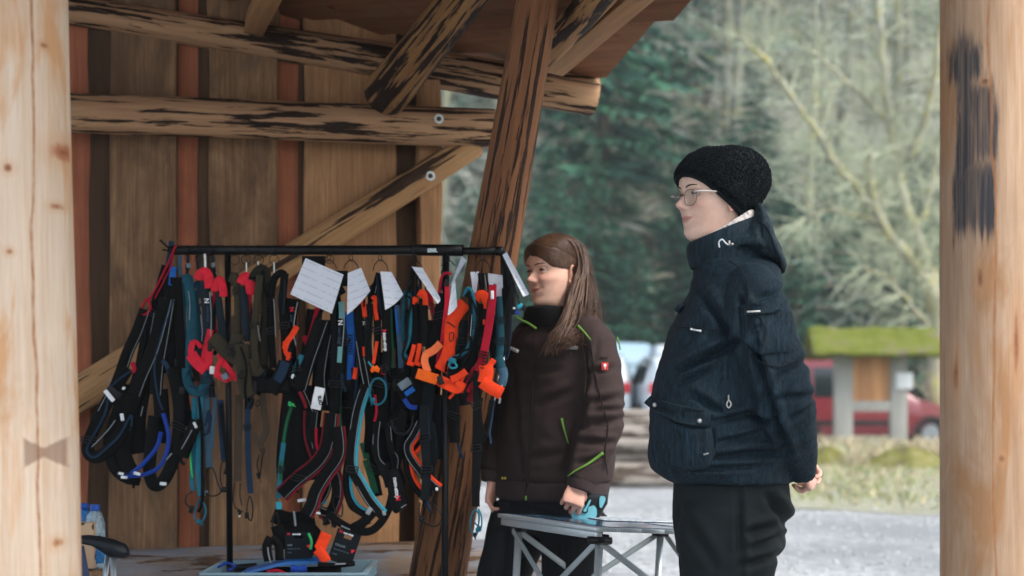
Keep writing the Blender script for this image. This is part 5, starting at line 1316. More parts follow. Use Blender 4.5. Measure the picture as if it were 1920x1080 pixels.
def letters(parent, txt, px, py, hpx, rot, mat, e, bold=False):
    cu = bpy.data.curves.new('lettering', 'FONT'); cu.body = txt; cu.align_x = 'CENTER'; cu.align_y = 'CENTER'; cu.size = hpx*1.35*RD(px)/F; cu.extrude = .0006; cu.resolution_u = 2
    if bold: cu.offset = .0006
    ob = bpy.data.objects.new('lettering', cu); COL.objects.link(ob)
    M = Matrix.Translation(R_(px, py, e)) @ Matrix.Rotation(math.radians(90), 4, 'X') @ Matrix.Rotation(math.radians(rot), 4, 'Z')
    dg = bpy.context.evaluated_depsgraph_get(); me = bpy.data.meshes.new_from_object(ob.evaluated_get(dg)); bpy.data.objects.remove(ob)
    me.materials.clear(); me.materials.append(HM[mat] if isinstance(mat, str) else mat); o2 = bpy.data.objects.new('lettering', me); COL.objects.link(o2); return reg(o2, M, parent)

H = harness
# --- black bundle hung from a red cord at the left end
h = H(275, 600, 'long black harness tied to the rail end by a thin red cord', [
 ('R', 'c', [(330, 460, .01), (310, 505), (288, 548), (277, 566)], 2.0, .03), ('R', 'C', [(277, 560), (268, 572), (264, 584), (272, 590), (282, 578)], 2.6, .03), ('R', 'c', [(326, 468), (320, 500), (290, 560)], 1.3, .03),
 ('k', 'r', [(272, 580), (258, 620), (240, 660), (226, 700), (212, 735)], 22, .03), ('k', 'r', [(282, 585), (272, 640), (262, 690), (250, 730), (232, 770)], 20, .02),
 ('k', 's', [(240, 690), (215, 730), (190, 775), (168, 825), (166, 848), (182, 857), (206, 842), (226, 812), (240, 775)], 24, .05), ('w', 'w', [(172, 838), (190, 820), (206, 802), (216, 788)], 2, .055), ('w', 'w', [(184, 770), (200, 738), (207, 705)], 1.6, .055),
 ('k', 'P', [(236, 720), (226, 760), (214, 800), (206, 830), (214, 872), (236, 893), (262, 898)], 26, .035), ('wp', 'b', (205, 742, 50), (26, 8), .075), ('wp', 'b', (229, 782, -10), (6, 14), .075), ('wp', 'b', (232, 728, 40), (5, 6), .07), ('kp', 'b', (214, 735, 40), (30, 14), .06),
 ('R', 's', [(247, 680), (252, 690), (249, 698)], 8, .05)])
H(300, 620, 'black harness with parallel reflective piping, second from the rail end', [
 ('nv', 's', [(322, 452), (318, 480), (312, 520), (308, 545)], 10, .01), ('k', 's', [(316, 465), (300, 450)], 3, .02), ('k', 's', [(318, 470), (305, 468)], 3, .02),
 ('k', 'P', [(318, 500), (306, 540), (292, 590), (280, 640), (268, 690)], 30, .01), ('k', 'r', [(312, 560), (300, 610), (285, 660), (265, 705), (252, 740)], 26, .045),
 ('k', 'P', [(290, 620), (276, 690), (262, 750), (256, 800), (262, 850)], 34, .0), ('k', 's', [(250, 740), (236, 800), (232, 850), (246, 884)], 28, .03), ('B', 'c', [(306, 775), (316, 815), (312, 850), (298, 876), (270, 890), (236, 893)], 4.2, .055), ('B', 'c', [(302, 810), (294, 838), (270, 868), (246, 888)], 4.2, .06),
 ('wp', 'b', (257, 888, 15), (13, 6), .07), ('wp', 'b', (227, 888, 12), (10, 5), .065), ('wp', 'b', (233, 895, 5), (12, 5), .07)])
H(325, 640, 'black harness with a long U-shaped loop and white stitched tips', [
 ('b', 's', [(326, 500), (323, 520), (322, 535)], 12, .02), ('k', 'P', [(326, 520), (322, 580), (318, 640), (312, 700)], 34, .015), ('k', 'r', [(318, 560), (306, 630), (296, 690), (292, 740)], 24, .04), ('nv', 's', [(304, 676), (312, 684), (318, 700)], 8, .05),
 ('k', 'P', [(322, 690), (334, 740), (336, 800), (326, 860), (306, 902), (288, 908), (280, 880), (284, 830), (290, 780)], 24, .045), ('w', 'w', [(312, 862), (322, 850)], 3, .06), ('wp', 'b', (306, 907, 5), (12, 6), .07), ('k', 'P', [(300, 730), (304, 790), (300, 830)], 30, .02), ('w', 'w', [(264, 780), (268, 762)], 1.5, .06)])
H(352, 800, 'short black padded strap with a white tab hanging below the teal harness', [
 ('k', 's', [(338, 600), (340, 680), (346, 760), (360, 800)], 20, .0), ('k', 'P', [(370, 790), (356, 820), (342, 856)], 24, .05), ('wp', 'b', (366, 797, -25), (5, 12), .07), ('w', 'w', [(360, 806), (348, 828), (340, 842)], 2, .07), ('k', 's', [(332, 520), (336, 600), (340, 680), (338, 760), (344, 800)], 18, .02)])
# --- teal and red group on the left
H(355, 610, 'teal padded harness with a broad teal chest loop and trailing teal leash', [
 ('sb', 's', [(338, 478), (337, 500), (340, 520)], 7, .0), ('s', 's', [(352, 478), (352, 500), (350, 520)], 6, .0), ('gy', 'b', (354, 498, 0), (8, 9), .01),
 ('t', 'p', [(346, 530), (352, 522), (358, 560), (360, 610), (357, 660), (354, 690)], 20, .03), ('w', 'w', [(353, 545), (356, 570), (355, 600)], 1.6, .04), ('dt', 'P', [(344, 530), (342, 600), (346, 680)], 14, .01),
 ('t', 'P', [(350, 690), (352, 715), (362, 732), (378, 732), (388, 712), (388, 690)], 19, .04), ('k', 's', [(366, 690), (369, 715)], 12, .055), ('kp', 'b', (341, 732, 0), (9, 14), .05),
 ('T', 's', [(376, 735), (374, 800), (372, 870), (376, 930)], 11, .03), ('T', 's', [(364, 745), (364, 820), (360, 900), (363, 920)], 9, .02), ('gg', 's', [(356, 830), (358, 870), (361, 895)], 3, .03),
 ('T', 'C', [(376, 936), (368, 950), (364, 968), (370, 978), (380, 976), (386, 956)], 1.8, .03), ('T', 'k', (374, 978), 4, .03), ('kp', 'c', [(360, 922), (350, 930), (348, 942), (354, 950), (360, 958)], 1.6, .03), ('kp', 'b', (359, 955, 20), (8, 14), .03)])
h = H(388, 590, 'slate pad harness topped in bright red with white lettering down it', [
 ('s', 's', [(370, 478), (371, 500), (374, 512)], 6, .0), ('me', 's', [(384, 476), (385, 494), (385, 512)], 4, .01),
 ('r', 'P', [(372, 524), (378, 513), (386, 512), (392, 526), (394, 540)], 20, .04), ('s', 'p', [(380, 526), (386, 560), (390, 600), (391, 632), (388, 652)], 21, .035), ('w', 'w', [(393, 548), (396, 590), (395, 630)], 2, .045),
 ('dt', 'P', [(366, 545), (367, 590), (370, 640), (371, 670)], 14, .015), ('w', 'w', [(376, 590), (379, 620), (378, 640)], 1.6, .03), ('nv', 'p', [(368, 540), (372, 534), (378, 550)], 16, .015),
 ('r', 's', [(395, 618), (390, 640), (386, 655), (384, 672), (390, 676)], 12, .045), ('r', 's', [(362, 640), (358, 658), (360, 672)], 11, .05), ('r', 's', [(358, 664), (370, 680), (386, 694)], 22, .06), ('r', 's', [(362, 640), (370, 643), (378, 652)], 8, .04), ('r', 's', [(390, 650), (392, 672), (386, 692)], 14, .055),
 ('kp', 'b', (393, 652, 0), (7, 14), .06), ('wp', 'b', (398, 694, 5), (9, 15), .05), ('n', 'P', [(392, 690), (396, 720), (398, 745)], 12, .03),
 ('sb', 's', [(386, 720), (387, 780), (390, 830), (392, 876)], 13, .01), ('sb', 's', [(404, 740), (400, 790), (397, 840)], 6, .01), ('T', 's', [(378, 820), (384, 800), (388, 770)], 10, .0),
 ('kp', 'C', [(390, 880), (384, 905), (388, 926), (402, 930), (414, 922), (408, 905), (400, 880)], 1.3, .01), ('gy', 'k', (385, 922), 2.4, .01)])
letters(h, 'N', 387, 564, 9, -88, 'wp', .054, True); letters(h, 'non-stop', 390, 588, 6, -88, 'sb', .054)
H(412, 600, 'narrow dark pad harness with red cap and red ring buckle beside the upright', [
 ('s', 's', [(398, 478), (400, 505), (406, 526)], 6, .0), ('gy', 'b', (400, 497, 8), (6, 9), .01),
 ('r', 'P', [(402, 546), (407, 530), (413, 525), (418, 540), (419, 556)], 15, .04), ('R', 's', [(402, 545), (402, 590), (404, 640)], 7, .02), ('s', 'p', [(408, 546), (413, 590), (417, 630), (418, 650)], 15, .035),
 ('r', 's', [(412, 664), (418, 676), (424, 688)], 12, .05), ('r', 's', [(416, 672), (408, 690), (406, 706)], 9, .06), ('r', 's', [(406, 702), (416, 708), (428, 712)], 12, .06), ('r', 's', [(422, 682), (432, 696), (436, 704), (428, 712)], 10, .055), ('gy', 'b', (422, 706, -25), (12, 12), .07), ('r', 'b', (444, 705, 8), (7, 20), .05),
 ('nv', 's', [(413, 750), (416, 800), (421, 864)], 13, .01), ('kp', 'C', [(416, 868), (413, 895), (418, 916), (424, 918), (424, 870)], 1.3, .01), ('kp', 'b', (420, 918, 0), (10, 10), .01)])
# --- olive group
H(445, 640, 'olive brown harness with wide crossed cordura bands and a black ring', [
 ('ol', 'P', [(434, 530), (440, 516), (445, 545), (447, 600), (446, 640)], 15, .03), ('ol', 'P', [(398, 632), (414, 648), (432, 664), (446, 672)], 28, .055), ('ol', 'P', [(446, 626), (440, 650), (432, 668)], 24, .06), ('ol', 'P', [(452, 645), (455, 690), (460, 725), (466, 745)], 27, .065),
 ('kp', 'C', [(454, 694), (460, 700), (458, 708), (450, 710), (447, 702)], 1.6, .085), ('kp', 'b', (430, 662, 10), (9, 12), .08), ('kp', 'C', [(427, 658), (433, 656), (436, 662), (431, 667)], 1.3, .09),
 ('br', 's', [(448, 740), (447, 800), (446, 850), (445, 902)], 15, .02), ('kp', 'c', [(440, 905), (437, 935), (442, 952), (450, 956)], 1.1, .02), ('kp', 'c', [(451, 905), (450, 930), (454, 948)], 1.1, .02), ('kp', 'k', (449, 958), 2.6, .02), ('me', 'b', (449, 968, 0), (4, 4), .02)])
H(463, 590, 'small dark harness with a red cap hanging among the olive ones', [
 ('me', 's', [(462, 492), (462, 515)], 2, .0), ('r', 'P', [(452, 532), (458, 521), (466, 522), (470, 536), (468, 552)], 20, .03), ('s', 'p', [(456, 540), (460, 590), (463, 640)], 17, .035), ('R', 'P', [(468, 550), (468, 600), (471, 640)], 9, .02), ('kp', 'b', (466, 660, 0), (10, 28), .03), ('R', 's', [(466, 680), (470, 700)], 8, .03),
 ('nv', 's', [(464, 740), (464, 800), (466, 870), (470, 925)], 11, .02), ('kp', 'C', [(468, 930), (463, 955), (466, 972), (472, 974), (474, 950)], 1.4, .02), ('kp', 'b', (463, 966, 0), (8, 12), .02)])
H(490, 600, 'dark olive harness with a folded collar and brown trailing straps', [
 ('me', 's', [(484, 490), (484, 512)], 2.5, .0), ('od', 'P', [(474, 526), (484, 510), (494, 508), (500, 530)], 22, .03), ('ol', 'P', [(488, 516), (483, 560), (478, 610), (476, 650), (480, 690), (474, 706)], 15, .045), ('od', 'P', [(500, 526), (500, 580), (494, 640), (493, 690)], 20, .02), ('ol', 'P', [(474, 676), (480, 700), (492, 690)], 14, .05), ('w', 'w', [(483, 610), (488, 640)], 1.5, .06),
 ('kp', 's', [(478, 715), (478, 738)], 5, .06), ('br', 's', [(490, 720), (495, 770), (499, 805), (488, 832)], 12, .02), ('br', 's', [(477, 810), (484, 830), (494, 845)], 9, .02), ('br', 'k', (492, 845), 4.5, .02), ('kp', 'c', [(486, 852), (482, 870), (486, 888)], 1.4, .02), ('kp', 'c', [(493, 850), (490, 870), (488, 888)], 1.4, .02), ('kp', 'k', (485, 890), 3.5, .02), ('kp', 'C', [(480, 757), (484, 750), (487, 756), (482, 762)], 1.2, .03)])
H(522, 600, 'plain black collar-shaped harness with a hollow centre beside the white paper', [
 ('me', 's', [(514, 492), (514, 516)], 2, .0), ('k', 'P', [(512, 690), (508, 620), (508, 560), (514, 524), (526, 512), (534, 516)], 14, .03), ('k', 'P', [(534, 512), (530, 560), (532, 610), (536, 660), (537, 700)], 15, .04), ('s', 'w', [(534, 526), (533, 560), (531, 590)], 4, .045), ('w', 'w', [(513, 560), (515, 590), (517, 632)], 1.8, .04),
 ('k2', 'P', [(468, 716), (500, 722), (545, 722)], 30, .05), ('k2', 'P', [(536, 680), (522, 712), (508, 735)], 28, .06), ('nv', 's', [(536, 678), (528, 700), (520, 715)], 18, .075), ('k', 'P', [(505, 690), (490, 715), (476, 735)], 24, .04)])
# --- around the large paper
h = H(550, 610, 'black harness with red lettering and an orange belt under the large paper', [
 ('k2', 'P', [(548, 560), (543, 600), (541, 650), (545, 700)], 28, .02), ('w', 'w', [(558, 566), (552, 600), (551, 626), (555, 648)], 2.2, .05), ('o', 's', [(557, 612), (548, 628), (538, 642), (534, 655)], 11, .055), ('o', 's', [(534, 640), (536, 660), (544, 672)], 8, .05), ('o', 'b', (541, 668, 15), (7, 16), .05), ('T', 'P', [(566, 665), (556, 690), (550, 705)], 11, .06), ('wp', 'b', (549, 704, 20), (5, 12), .06),
 ('gg', 'k', (545, 758), 3.2, .06), ('g', 's', [(546, 764), (536, 800), (528, 860), (526, 900)], 6, .05), ('T', 's', [(532, 830), (526, 880), (523, 935)], 9, .05), ('c', 'b', (523, 948, 0), (11, 14), .05), ('kp', 'C', [(520, 962), (511, 975), (514, 996), (524, 996)], 1.6, .05)])
letters(h, 'N', 547, 580, 8, -84, 'r', .045, True); letters(h, 'stop', 547, 597, 6, -84, 'sb', .045)
x1 = [(622, 775), (617, 820), (608, 850), (588, 875), (560, 897), (528, 928)]
x2 = [(584, 770), (584, 815), (592, 845), (606, 880), (612, 905), (604, 930), (580, 962)]
x3 = [(632, 800), (636, 840), (630, 862), (610, 890), (592, 920), (584, 945), (574, 965)]
x4 = [(604, 800), (606, 840), (616, 870), (630, 900), (630, 935), (618, 960), (600, 958)]
h = H(590, 760, 'long black X-back sled harness with dark red edging and white stitching', [
 ('R', 's', [(598, 578), (590, 610), (578, 650)], 14, .02), ('R', 's', [(570, 630), (574, 640), (580, 650)], 9, .02), ('k', 'r', [(604, 600), (590, 640), (576, 680), (562, 730)], 28, .05), ('k', 'r', [(616, 610), (606, 660), (600, 710), (606, 760)], 22, .03), ('k', 'P', [(620, 600), (622, 660), (616, 720), (612, 770)], 40, .01),
 ('k2', 'P', [(560, 720), (552, 790), (546, 860), (548, 905)], 56, -.01), ('k2', 'P', [(580, 760), (572, 830), (572, 900)], 50, -.01), ('k', 'r', [(562, 730), (572, 750), (588, 790)], 14, .04), ('dr', 's', [(562, 735), (570, 752), (574, 765)], 6, .055),
 ('k', 'r', x2, 21, .035), ('dr', 'e', x2, (12, 6), .03), ('k', 'r', x4, 19, .03), ('dr', 'e', x4, (-11, 6), .028), ('k', 'r', x1, 23, .06), ('dr', 'e', x1, (-13, 5), .055), ('dr', 'e', x1, (13, 4), .055), ('k', 'r', x3, 23, .065), ('dr', 'e', x3, (-13, 5), .06),
 ('R', 'c', [(593, 802), (594, 835), (601, 846), (609, 838), (611, 808)], 3, .05), ('R', 'c', [(626, 826), (628, 855), (622, 868), (614, 858), (615, 838)], 3, .05), ('k', 'r', [(590, 772), (587, 810), (592, 840)], 14, .045),
 ('c', 's', [(612, 905), (610, 925), (606, 945)], 10, .03), ('T', 's', [(640, 855), (636, 872), (630, 890)], 12, .02), ('wp', 'b', (566, 938, -10), (16, 6), .03), ('wp', 'b', (596, 962, 10), (10, 4), .05),
 ('wp', 'b', (596, 747, 12), (19, 42), .075)])
letters(h, 'SLED', 600, 751, 6, -80, 'k', .085, True); letters(h, 'N', 594, 742, 8, -80, 'r', .085, True)
h = H(640, 610, 'black cap-ended pad harness with a pale teal panel and white lettering', [
 ('k', 'P', [(618, 570), (624, 548), (634, 541), (641, 552)], 18, .05), ('k', 'P', [(628, 550), (630, 600), (632, 660), (630, 720), (628, 780)], 22, .045), ('lt', 's', [(640, 566), (641, 580), (641, 597)], 11, .06), ('lt', 's', [(638, 650), (637, 668), (636, 680)], 9, .06), ('w', 'w', [(645, 572), (645, 610), (642, 650)], 2, .062), ('g', 's', [(640, 690), (638, 720), (636, 770), (638, 800)], 7, .04), ('k', 'P', [(640, 600), (642, 640), (640, 700)], 14, .05)])
letters(h, 'N', 638, 605, 9, -88, 'wp', .066, True); letters(h, 'non-stop', 637, 630, 6.5, -88, 'sb', .066)
H(655, 640, 'bright blue webbing harness hanging behind the second paper', [('b', 's', [(655, 585), (657, 630), (655, 665), (650, 690), (652, 712)], 17, .03), ('B', 's', [(662, 590), (664, 640), (660, 690)], 7, .025), ('k', 'P', [(652, 668), (652, 700), (654, 730)], 24, .02), ('n', 's', [(651, 640), (653, 642)], 14, .04)] +
  [('nv', 's', [(649, 628+i*5), (661, 629+i*5)], 1.5, .04) for i in range(8)])
h = H(680, 620, 'black harness with short orange flash under a dark rounded cap', [
 ('n', 'P', [(668, 560), (672, 546), (682, 542), (686, 556)], 18, .05), ('t', 's', [(676, 547), (683, 546)], 8, .065), ('o', 'P', [(671, 566), (678, 558), (682, 572), (685, 594)], 10, .055), ('k', 'P', [(672, 566), (674, 610), (680, 660), (688, 715), (692, 740)], 20, .045), ('w', 'w', [(668, 640), (676, 690), (682, 720)], 1.5, .055), ('w', 'w', [(682, 670), (690, 710), (694, 735)], 1.5, .055), ('o', 's', [(683, 650), (684, 668)], 7, .05), ('o', 'b', (666, 700, 8), (8, 22), .03), ('k2', 'P', [(664, 640), (664, 700), (668, 760)], 22, .01)])
letters(h, 'N', 683, 606, 6, -85, 'wp', .058, True)
H(700, 620, 'dark teal harness with orange strip and orange star-shaped buckle', [('n', 'P', [(693, 570), (692, 610), (690, 650), (694, 690)], 14, .05), ('o', 'P', [(698, 560), (703, 558), (704, 580), (707, 600)], 8, .055), ('k', 'P', [(706, 570), (708, 620), (708, 660)], 14, .045), ('o', 's', [(707, 640), (703, 665), (700, 682)], 6, .055), ('O', 'b', (704, 692, 20), (16, 9), .06), ('O', 'b', (702, 692, -35), (16, 7), .062), ('c', 's', [(690, 678), (695, 684), (699, 688)], 3.5, .06)])
h = H(716, 600, 'tall black harness with red and white lettering fanning from a wire ring', [('k', 's', [(711, 512), (703, 540), (696, 565)], 12, .03), ('k', 's', [(713, 512), (710, 560), (712, 600)], 9, .04), ('k', 'P', [(716, 512), (722, 560), (724, 610), (726, 660), (724, 700)], 17, .05), ('w', 'w', [(709, 520), (703, 550)], 1.2, .045), ('w', 'w', [(713, 525), (715, 550)], 1.2, .045), ('R', 's', [(724, 672), (720, 690), (718, 702)], 9, .05), ('k2', 'P', [(714, 660), (714, 720), (716, 780)], 26, .02)])
letters(h, 'N', 720, 622, 8, -86, 'r', .062, True); letters(h, 'non-stop', 722, 641, 7, -86, 'wp', .062, True)
H(732, 640, 'dark green webbing harness beside a light blue strap', [('g', 's', [(729, 580), (730, 620), (733, 660), (736, 690)], 13, .03), ('br', 's', [(739, 655), (740, 690)], 4, .03), ('sb', 's', [(744, 572), (747, 610), (750, 650), (752, 690)], 10, .03), ('b', 's', [(742, 580), (746, 625)], 4, .04), ('k', 'P', [(742, 640), (744, 700), (742, 760)], 22, .01)])
# --- long cyan edged harness
y1 = [(684, 725), (672, 760), (664, 800), (658, 850), (660, 880), (676, 910), (694, 940), (716, 966)]
y2 = [(664, 800), (656, 850), (650, 890), (652, 925), (664, 950), (682, 963)]
H(680, 850, 'long black sled harness edged in bright cyan with dotted stitching', [('k', 'r', y1, 18, .065), ('c', 'e', y1, (-10, 7), .062), ('k', 'P', y2, 15, .04), ('c', 'e', y2, (-8, 6), .045), ('w', 'b', (692, 958, 30), (9, 14), .07), ('w', 'b', (720, 962, -20), (6, 9), .07),
 ('k', 's', [(616, 962), (634, 978), (660, 992), (690, 997), (712, 982), (730, 950), (740, 900)], 15, .05), ('w', 'w', [(640, 986), (656, 993)], 3, .058), ('k', 's', [(700, 960), (680, 980), (662, 990)], 18, .045), ('kp', 'C', [(630, 960), (624, 940), (632, 930), (642, 946), (640, 968)], 1.4, .05), ('kp', 'k', (612, 978), 5, .03), ('kp', 'c', [(600, 962), (606, 975), (612, 985)], 1.5, .03), ('kp', 'k', (625, 982), 4, .03)])
H(708, 740, 'blue cord ring knotted at its lower left below the black harnesses', [('T', 'C', [(700, 713), (694, 728), (695, 746), (702, 757), (714, 757), (723, 744), (723, 722), (713, 710)], 1.9, .085), ('T', 'k', (699, 753), 4.5, .085), ('R', 'c', [(703, 740), (706, 770), (702, 790)], 2.4, .05)], 'cord_ring', 'cord')
h = H(735, 860, 'black harness tail pad with white and red lettering near the rail foot', [('k', 'r', [(708, 790), (704, 830), (708, 862), (724, 878)], 13, .04), ('k', 'r', [(728, 800), (732, 840), (742, 860), (740, 880)], 12, .04), ('k2', 'P', [(716, 780), (730, 800), (745, 790), (760, 770)], 30, .0), ('k2', 'P', [(724, 870), (736, 890), (742, 910)], 40, .04), ('k2', 'p', [(738, 880), (744, 920), (750, 948), (754, 956)], 34, .05), ('w', 'w', [(752, 952), (762, 946)], 2, .06), ('k', 's', [(756, 770), (752, 820), (742, 880)], 16, .03), ('g', 's', [(680, 830), (688, 860)], 12, .0), ('g', 's', [(686, 862), (696, 895), (704, 925)], 13, .0), ('k', 'P', [(690, 830), (700, 880), (710, 930)], 16, -.01)])
letters(h, 'non-stop', 743, 915, 8, -82, 'wp', .062, True); letters(h, 'N', 746, 934, 9, -82, 'r', .062, True)
H(690, 790, 'plain black webbing harness filling the middle of the rail', [('k', 'P', [(590, 580), (584, 640), (570, 700)], 30, -.02), ('k', 'P', [(612, 600), (606, 680), (600, 740)], 36, -.03), ('k2', 'P', [(666, 600), (660, 680), (664, 740)], 26, -.03), ('k', 'P', [(740, 560), (738, 640), (744, 720)], 22, -.03), ('k', 'P', [(772, 580), (776, 660), (784, 740)], 30, -.03), ('k', 'P', [(815, 640), (812, 720), (806, 800)], 30, -.03), ('k', 'P', [(860, 640), (862, 700), (870, 760)], 30, -.03), ('k', 'P', [(722, 760), (720, 820), (728, 890)], 40, -.02),('k', 'P', [(650, 640), (656, 700), (660, 760), (652, 840)], 34, -.01), ('k', 'P', [(690, 690), (700, 740), (704, 800), (700, 850)], 40, -.01), ('k', 'P', [(730, 690), (740, 740), (748, 800), (744, 860)], 44, -.02), ('k', 'P', [(630, 700), (634, 760), (640, 830)], 34, -.02), ('k', 'P', [(770, 660), (772, 720), (778, 790), (770, 830)], 40, -.02)])
# --- teal and orange cluster
items = [('t', 'P', [(756, 640), (756, 590), (758, 556), (764, 546), (768, 556)], 9, .03), ('T', 'P', [(764, 560), (768, 556), (770, 600), (766, 640), (758, 660), (764, 672)], 7, .045), ('o', 'P', [(774, 570), (777, 560), (783, 566)], 9, .05), ('o', 'P', [(786, 556), (791, 547), (797, 556), (798, 572)], 11, .05), ('k', 'P', [(779, 570), (781, 610), (783, 650)], 14, .04), ('k', 'P', [(793, 560), (796, 610), (794, 650)], 16, .045), ('R', 's', [(803, 545), (810, 575), (816, 610)], 10, .02), ('o', 's', [(777, 646), (773, 662), (766, 684)], 8, .055), ('o', 's', [(787, 644), (784, 665), (780, 684)], 8, .055), ('o', 'b', (770, 682, 15), (14, 8), .06), ('o', 'b', (784, 682, 25), (12, 8), .06), ('k', 'P', [(806, 600), (806, 660), (800, 700)], 18, .01)]
items += [('k', 's', [(776+i*3, 502), (768+i*7, 530), (764+i*9, 556)], 3, .03+i*.003) for i in range(5)]
H(780, 600, 'cluster harness of teal and orange loops gathered on one wire ring', items)
H(765, 725, 'black harness with a grey and blue plastic buckle below the orange loops', [('k2', 'P', [(752, 680), (756, 720), (770, 760)], 30, .02), ('gy', 'b', (759, 720, -35), (24, 16), .06), ('b', 'b', (768, 734, -35), (20, 10), .062), ('B', 's', [(758, 748), (768, 762), (782, 764)], 9, .05), ('k', 'P', [(784, 690), (788, 740), (780, 780)], 26, .01), ('kp', 'c', [(742, 800), (756, 815), (772, 802), (776, 780)], 3, .03), ('kp', 'c', [(735, 790), (742, 810), (757, 815)], 2.5, .04)])
z1 = [(788, 790), (776, 815), (764, 835), (768, 856), (788, 884), (806, 905), (822, 918)]
z2 = [(800, 812), (782, 834), (764, 858), (766, 888), (776, 910), (792, 930)]
H(785, 860, 'black harness with glowing orange red edging and a knotted black cord loop', [('k', 'r', z1, 15, .06), ('o', 'e', z1, (-9, 7), .055), ('k', 'P', z2, 14, .04), ('o', 'e', z2, (-8, 7), .042), ('wp', 'b', (819, 917, 0), (5, 6), .07), ('n', 's', [(795, 760), (796, 820), (800, 880), (796, 938)], 17, .07), ('n', 's', [(806, 790), (812, 850), (804, 930)], 12, .05),
 ('kp', 'c', [(788, 942), (786, 962), (790, 975), (808, 986), (822, 984), (828, 968), (818, 950), (804, 942)], 1.5, .06), ('kp', 'k', (791, 974), 4.2, .06)])
# --- orange group by the right upright
H(832, 640, 'slate harness with a vivid orange red padded yoke and orange belt', [
 ('k', 'P', [(832, 550), (826, 590), (815, 630), (806, 680), (800, 720)], 24, .03), ('R', 's', [(846, 514), (836, 512), (828, 520), (824, 545), (826, 560)], 5, .02), ('r', 's', [(838, 530), (838, 570), (832, 620), (826, 690)], 9, .045), ('kp', 'b', (838, 530, 0), (8, 14), .05),
 ('o', 'P', [(872, 568), (856, 588), (846, 610), (845, 645), (838, 672), (826, 694)], 26, .06), ('R', 's', [(828, 640), (824, 670), (822, 692)], 11, .05), ('lo', 's', [(826, 644), (814, 656), (800, 664)], 15, .07), ('lo', 's', [(800, 662), (796, 676), (802, 698)], 14, .075),
 ('O', 's', [(782, 700), (800, 706), (820, 712)], 20, .09), ('o', 's', [(824, 713), (842, 722), (858, 728), (866, 716)], 21, .085), ('o', 's', [(846, 712), (860, 706), (874, 696)], 13, .09), ('kp', 'b', (826, 713, -15), (11, 17), .10), ('o', 's', [(874, 696), (866, 714), (852, 736), (842, 747)], 5, .08), ('kp', 'c', [(838, 604), (846, 608), (853, 614)], 1.2, .085), ('kp', 'C', [(843, 626), (850, 624), (850, 634), (844, 640)], 1, .085),
 ('n', 's', [(808, 700), (802, 750), (797, 800)], 22, .04), ('k', 'P', [(850, 735), (852, 780), (853, 830)], 20, .0), ('k', 'P', [(826, 740), (822, 800), (816, 860)], 26, .0)])
H(880, 620, 'teal harness loop with a small teal clip in front of the orange yoke', [('T', 'P', [(870, 556), (876, 542), (884, 546), (889, 572), (889, 610), (880, 648), (866, 664), (850, 672), (844, 682)], 8, .075), ('k', 'P', [(884, 552), (893, 590), (892, 640), (882, 680), (862, 702), (842, 700)], 18, .065), ('w', 'w', [(885, 590), (882, 630)], 1.6, .085), ('T', 'b', (848, 676, 20), (14, 10), .09), ('c', 'C', [(842, 682), (852, 680), (856, 688), (846, 690)], 1.8, .09), ('n', 'P', [(870, 600), (866, 640), (850, 662)], 16, .05)])
h = H(905, 620, 'black pad harness with an orange hood beside a crimson strap with print', [('o', 'P', [(890, 566), (896, 556), (906, 553), (914, 566), (916, 578)], 18, .06), ('k', 'P', [(900, 570), (904, 600), (902, 640), (898, 680)], 26, .055), ('o', 'b', (908, 604, 0), (5, 10), .07), ('w', 'w', [(917, 620), (915, 660)], 2, .06), ('k', 's', [(898, 512), (902, 545)], 5, .03), ('k', 's', [(905, 512), (906, 545)], 6, .04), ('k', 's', [(912, 512), (914, 545)], 5, .03), ('w', 'w', [(909, 515), (913, 545)], 1.2, .045)])
H(915, 640, 'crimson webbing harness with a broad orange red chest band at the rail end', [('R', 's', [(924, 534), (922, 570), (915, 620), (906, 665), (897, 696)], 15, .085), ('o', 's', [(926, 674), (918, 686), (911, 692)], 11, .08), ('R', 's', [(896, 690), (888, 710), (880, 728)], 22, .06), ('o', 's', [(911, 684), (912, 700), (908, 718)], 26, .085), ('o', 's', [(904, 716), (922, 728), (941, 738)], 24, .09), ('r', 's', [(862, 730), (880, 728), (896, 736)], 16, .05), ('wp', 'b', (923, 553, 0), (6, 16), .09), ('w', 's', [(938, 746), (936, 756)], 3.5, .09), ('dr', 'P', [(890, 720), (884, 742), (878, 752)], 12, .05)] +
  [('k', 'b', (910-i*1.2, 660+i*6, 12), (7, 2), .086) for i in range(6)])
H(936, 620, 'dark teal pad harness with a blue grey end hanging by the brown jacket', [('dt', 'P', [(934, 556), (937, 600), (938, 640), (936, 670)], 15, .05), ('n', 'P', [(928, 590), (926, 650), (930, 690)], 14, .03), ('sb', 'P', [(942, 690), (944, 705), (940, 722)], 17, .06), ('dt', 'P', [(934, 668), (940, 690), (945, 705)], 18, .055), ('w', 'b', (941, 724, 0), (4, 5), .06)])
H(892, 860, 'black leash strap ending in a knotted teal cord loop beside the brown jacket', [('k', 's', [(894, 700), (894, 760), (893, 840), (892, 950)], 15, .09), ('k', 's', [(896, 740), (899, 790), (905, 830)], 12, .07), ('T', 'C', [(890, 956), (882, 975), (884, 995), (893, 1003), (897, 985), (898, 965)], 1.6, .09), ('T', 'c', [(897, 954), (903, 970), (902, 990), (895, 985), (889, 978)], 1.5, .095), ('T', 'k', (897, 992), 4, .09), ('kp', 'k', (891, 1003), 2.6, .09), ('k', 's', [(922, 750), (917, 780), (910, 800)], 9, .05)])
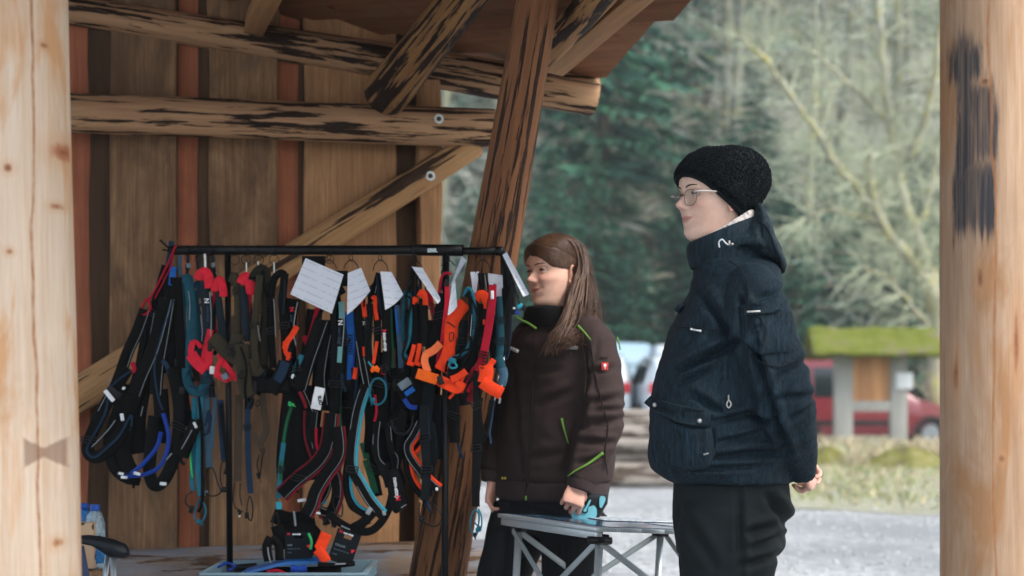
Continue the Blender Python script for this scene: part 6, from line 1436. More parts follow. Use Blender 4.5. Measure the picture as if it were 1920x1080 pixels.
H(960, 540, 'black harness with small blue and white buckles at the far rail end', [('k', 'P', [(950, 486), (953, 520), (958, 555), (960, 590)], 16, .02), ('k', 's', [(952, 500), (962, 530), (972, 560)], 5, .04), ('kp', 'c', [(958, 505), (966, 540), (974, 572)], 1.4, .05), ('c', 'b', (975, 574, -30), (12, 8), .05), ('kp', 'b', (983, 578, 20), (9, 11), .05), ('B', 'b', (970, 586, 0), (9, 7), .05), ('wp', 'b', (964, 578, 0), (5, 4), .05), ('k', 'P', [(950, 540), (950, 600), (948, 650)], 18, .03)])
# --- wire rings on the bar
for i, (x, r2) in enumerate([(440, 9), (462, 9), (485, 9), (514, 9), (618, 8), (397, 7), (372, 7), (352, 6)]):
    mb = MB(); c = [R_(x+r2*math.sin(a), 478+r2-r2*math.cos(a)*1.0, .012*math.cos(a)) for a in [2*math.pi*q/18 for q in range(18)]]
    mb.tube([R_(x+random.uniform(-2, 2), 458, .012), R_(x+random.uniform(-3, 3), 470, .021), R_(x, 480, .014)], .0014, 5)
    mb.tube(c, .0013, 5, closed=True); o = mb.build('wire_hook', mBlkMetal); tag(o, 'small black wire ring on the rail '+['above the olive brown harness', 'above the small dark harness with a red cap', 'above the dark olive harness with folded collar', 'above the plain black collar-shaped harness', 'at the top edge of the large tilted paper', 'above the narrow dark pad harness with red cap', 'above the slate pad harness topped in red', 'above the teal padded harness'][i], 'hook', 'wire rings on the clothes rail')
for wi, (x, yb) in enumerate(((658, 505), (713, 508), (778, 500), (905, 512), (545+72, 505), (840, 498))):
    mb = MB(); mb.tube(catmull([R_(x-4, 462, .012), R_(x-2, 474, .022), R_(x+3, 482, .018), R_(x+2, 490, .018), R_(x-3, 487, .018), R_(x-3, 478, .02)], 5), .0013, 5)
    mb.tube(catmull([R_(x-13, yb, .02), R_(x-11, 497, .02), R_(x, 487, .02), R_(x+11, 496, .02), R_(x+14, yb, .02)], 6), .0016, 6)
    o = mb.build('wire_hook', mBlkMetal); tag(o, 'wide black wire hanger ring '+['above the folded white paper', 'above the lettered black harness', 'gathering the teal and orange loops', 'above the black strings at the rail end', 'above the right half of the large paper', 'beside the right upright of the rail'][wi], 'hook', 'wire rings on the clothes rail')
# --- papers
tP = NT('printed_paper'); v = tP.coords((1, 1, 1), False); sp2 = tP.n('ShaderNodeSeparateXYZ'); tP.l(v, sp2.inputs[0])
wv = tP.n('ShaderNodeTexWave'); wv.bands_direction = 'Z'; wv.inputs['Scale'].default_value = 14; tP.l(v, wv.inputs[0])
wn = tP.noise(tP.coords((1, 1, .2), False), 55, 2)
ln = tP.math('MULTIPLY', tP.math('GREATER_THAN', wv.outputs['Fac'], .90), tP.math('GREATER_THAN', wn, .46))
mPaper = tP.fin(tP.mix(tP.math('MULTIPLY', ln, .25), lin('#dfe3ec'), lin('#7f8794')), .8, 0, .2)
def paper(corners, label, e, curl=.006):
    a, b, c, d = [R_(x, y, e+z) for x, y, z in corners]   # tl tr br bl
    X = (b-a).normalized(); Z = (a-d); Z = (Z-X*Z.dot(X)).normalized(); Y = Z.cross(X); Ml = Matrix.Translation((a+b+c+d)/4) @ Matrix((X, Y, Z)).transposed().to_4x4(); iv = Ml.inverted()
    n = 8; top = []; bot = []
    for j in range(n+1):
        for i in range(n+1):
            u, v_ = i/n, j/n; p = a.lerp(b, u).lerp(d.lerp(c, u), v_); q = iv @ p; q.y += curl*math.sin(u*3.1)*(v_**1.5)-curl*.6*(1-u)*v_
            top.append(q); bot.append(q+Vector((0, .0007, 0)))
    fs = []; m = n+1
    for j in range(n):
        for i in range(n): k = j*m+i; fs.append((k, k+1, k+m+1, k+m)); fs.append((k+m*m, k+m+m*m, k+m+1+m*m, k+1+m*m))
    mb = MB(); mb.add(top+bot, fs); o = mb.build('paper_sheet', mPaper, M=Ml); return tag(o, label, 'paper', 'price sheets on the harnesses')
paper([(573, 484, 0), (644, 515, .0), (622, 588, .02), (545, 552, .02)], 'large tilted white paper with printed lines, biggest sheet on the rail', .085)
paper([(652, 512, 0), (677, 502, .0), (694, 545, .02), (652, 591, .02)], 'folded white paper with faint print, between blue webbing and black cap', .075, .01)
paper([(713, 509, 0), (734, 510, .0), (756, 552, .01), (724, 582, .02)], 'curled white paper beside the lettered black harness, its corner turned blue', .078, .014)
paper([(772, 500, -.01), (792, 502, .0), (824, 556, .03), (822, 570, .03)], 'narrow lilac shaded paper seen edge on above the teal and orange loops', .05, .01)
paper([(866, 480, -.02), (874, 488, .02), (850, 530, .02), (846, 536, -.02)], 'thin paper strip twisted edge on above the right upright', .07, .004)
paper([(848, 530, 0), (853, 522, .0), (857, 575, .02), (840, 592, .02)], 'small white paper wedge above the orange red yoke', .07, .004)
paper([(882, 510, 0), (898, 509, .0), (892, 560, .01), (888, 556, .02)], 'small lilac paper half hidden behind the black strings at the rail end', .02, .004)
paper([(912, 512, 0), (942, 516, .0), (945, 588, .02), (930, 586, .02)], 'lilac white paper hanging behind the crimson strap', .015, .006)
paper([(942, 478, -.01), (950, 473, .0), (990, 548, .04), (984, 556, .04)], 'white paper sticking out beyond the rail end towards the smiling face', .06, .012)
mb = MB(); mb.box(R_(588, 488, .03), (.075, .004, .028)); mb.box(R_(640, 520, .03), (.05, .004, .045), Matrix.Rotation(math.radians(-2), 3, 'Y')); 
for cx, cy, w_, h_ in ((588, 490, .075, .035), (636, 522, .055, .05)):
    mb = MB(); mb.box(R_(cx, cy, .03), (w_, .004, h_), bev=.001); tag(mb.build('hang_card', HM['k']), 'black header card above the large tilted paper' if cx < 600 else 'black card half hidden at the right edge of the large paper', 'card')
# ================================================================ crate with accessories
random.seed(5)
mCrate = plain('grey_blue_plastic', lin('#7f9aa6'), .5, .08, 20, bump=.05)
cz1 = .521; cx0, cx1 = P(384, 0, 5.3).x, P(681, 0, 5.32).x; cy0, cy1 = 5.30, 5.70
crate = thing('storage_crate', ((cx0+cx1)/2, (cy0+cy1)/2, 0), 'grey blue plastic storage crate with ribbed rim full of accessories', 'crate')
T_ = .004
for nm, c, sz in (('crate_wall', ((cx0+cx1)/2, cy0, cz1/2), (cx1-cx0, T_, cz1)), ('crate_wall', ((cx0+cx1)/2, cy1, cz1/2), (cx1-cx0, T_, cz1)), ('crate_wall', (cx0, (cy0+cy1)/2, cz1/2), (T_, cy1-cy0-.006, cz1)), ('crate_wall', (cx1, (cy0+cy1)/2, cz1/2), (T_, cy1-cy0-.006, cz1)), ('crate_floor', ((cx0+cx1)/2, (cy0+cy1)/2, .03), (cx1-cx0-.008, cy1-cy0-.008, T_))):
    mb = MB(); mb.box(c, sz); mb.build(nm, mCrate, crate, smooth=False)
rim = MB()
for c, sz in ((((cx0+cx1)/2, cy0-.008, cz1-.004), (cx1-cx0+.03, .016, .008)), (((cx0+cx1)/2, cy1+.008, cz1-.004), (cx1-cx0+.03, .016, .008)), ((cx0-.008, (cy0+cy1)/2, cz1-.004), (.016, cy1-cy0, .008)), ((cx1+.008, (cy0+cy1)/2, cz1-.004), (.016, cy1-cy0, .008)),
              (((cx0+cx1)/2, cy0-.007, cz1-.04), (cx1-cx0+.028, .012, .005)), ((cx1+.007, (cy0+cy1)/2, cz1-.04), (.012, cy1-cy0, .005))): rim.box(c, sz, bev=.0012)
rim.build('rim', mCrate, crate)
for i in range(9): mb = MB(); mb.box((cx0+(cx1-cx0)*(i+.3)/9, cy0-.0075, cz1-.022), (.004, .013, .028)); mb.build('rib', mCrate, crate, smooth=False)
for i in range(6): mb = MB(); mb.box((cx1+.0075, cy0+(cy1-cy0)*(i+.5)/6, cz1-.022), (.013, .004, .028)); mb.build('rib', mCrate, crate, smooth=False)
mBlueP = plain('blue_plastic', lin('#1d5c9e'), .4, .1, 20, bump=0)
cp = lambda x, y, d=5.45: P(x, y, d)
# blue disc edge
mb = MB(); top = catmull([cp(458, 1071, 5.42), cp(500, 1060, 5.44), cp(540, 1051, 5.46), (cp(580, 1049, 5.46)), cp(610, 1050, 5.44)], 6); k = len(top); rings = []
for i, p in enumerate(top):
    w_ = .012+.004*math.sin(i/k*3); hgt = .010*(1 if i < k-6 else (k-i)/7+.1)
    rings.append([p+Vector((0, -.06, .0)), p+Vector((0, -.062, -hgt*.9)), p+Vector((0, .06, -hgt*.5)), p+Vector((0, .06, .004))])
mb.loft(rings); tag(mb.build('throwing_disc', mBlueP, auto=40), 'bent blue plastic throwing disc lying on top of the crate', 'disc')
def card(name, ctr, w_, h_, rot, lean, label, d, txt):
    M = Matrix.Translation(cp(*ctr, d)) @ Matrix.Rotation(math.radians(rot), 4, 'Y') @ Matrix.Rotation(math.radians(lean), 4, 'X')
    root = thing(name, (0, 0, 0), label, 'product card', 'product cards in the crate', M)
    def loc(mb, nm, mat):
        o = mb.build(nm, mat, root, smooth=False, M=M); return o
    mb = MB(); k = d/F; W, Hh = w_*k, h_*k; mb.box((0, 0, -Hh*.12), (W, .003, Hh*.76)); mb.box((-W*.33, 0, Hh*.315), (W*.34, .003, Hh*.11)); mb.box((W*.33, 0, Hh*.315), (W*.34, .003, Hh*.11)); mb.box((0, 0, Hh*.435), (W, .003, Hh*.13)); loc(mb, 'card_board', HM['n'])
    def tx(s, x, z, sz, mat, bold=True):
        cu = bpy.data.curves.new('t', 'FONT'); cu.body = s; cu.size = sz; cu.extrude = .0004; cu.resolution_u = 2; cu.align_x = 'LEFT'
        if bold: cu.offset = .0004
        ob = bpy.data.objects.new('t', cu); COL.objects.link(ob); me = bpy.data.meshes.new_from_object(ob.evaluated_get(bpy.context.evaluated_depsgraph_get())); bpy.data.objects.remove(ob)
        me.materials.clear(); me.materials.append(HM[mat]); o = bpy.data.objects.new('lettering', me); COL.objects.link(o); reg(o, M @ Matrix.Translation((x, -.003, z)) @ Matrix.Rotation(math.radians(90), 4, 'X'), root)
    tx('N', -W*.40, Hh*.38, Hh*.12, 'r'); tx('non-stop', -W*.22, Hh*.385, Hh*.085, 'wp'); tx(txt, -W*.40, -Hh*.02, Hh*.085, 'gy'); tx('adjustable and strong', -W*.4, -Hh*.15, Hh*.055, 'gy', False); tx('sizes', -W*.4, -Hh*.3, Hh*.08, 'gy', False)
    mb = MB(); mb.prism([Vector((W*.28, -.0018, -Hh*.02)), Vector((W*.46, -.0018, Hh*.02)), Vector((W*.36, -.0018, -Hh*.12))], (0, -.001, 0)); loc(mb, 'red_mark', HM['r'])
card('product_card', (646, 1026), 46, 62, 18, -8, 'dark card tilted to the right at the crate corner, with red and white print', 5.42, 'COLLAR')
card('product_card', (560, 1022), 52, 50, -1, -6, 'dark card with faint print standing upright among black straps in the crate', 5.46, 'leash')
def loose(name, label, cat, items):
    r = thing(name, cp(items[0][2][0][0], items[0][2][0][1]), label, cat)
    for m, kd, pts, wd, d in items:
        mb = MB(); c = catmull([cp(x, y, d+(z[0] if z else 0)) for x, y, *z in pts], 6)
        if kd == 'c': mb.tube(c, wd*d/F, 8)
        else:
            rings = []
            for i, p in enumerate(c):
                t = (c[min(i+1, len(c)-1)]-c[max(i-1, 0)]).normalized(); nrm = Vector((0, -1, 0)); nrm = (nrm-t*nrm.dot(t)).normalized(); s = t.cross(nrm); w_ = wd*d/F/2
                rings.append([p+s*w_*math.cos(q)+nrm*(.007 if kd == 'p' else .003)*math.sin(q) for q in [2*math.pi*j/10 for j in range(10)]])
            mb.loft(rings)
        mb.build({'c': 'cord', 'p': 'pad', 's': 'strap'}[kd], HM[m], r)
    return r
loose('orange_strap', 'orange red folded webbing standing up out of the crate', 'strap', [('o', 's', [(612, 1000), (606, 1014), (600, 1028), (594, 1032)], 22, 5.40), ('o', 's', [(594, 1030), (604, 1040), (612, 1054)], 20, 5.39)])
loose('muzzle', 'black mesh muzzle and straps heaped at the crate back', 'muzzle', [('k', 'p', [(520, 985), (524, 1000), (528, 1030)], 26, 5.52), ('k2', 'p', [(530, 1000), (560, 992), (586, 1002), (592, 1040)], 34, 5.55), ('k2', 'p', [(530, 1020), (550, 1010), (580, 1020)], 50, 5.56), ('k', 's', [(512, 965), (545, 975), (590, 970)], 30, 5.56), ('gg', 's', [(578, 1000), (584, 1015), (582, 1030)], 5, 5.44), ('w', 's', [(551, 958), (553, 975), (554, 986)], 4, 5.50)])
loose('leash_clip', 'black curved leash handle with pale edge at the crate left', 'leash', [('k', 'p', [(508, 1008), (500, 1026), (504, 1052)], 18, 5.44), ('k', 'p', [(508, 1008), (522, 1022), (524, 1050)], 16, 5.45), ('w', 's', [(502, 1026), (504, 1042), (508, 1056)], 2.5, 5.42)])
loose('coiled_leash', 'black strap ends lying flat across the crate front', 'strap', [('k', 'p', [(596, 1058), (630, 1060), (665, 1056)], 10, 5.36), ('w', 's', [(628, 1058), (648, 1057)], 3, 5.34), ('B', 'p', [(545, 1066), (560, 1068), (575, 1066)], 14, 5.36), ('R', 's', [(500, 1072), (520, 1070), (535, 1076)], 6, 5.36), ('B', 'c', [(408, 1064), (425, 1056), (440, 1062), (428, 1070)], 2.4, 5.46), ('k2', 'p', [(470, 1074), (540, 1076), (640, 1074)], 26, 5.5)])
# ================================================================ chair arm, bottle, box at the left
mChairB = plain('black_plastic_arm', lin('#141a1f'), .38, .1, 20, bump=.03); mTube = plain('aluminium_tube', lin('#aeb6bb'), .32, .08, 30, bump=0, metal=.7)
D9 = 4.8; chair = thing('camping_chair', (P(175, 0, D9).x, D9, 0), 'folding camping chair with a black plastic armrest on metal tubes', 'chair')
ch = lambda x, y, e=0: P(x, y, D9-e)
ar = inflate([(140, 1005), (165, 1003), (190, 1006), (215, 1012), (236, 1021), (243, 1034), (243, 1043), (230, 1046), (208, 1045), (192, 1034), (172, 1022), (140, 1016)], D9, .032, 13, 3.0)
ar.build('armrest', mChairB, chair)
mb = MB(); mb.tube([ch(212, 1040), ch(216, 1180), ch(222, 1440)], .0085, 12); mb.build('leg', mTube, chair)
mb = MB(); mb.tube([ch(203, 1038, -.03), ch(192, 1120, -.03), ch(120, 1440, -.03)], .0085, 12); mb.build('leg', mTube, chair)
mb = MB(); mb.tube([ch(60, 1000, -.5), ch(62, 1440, -.5)], .0085, 12); mb.build('leg', mTube, chair)
mb = MB(); mb.prism([ch(146, 1028), ch(158, 1024), ch(168, 1080), ch(160, 1200), ch(60, 1200), ch(60, 1028)], (-.02, .05, 0)); mb.build('fabric_seat', plain('purple_blue_fabric', lin('#3d4660'), .85, .15, 30), chair, smooth=False)
D8 = 5.15; bz = lambda x, y, e=0: P(x, y, D8-e)
stool = thing('wooden_stool', (bz(180, 0).x, D8, 0), 'low wooden stool under the water bottle at the wall', 'stool')
zt = bz(0, 1066).z; cx = bz(180, 0).x
mb = MB(); mb.box((cx-.05, D8, zt-.016), (.17, .20, .03), bev=.003); mb.build('seat', mPlank, stool)
for sx in (-1, 1):
    for sy in (-1, 1): mb = MB(); mb.box((cx-.05+sx*.06, D8+sy*.07, (zt-.032)/2), (.03, .03, zt-.032)); mb.build('leg', mPlank, stool, smooth=False)
bot = thing('water_bottle', (bz(183, 0).x, D8, zt), 'clear plastic water bottle with blue cap and blue label', 'bottle')
gt = NT('bottle_plastic'); t1_ = gt.n('ShaderNodeBsdfTransparent'); g1_ = gt.n('ShaderNodeBsdfPrincipled'); g1_.inputs['Base Color'].default_value = lin('#9db4bf'); g1_.inputs['Roughness'].default_value = .15
mx = gt.n('ShaderNodeMixShader'); n = gt.noise(gt.coords((1, 1, 1), False), 60, 3); gt.l(gt.ramp(n, [(.35, (.30, .30, .30)), (.65, (.75, .75, .75))]), mx.inputs[0]); gt.l(t1_.outputs[0], mx.inputs[1]); gt.l(g1_.outputs[0], mx.inputs[2]); gt.l(mx.outputs[0], gt.out.inputs[0]); mBot = gt.m
def lathe(prof, c, n=24):
    mb = MB(); mb.loft([[Vector((c.x+math.cos(a)*r, c.y+math.sin(a)*r, z)) for a in [2*math.pi*i/n for i in range(n)]] for r, z in prof]); return mb
k = D8/F; c0 = Vector((bz(178, 0).x, D8, 0)); Z = lambda y: bz(0, y).z
lathe([(19*k, Z(1066)), (20*k, Z(1060)), (19.5*k, Z(1040)), (20*k, Z(1020)), (19.4*k, Z(1000)), (19*k, Z(985)), (16*k, Z(970)), (11*k, Z(960)), (8*k, Z(957))], c0).build('bottle_body', mBot, bot)
lathe([(8.5*k, Z(958)), (9*k, Z(956)), (9*k, Z(947)), (8*k, Z(946))], c0).build('cap', plain('blue_cap', lin('#1c4fa0'), .4, .05, 30, bump=0), bot)
lathe([(20.4*k, Z(1055)), (20.5*k, Z(1024)), (20.2*k, Z(1022))], c0).build('label_band', plain('blue_label', lin('#2f6ea8'), .4, .5, 60, bump=0), bot)
c2 = Vector((bz(166, 0).x-.03, D8+.06, 0)); b2 = thing('water_bottle', c2+Vector((0, 0, zt)), 'blue tinted bottle half hidden behind the front post', 'bottle')
lathe([(17*k, Z(1064)), (18*k, Z(1050)), (18*k, Z(985)), (12*k, Z(962)), (8*k, Z(957))], c2).build('bottle_body', plain('blue_tinted_plastic', lin('#2b6aa0'), .2, .3, 60, bump=0), b2)
lathe([(9*k, Z(958)), (9*k, Z(946))], c2).build('cap', bpy.data.materials['blue_cap'], b2)
t = NT('printed_cardboard'); vo = t.n('ShaderNodeTexVoronoi'); vo.inputs['Scale'].default_value = 26; t.l(t.coords((1, 1, 1), False), vo.inputs['Vector']); mCb = t.fin(t.ramp(vo.outputs['Distance'], [(.26, lin('#3a3a36')), (.32, lin('#b59a7c'))]), .8)
mb = MB(); p0 = bz(140, 1066, .06); p1 = bz(175, 980, .06); mb.box(((p0.x+p1.x)/2, p0.y+.02, (p0.z+p1.z)/2), (p1.x-p0.x, .05, p1.z-p0.z), bev=.001); tag(mb.build('snack_box', mCb), 'beige printed carton with dark spots beside the water bottle', 'carton')
# ================================================================ folding table with prints
mAlu = plain('brushed_aluminium', lin('#c4cbcd'), .35, .06, 60, bump=.03, metal=.55); mAluD = plain('grey_aluminium', lin('#a9b1b3'), .4, .06, 60, bump=.03, metal=.5)
C2 = P(1115, 990, 4.77); C1 = P(932, 964, 5.36); u = (C1-C2); Lw = u.length; u = u.normalized(); vd = Vector((.59, .281, -.042)); vd = (vd-u*vd.dot(u)).normalized(); nn = u.cross(vd); nn = nn if nn.z > 0 else -nn; Ll = .61
TM = Matrix.Translation(C2) @ Matrix((u, vd, nn)).transposed().to_4x4()
table = thing('folding_table', (0, 0, 0), 'aluminium folding camping table with crossed scissor legs and slat top', 'table', M=TM)
def tpart(mb, nm, mat, **k_): return mb.build(nm, mat, table, M=TM, **k_)
for i in range(8):
    mb = MB(); y0 = Ll*i/8; mb.box((Lw/2, y0+Ll/16, -.004), (Lw, Ll/8-.003, .012), bev=.002); tpart(mb, 'slat', mAlu, auto=30)
for y in (.02, Ll-.02): mb = MB(); mb.box((Lw/2, y, -.022), (Lw-.02, .022, .022), bev=.003); tpart(mb, 'side_rail', mAlu, auto=30)
legc = [(.06, .05), (Lw-.06, .05), (.06, Ll-.05), (Lw-.06, Ll-.05)]
for x, y in legc:
    mb = MB(); mb.box((x, y, -.034), (.045, .04, .03), bev=.004); tpart(mb, 'hinge_block', HM['kp'], auto=30)
    mb = MB(); mb.tube([Vector((x, y, -.05)), Vector((x, y, -.67))], .0115, 12); tpart(mb, 'leg', mAlu)
    mb = MB(); mb.box((x, y, -.36), (.032, .032, .03), bev=.004); tpart(mb, 'hinge_block', HM['kp'], auto=30)
def bar(a, b, off=(0, 0, 0)):
    a, b = Vector(a)+Vector(off), Vector(b)+Vector(off); mb = MB(); d = (b-a); z = d.normalized(); x = Vector((0, 0, 1)).cross(z).normalized(); y = z.cross(x); R = Matrix((x, y, z)).transposed(); mb.box((a+b)/2, (.006, .018, d.length), R, bev=.0015); tpart(mb, 'cross_brace', mAluD, auto=30)
for (a, b) in ((0, 1), (0, 2), (1, 3), (2, 3)):
    p, q = Vector((*legc[a], 0)), Vector((*legc[b], 0)); o_ = Vector((0, .012, 0)) if abs(p.x-q.x) > .1 else Vector((.012, 0, 0)); o_ = o_ if (p+q)[1 if abs(p.x-q.x) > .1 else 0] > (Ll if abs(p.x-q.x) > .1 else Lw) else -o_
    bar(p+Vector((0, 0, -.045)), q+Vector((0, 0, -.36)), o_); bar(p+Vector((0, 0, -.36)), q+Vector((0, 0, -.045)), o_*1.7)
mb = MB(); mb.tube([Vector((.012, .06, -.035)), Vector((.012, -.012, -.035))], .011, 12); tpart(mb, 'rod_end_cap', HM['kp'])
t = NT('glossy_poster'); n = t.noise(t.coords((1.4, 4, 1), False), 6, 4, .6, 1.5); mPost = t.fin(t.ramp(n, [(.34, lin('#16202f')), (.46, lin('#243a5a')), (.54, lin('#3a6076')), (.60, lin('#8fa9b8')), (.7, lin('#1d2634'))]), .12, 0, .6)
mLeaf = NT('leaflet_print'); n = mLeaf.noise(mLeaf.coords((3, 6, 1), False), 7, 3, .5, .6); mLeaf = mLeaf.fin(mLeaf.ramp(n, [(.48, lin('#d8dde2')), (.56, lin('#7d8fa6')), (.64, lin('#e3e6e8'))]), .25, 0, .5)
def sheet_on(nm, pts, z, mat, label, th=.0015):
    mb = MB(); mb.prism([Vector((x, y, z)) for x, y in pts], (0, 0, th)); return tag(mb.build(nm, mat, M=TM, smooth=False), label, 'print')
sheet_on('poster', [(.02, .05), (Lw-.02, .03), (Lw-.03, .36), (.03, .40)], .0025, mPost, 'glossy dark blue poster lying on the folding table')
sheet_on('leaflet', [(.05, .36), (.30, .33), (.33, .60), (.06, .66)], .0045, mLeaf, 'open white leaflet with grey pictures on the folding table')
sheet_on('leaflet', [(.36, .22), (Lw-.05, .26), (Lw-.06, .62), (.40, .60)], .0065, mLeaf, 'pale leaflet near the far corner of the folding table')
# ================================================================ notice board, cars, log pile, moss
random.seed(9)
mGreyW = wood('grey_post_wood', lin('#9c9d98'), lin('#787873'), knots=False, gscale=20); mMossR = NT('mossy_roof'); v = mMossR.coords((1, 1, 1), False)
n1 = mMossR.noise(v, 3.2, 4, .6); n2 = mMossR.noise(v, 30, 4, .7); c = mMossR.ramp(n1, [(.36, lin('#5f6824')), (.56, lin('#6f7538')), (.66, lin('#75695d'))]); c = mMossR.mix(mMossR.ramp(n2, [(.35, (.5, .5, .5)), (.6, (0, 0, 0))]), c, lin('#454f18')); mMossR.bump(n2, .8, .03); mMossR = mMossR.fin(c, .95, 0, .1)
mBoard = wood('notice_panel', lin('#c39468'), lin('#a8744c'), knots=False, gscale=12); mSignW = plain('white_sign', lin('#dfe3e6'), .6, .03, 20, bump=0); mDarkT = plain('dark_gable_wood', lin('#4d4337'), .9, .3, 8)
DK = 31.0; ks = DK/F; kp_ = lambda x, y, e=0: P(x, y, DK-e)
k_ = thing('notice_board', kp_(1632, 850), 'wooden notice board under a mossy yellow green pitched roof', 'notice board')
def post(x0, x1, ytop, nm, mat, dy=.16, yb=856):
    mb = MB(); a, b = kp_(x0, yb), kp_(x1, ytop); mb.box(((a.x+b.x)/2, DK, (a.z+b.z)/2), (b.x-a.x, dy, b.z-a.z), bev=.012); return mb.build(nm, mat, k_, auto=30)
post(1563, 1598, 655, 'post', mGreyW); post(1668, 1700, 655, 'post', mGreyW)
def plankk(x0, x1, y0, y1, nm, mat, dy, e):
    mb = MB(); a, b = kp_(x0, y1), kp_(x1, y0); mb.box(((a.x+b.x)/2, DK-e, (a.z+b.z)/2), (b.x-a.x, dy, b.z-a.z), bev=.006); return mb.build(nm, mat, k_, auto=30)
for i in range(4): plankk(1588+i*22.7, 1588+(i+1)*22.7-.8, 668, 752, 'panel_board', mBoard, .03, -.02)
plankk(1580, 1688, 752, 771, 'cross_beam', mGreyW, .12, .01); plankk(1570, 1694, 655, 668, 'cross_beam', mDarkT, .12, .01)
s_ = plankk(1678, 1709, 699, 729, 'sign', mSignW, .015, .10)
xl, xr = kp_(1515, 0).x, kp_(1752, 0).x; zr, ze = kp_(0, 614).z, kp_(0, 664).z
for sy in (-1, 1):
    mb = MB(); N = 30; top = []; 
    for j in range(9):
        for i in range(N+1):
            u = i/N; w_ = j/8; top.append(Vector((xl+(xr-xl)*u+(.05*(u-.5)*w_ if True else 0), DK+sy*(.02+.62*w_), zr+(ze-zr)*w_+.05*nz(u*5, w_*3+sy, 1.4)+.03*nz(u*20, w_*9, 1.7)-.03*(w_ > .95)*abs(nz(u*14, sy, 2.0)))))
    th = Vector((0, -sy*.03, -.06)); m = N+1; fs = []
    for j in range(8):
        for i in range(N): q = j*m+i; fs += [(q, q+1, q+m+1, q+m), (q+9*m+m, q+9*m+m+1, q+9*m+1, q+9*m)]
    for j in range(8): fs += [(j*m, (j+1)*m, (j+1)*m+9*m, j*m+9*m), (j*m+N, j*m+N+9*m, (j+1)*m+N+9*m, (j+1)*m+N)]
    for i in range(N): fs += [(i, i+9*m, i+1+9*m, i+1), (8*m+i, 8*m+i+1, 8*m+i+1+9*m, 8*m+i+9*m)]
    mb.add(top+[p+th for p in top], fs); mb.build('roof_slope', mMossR, k_)
for x in (xl+.08, xr-.08):
    mb = MB(); mb.prism([Vector((x, DK-.5, ze+.0)), Vector((x, DK+.5, ze)), Vector((x, DK, zr-.09))], (.05, 0, 0)); mb.build('gable', mDarkT, k_, smooth=False)
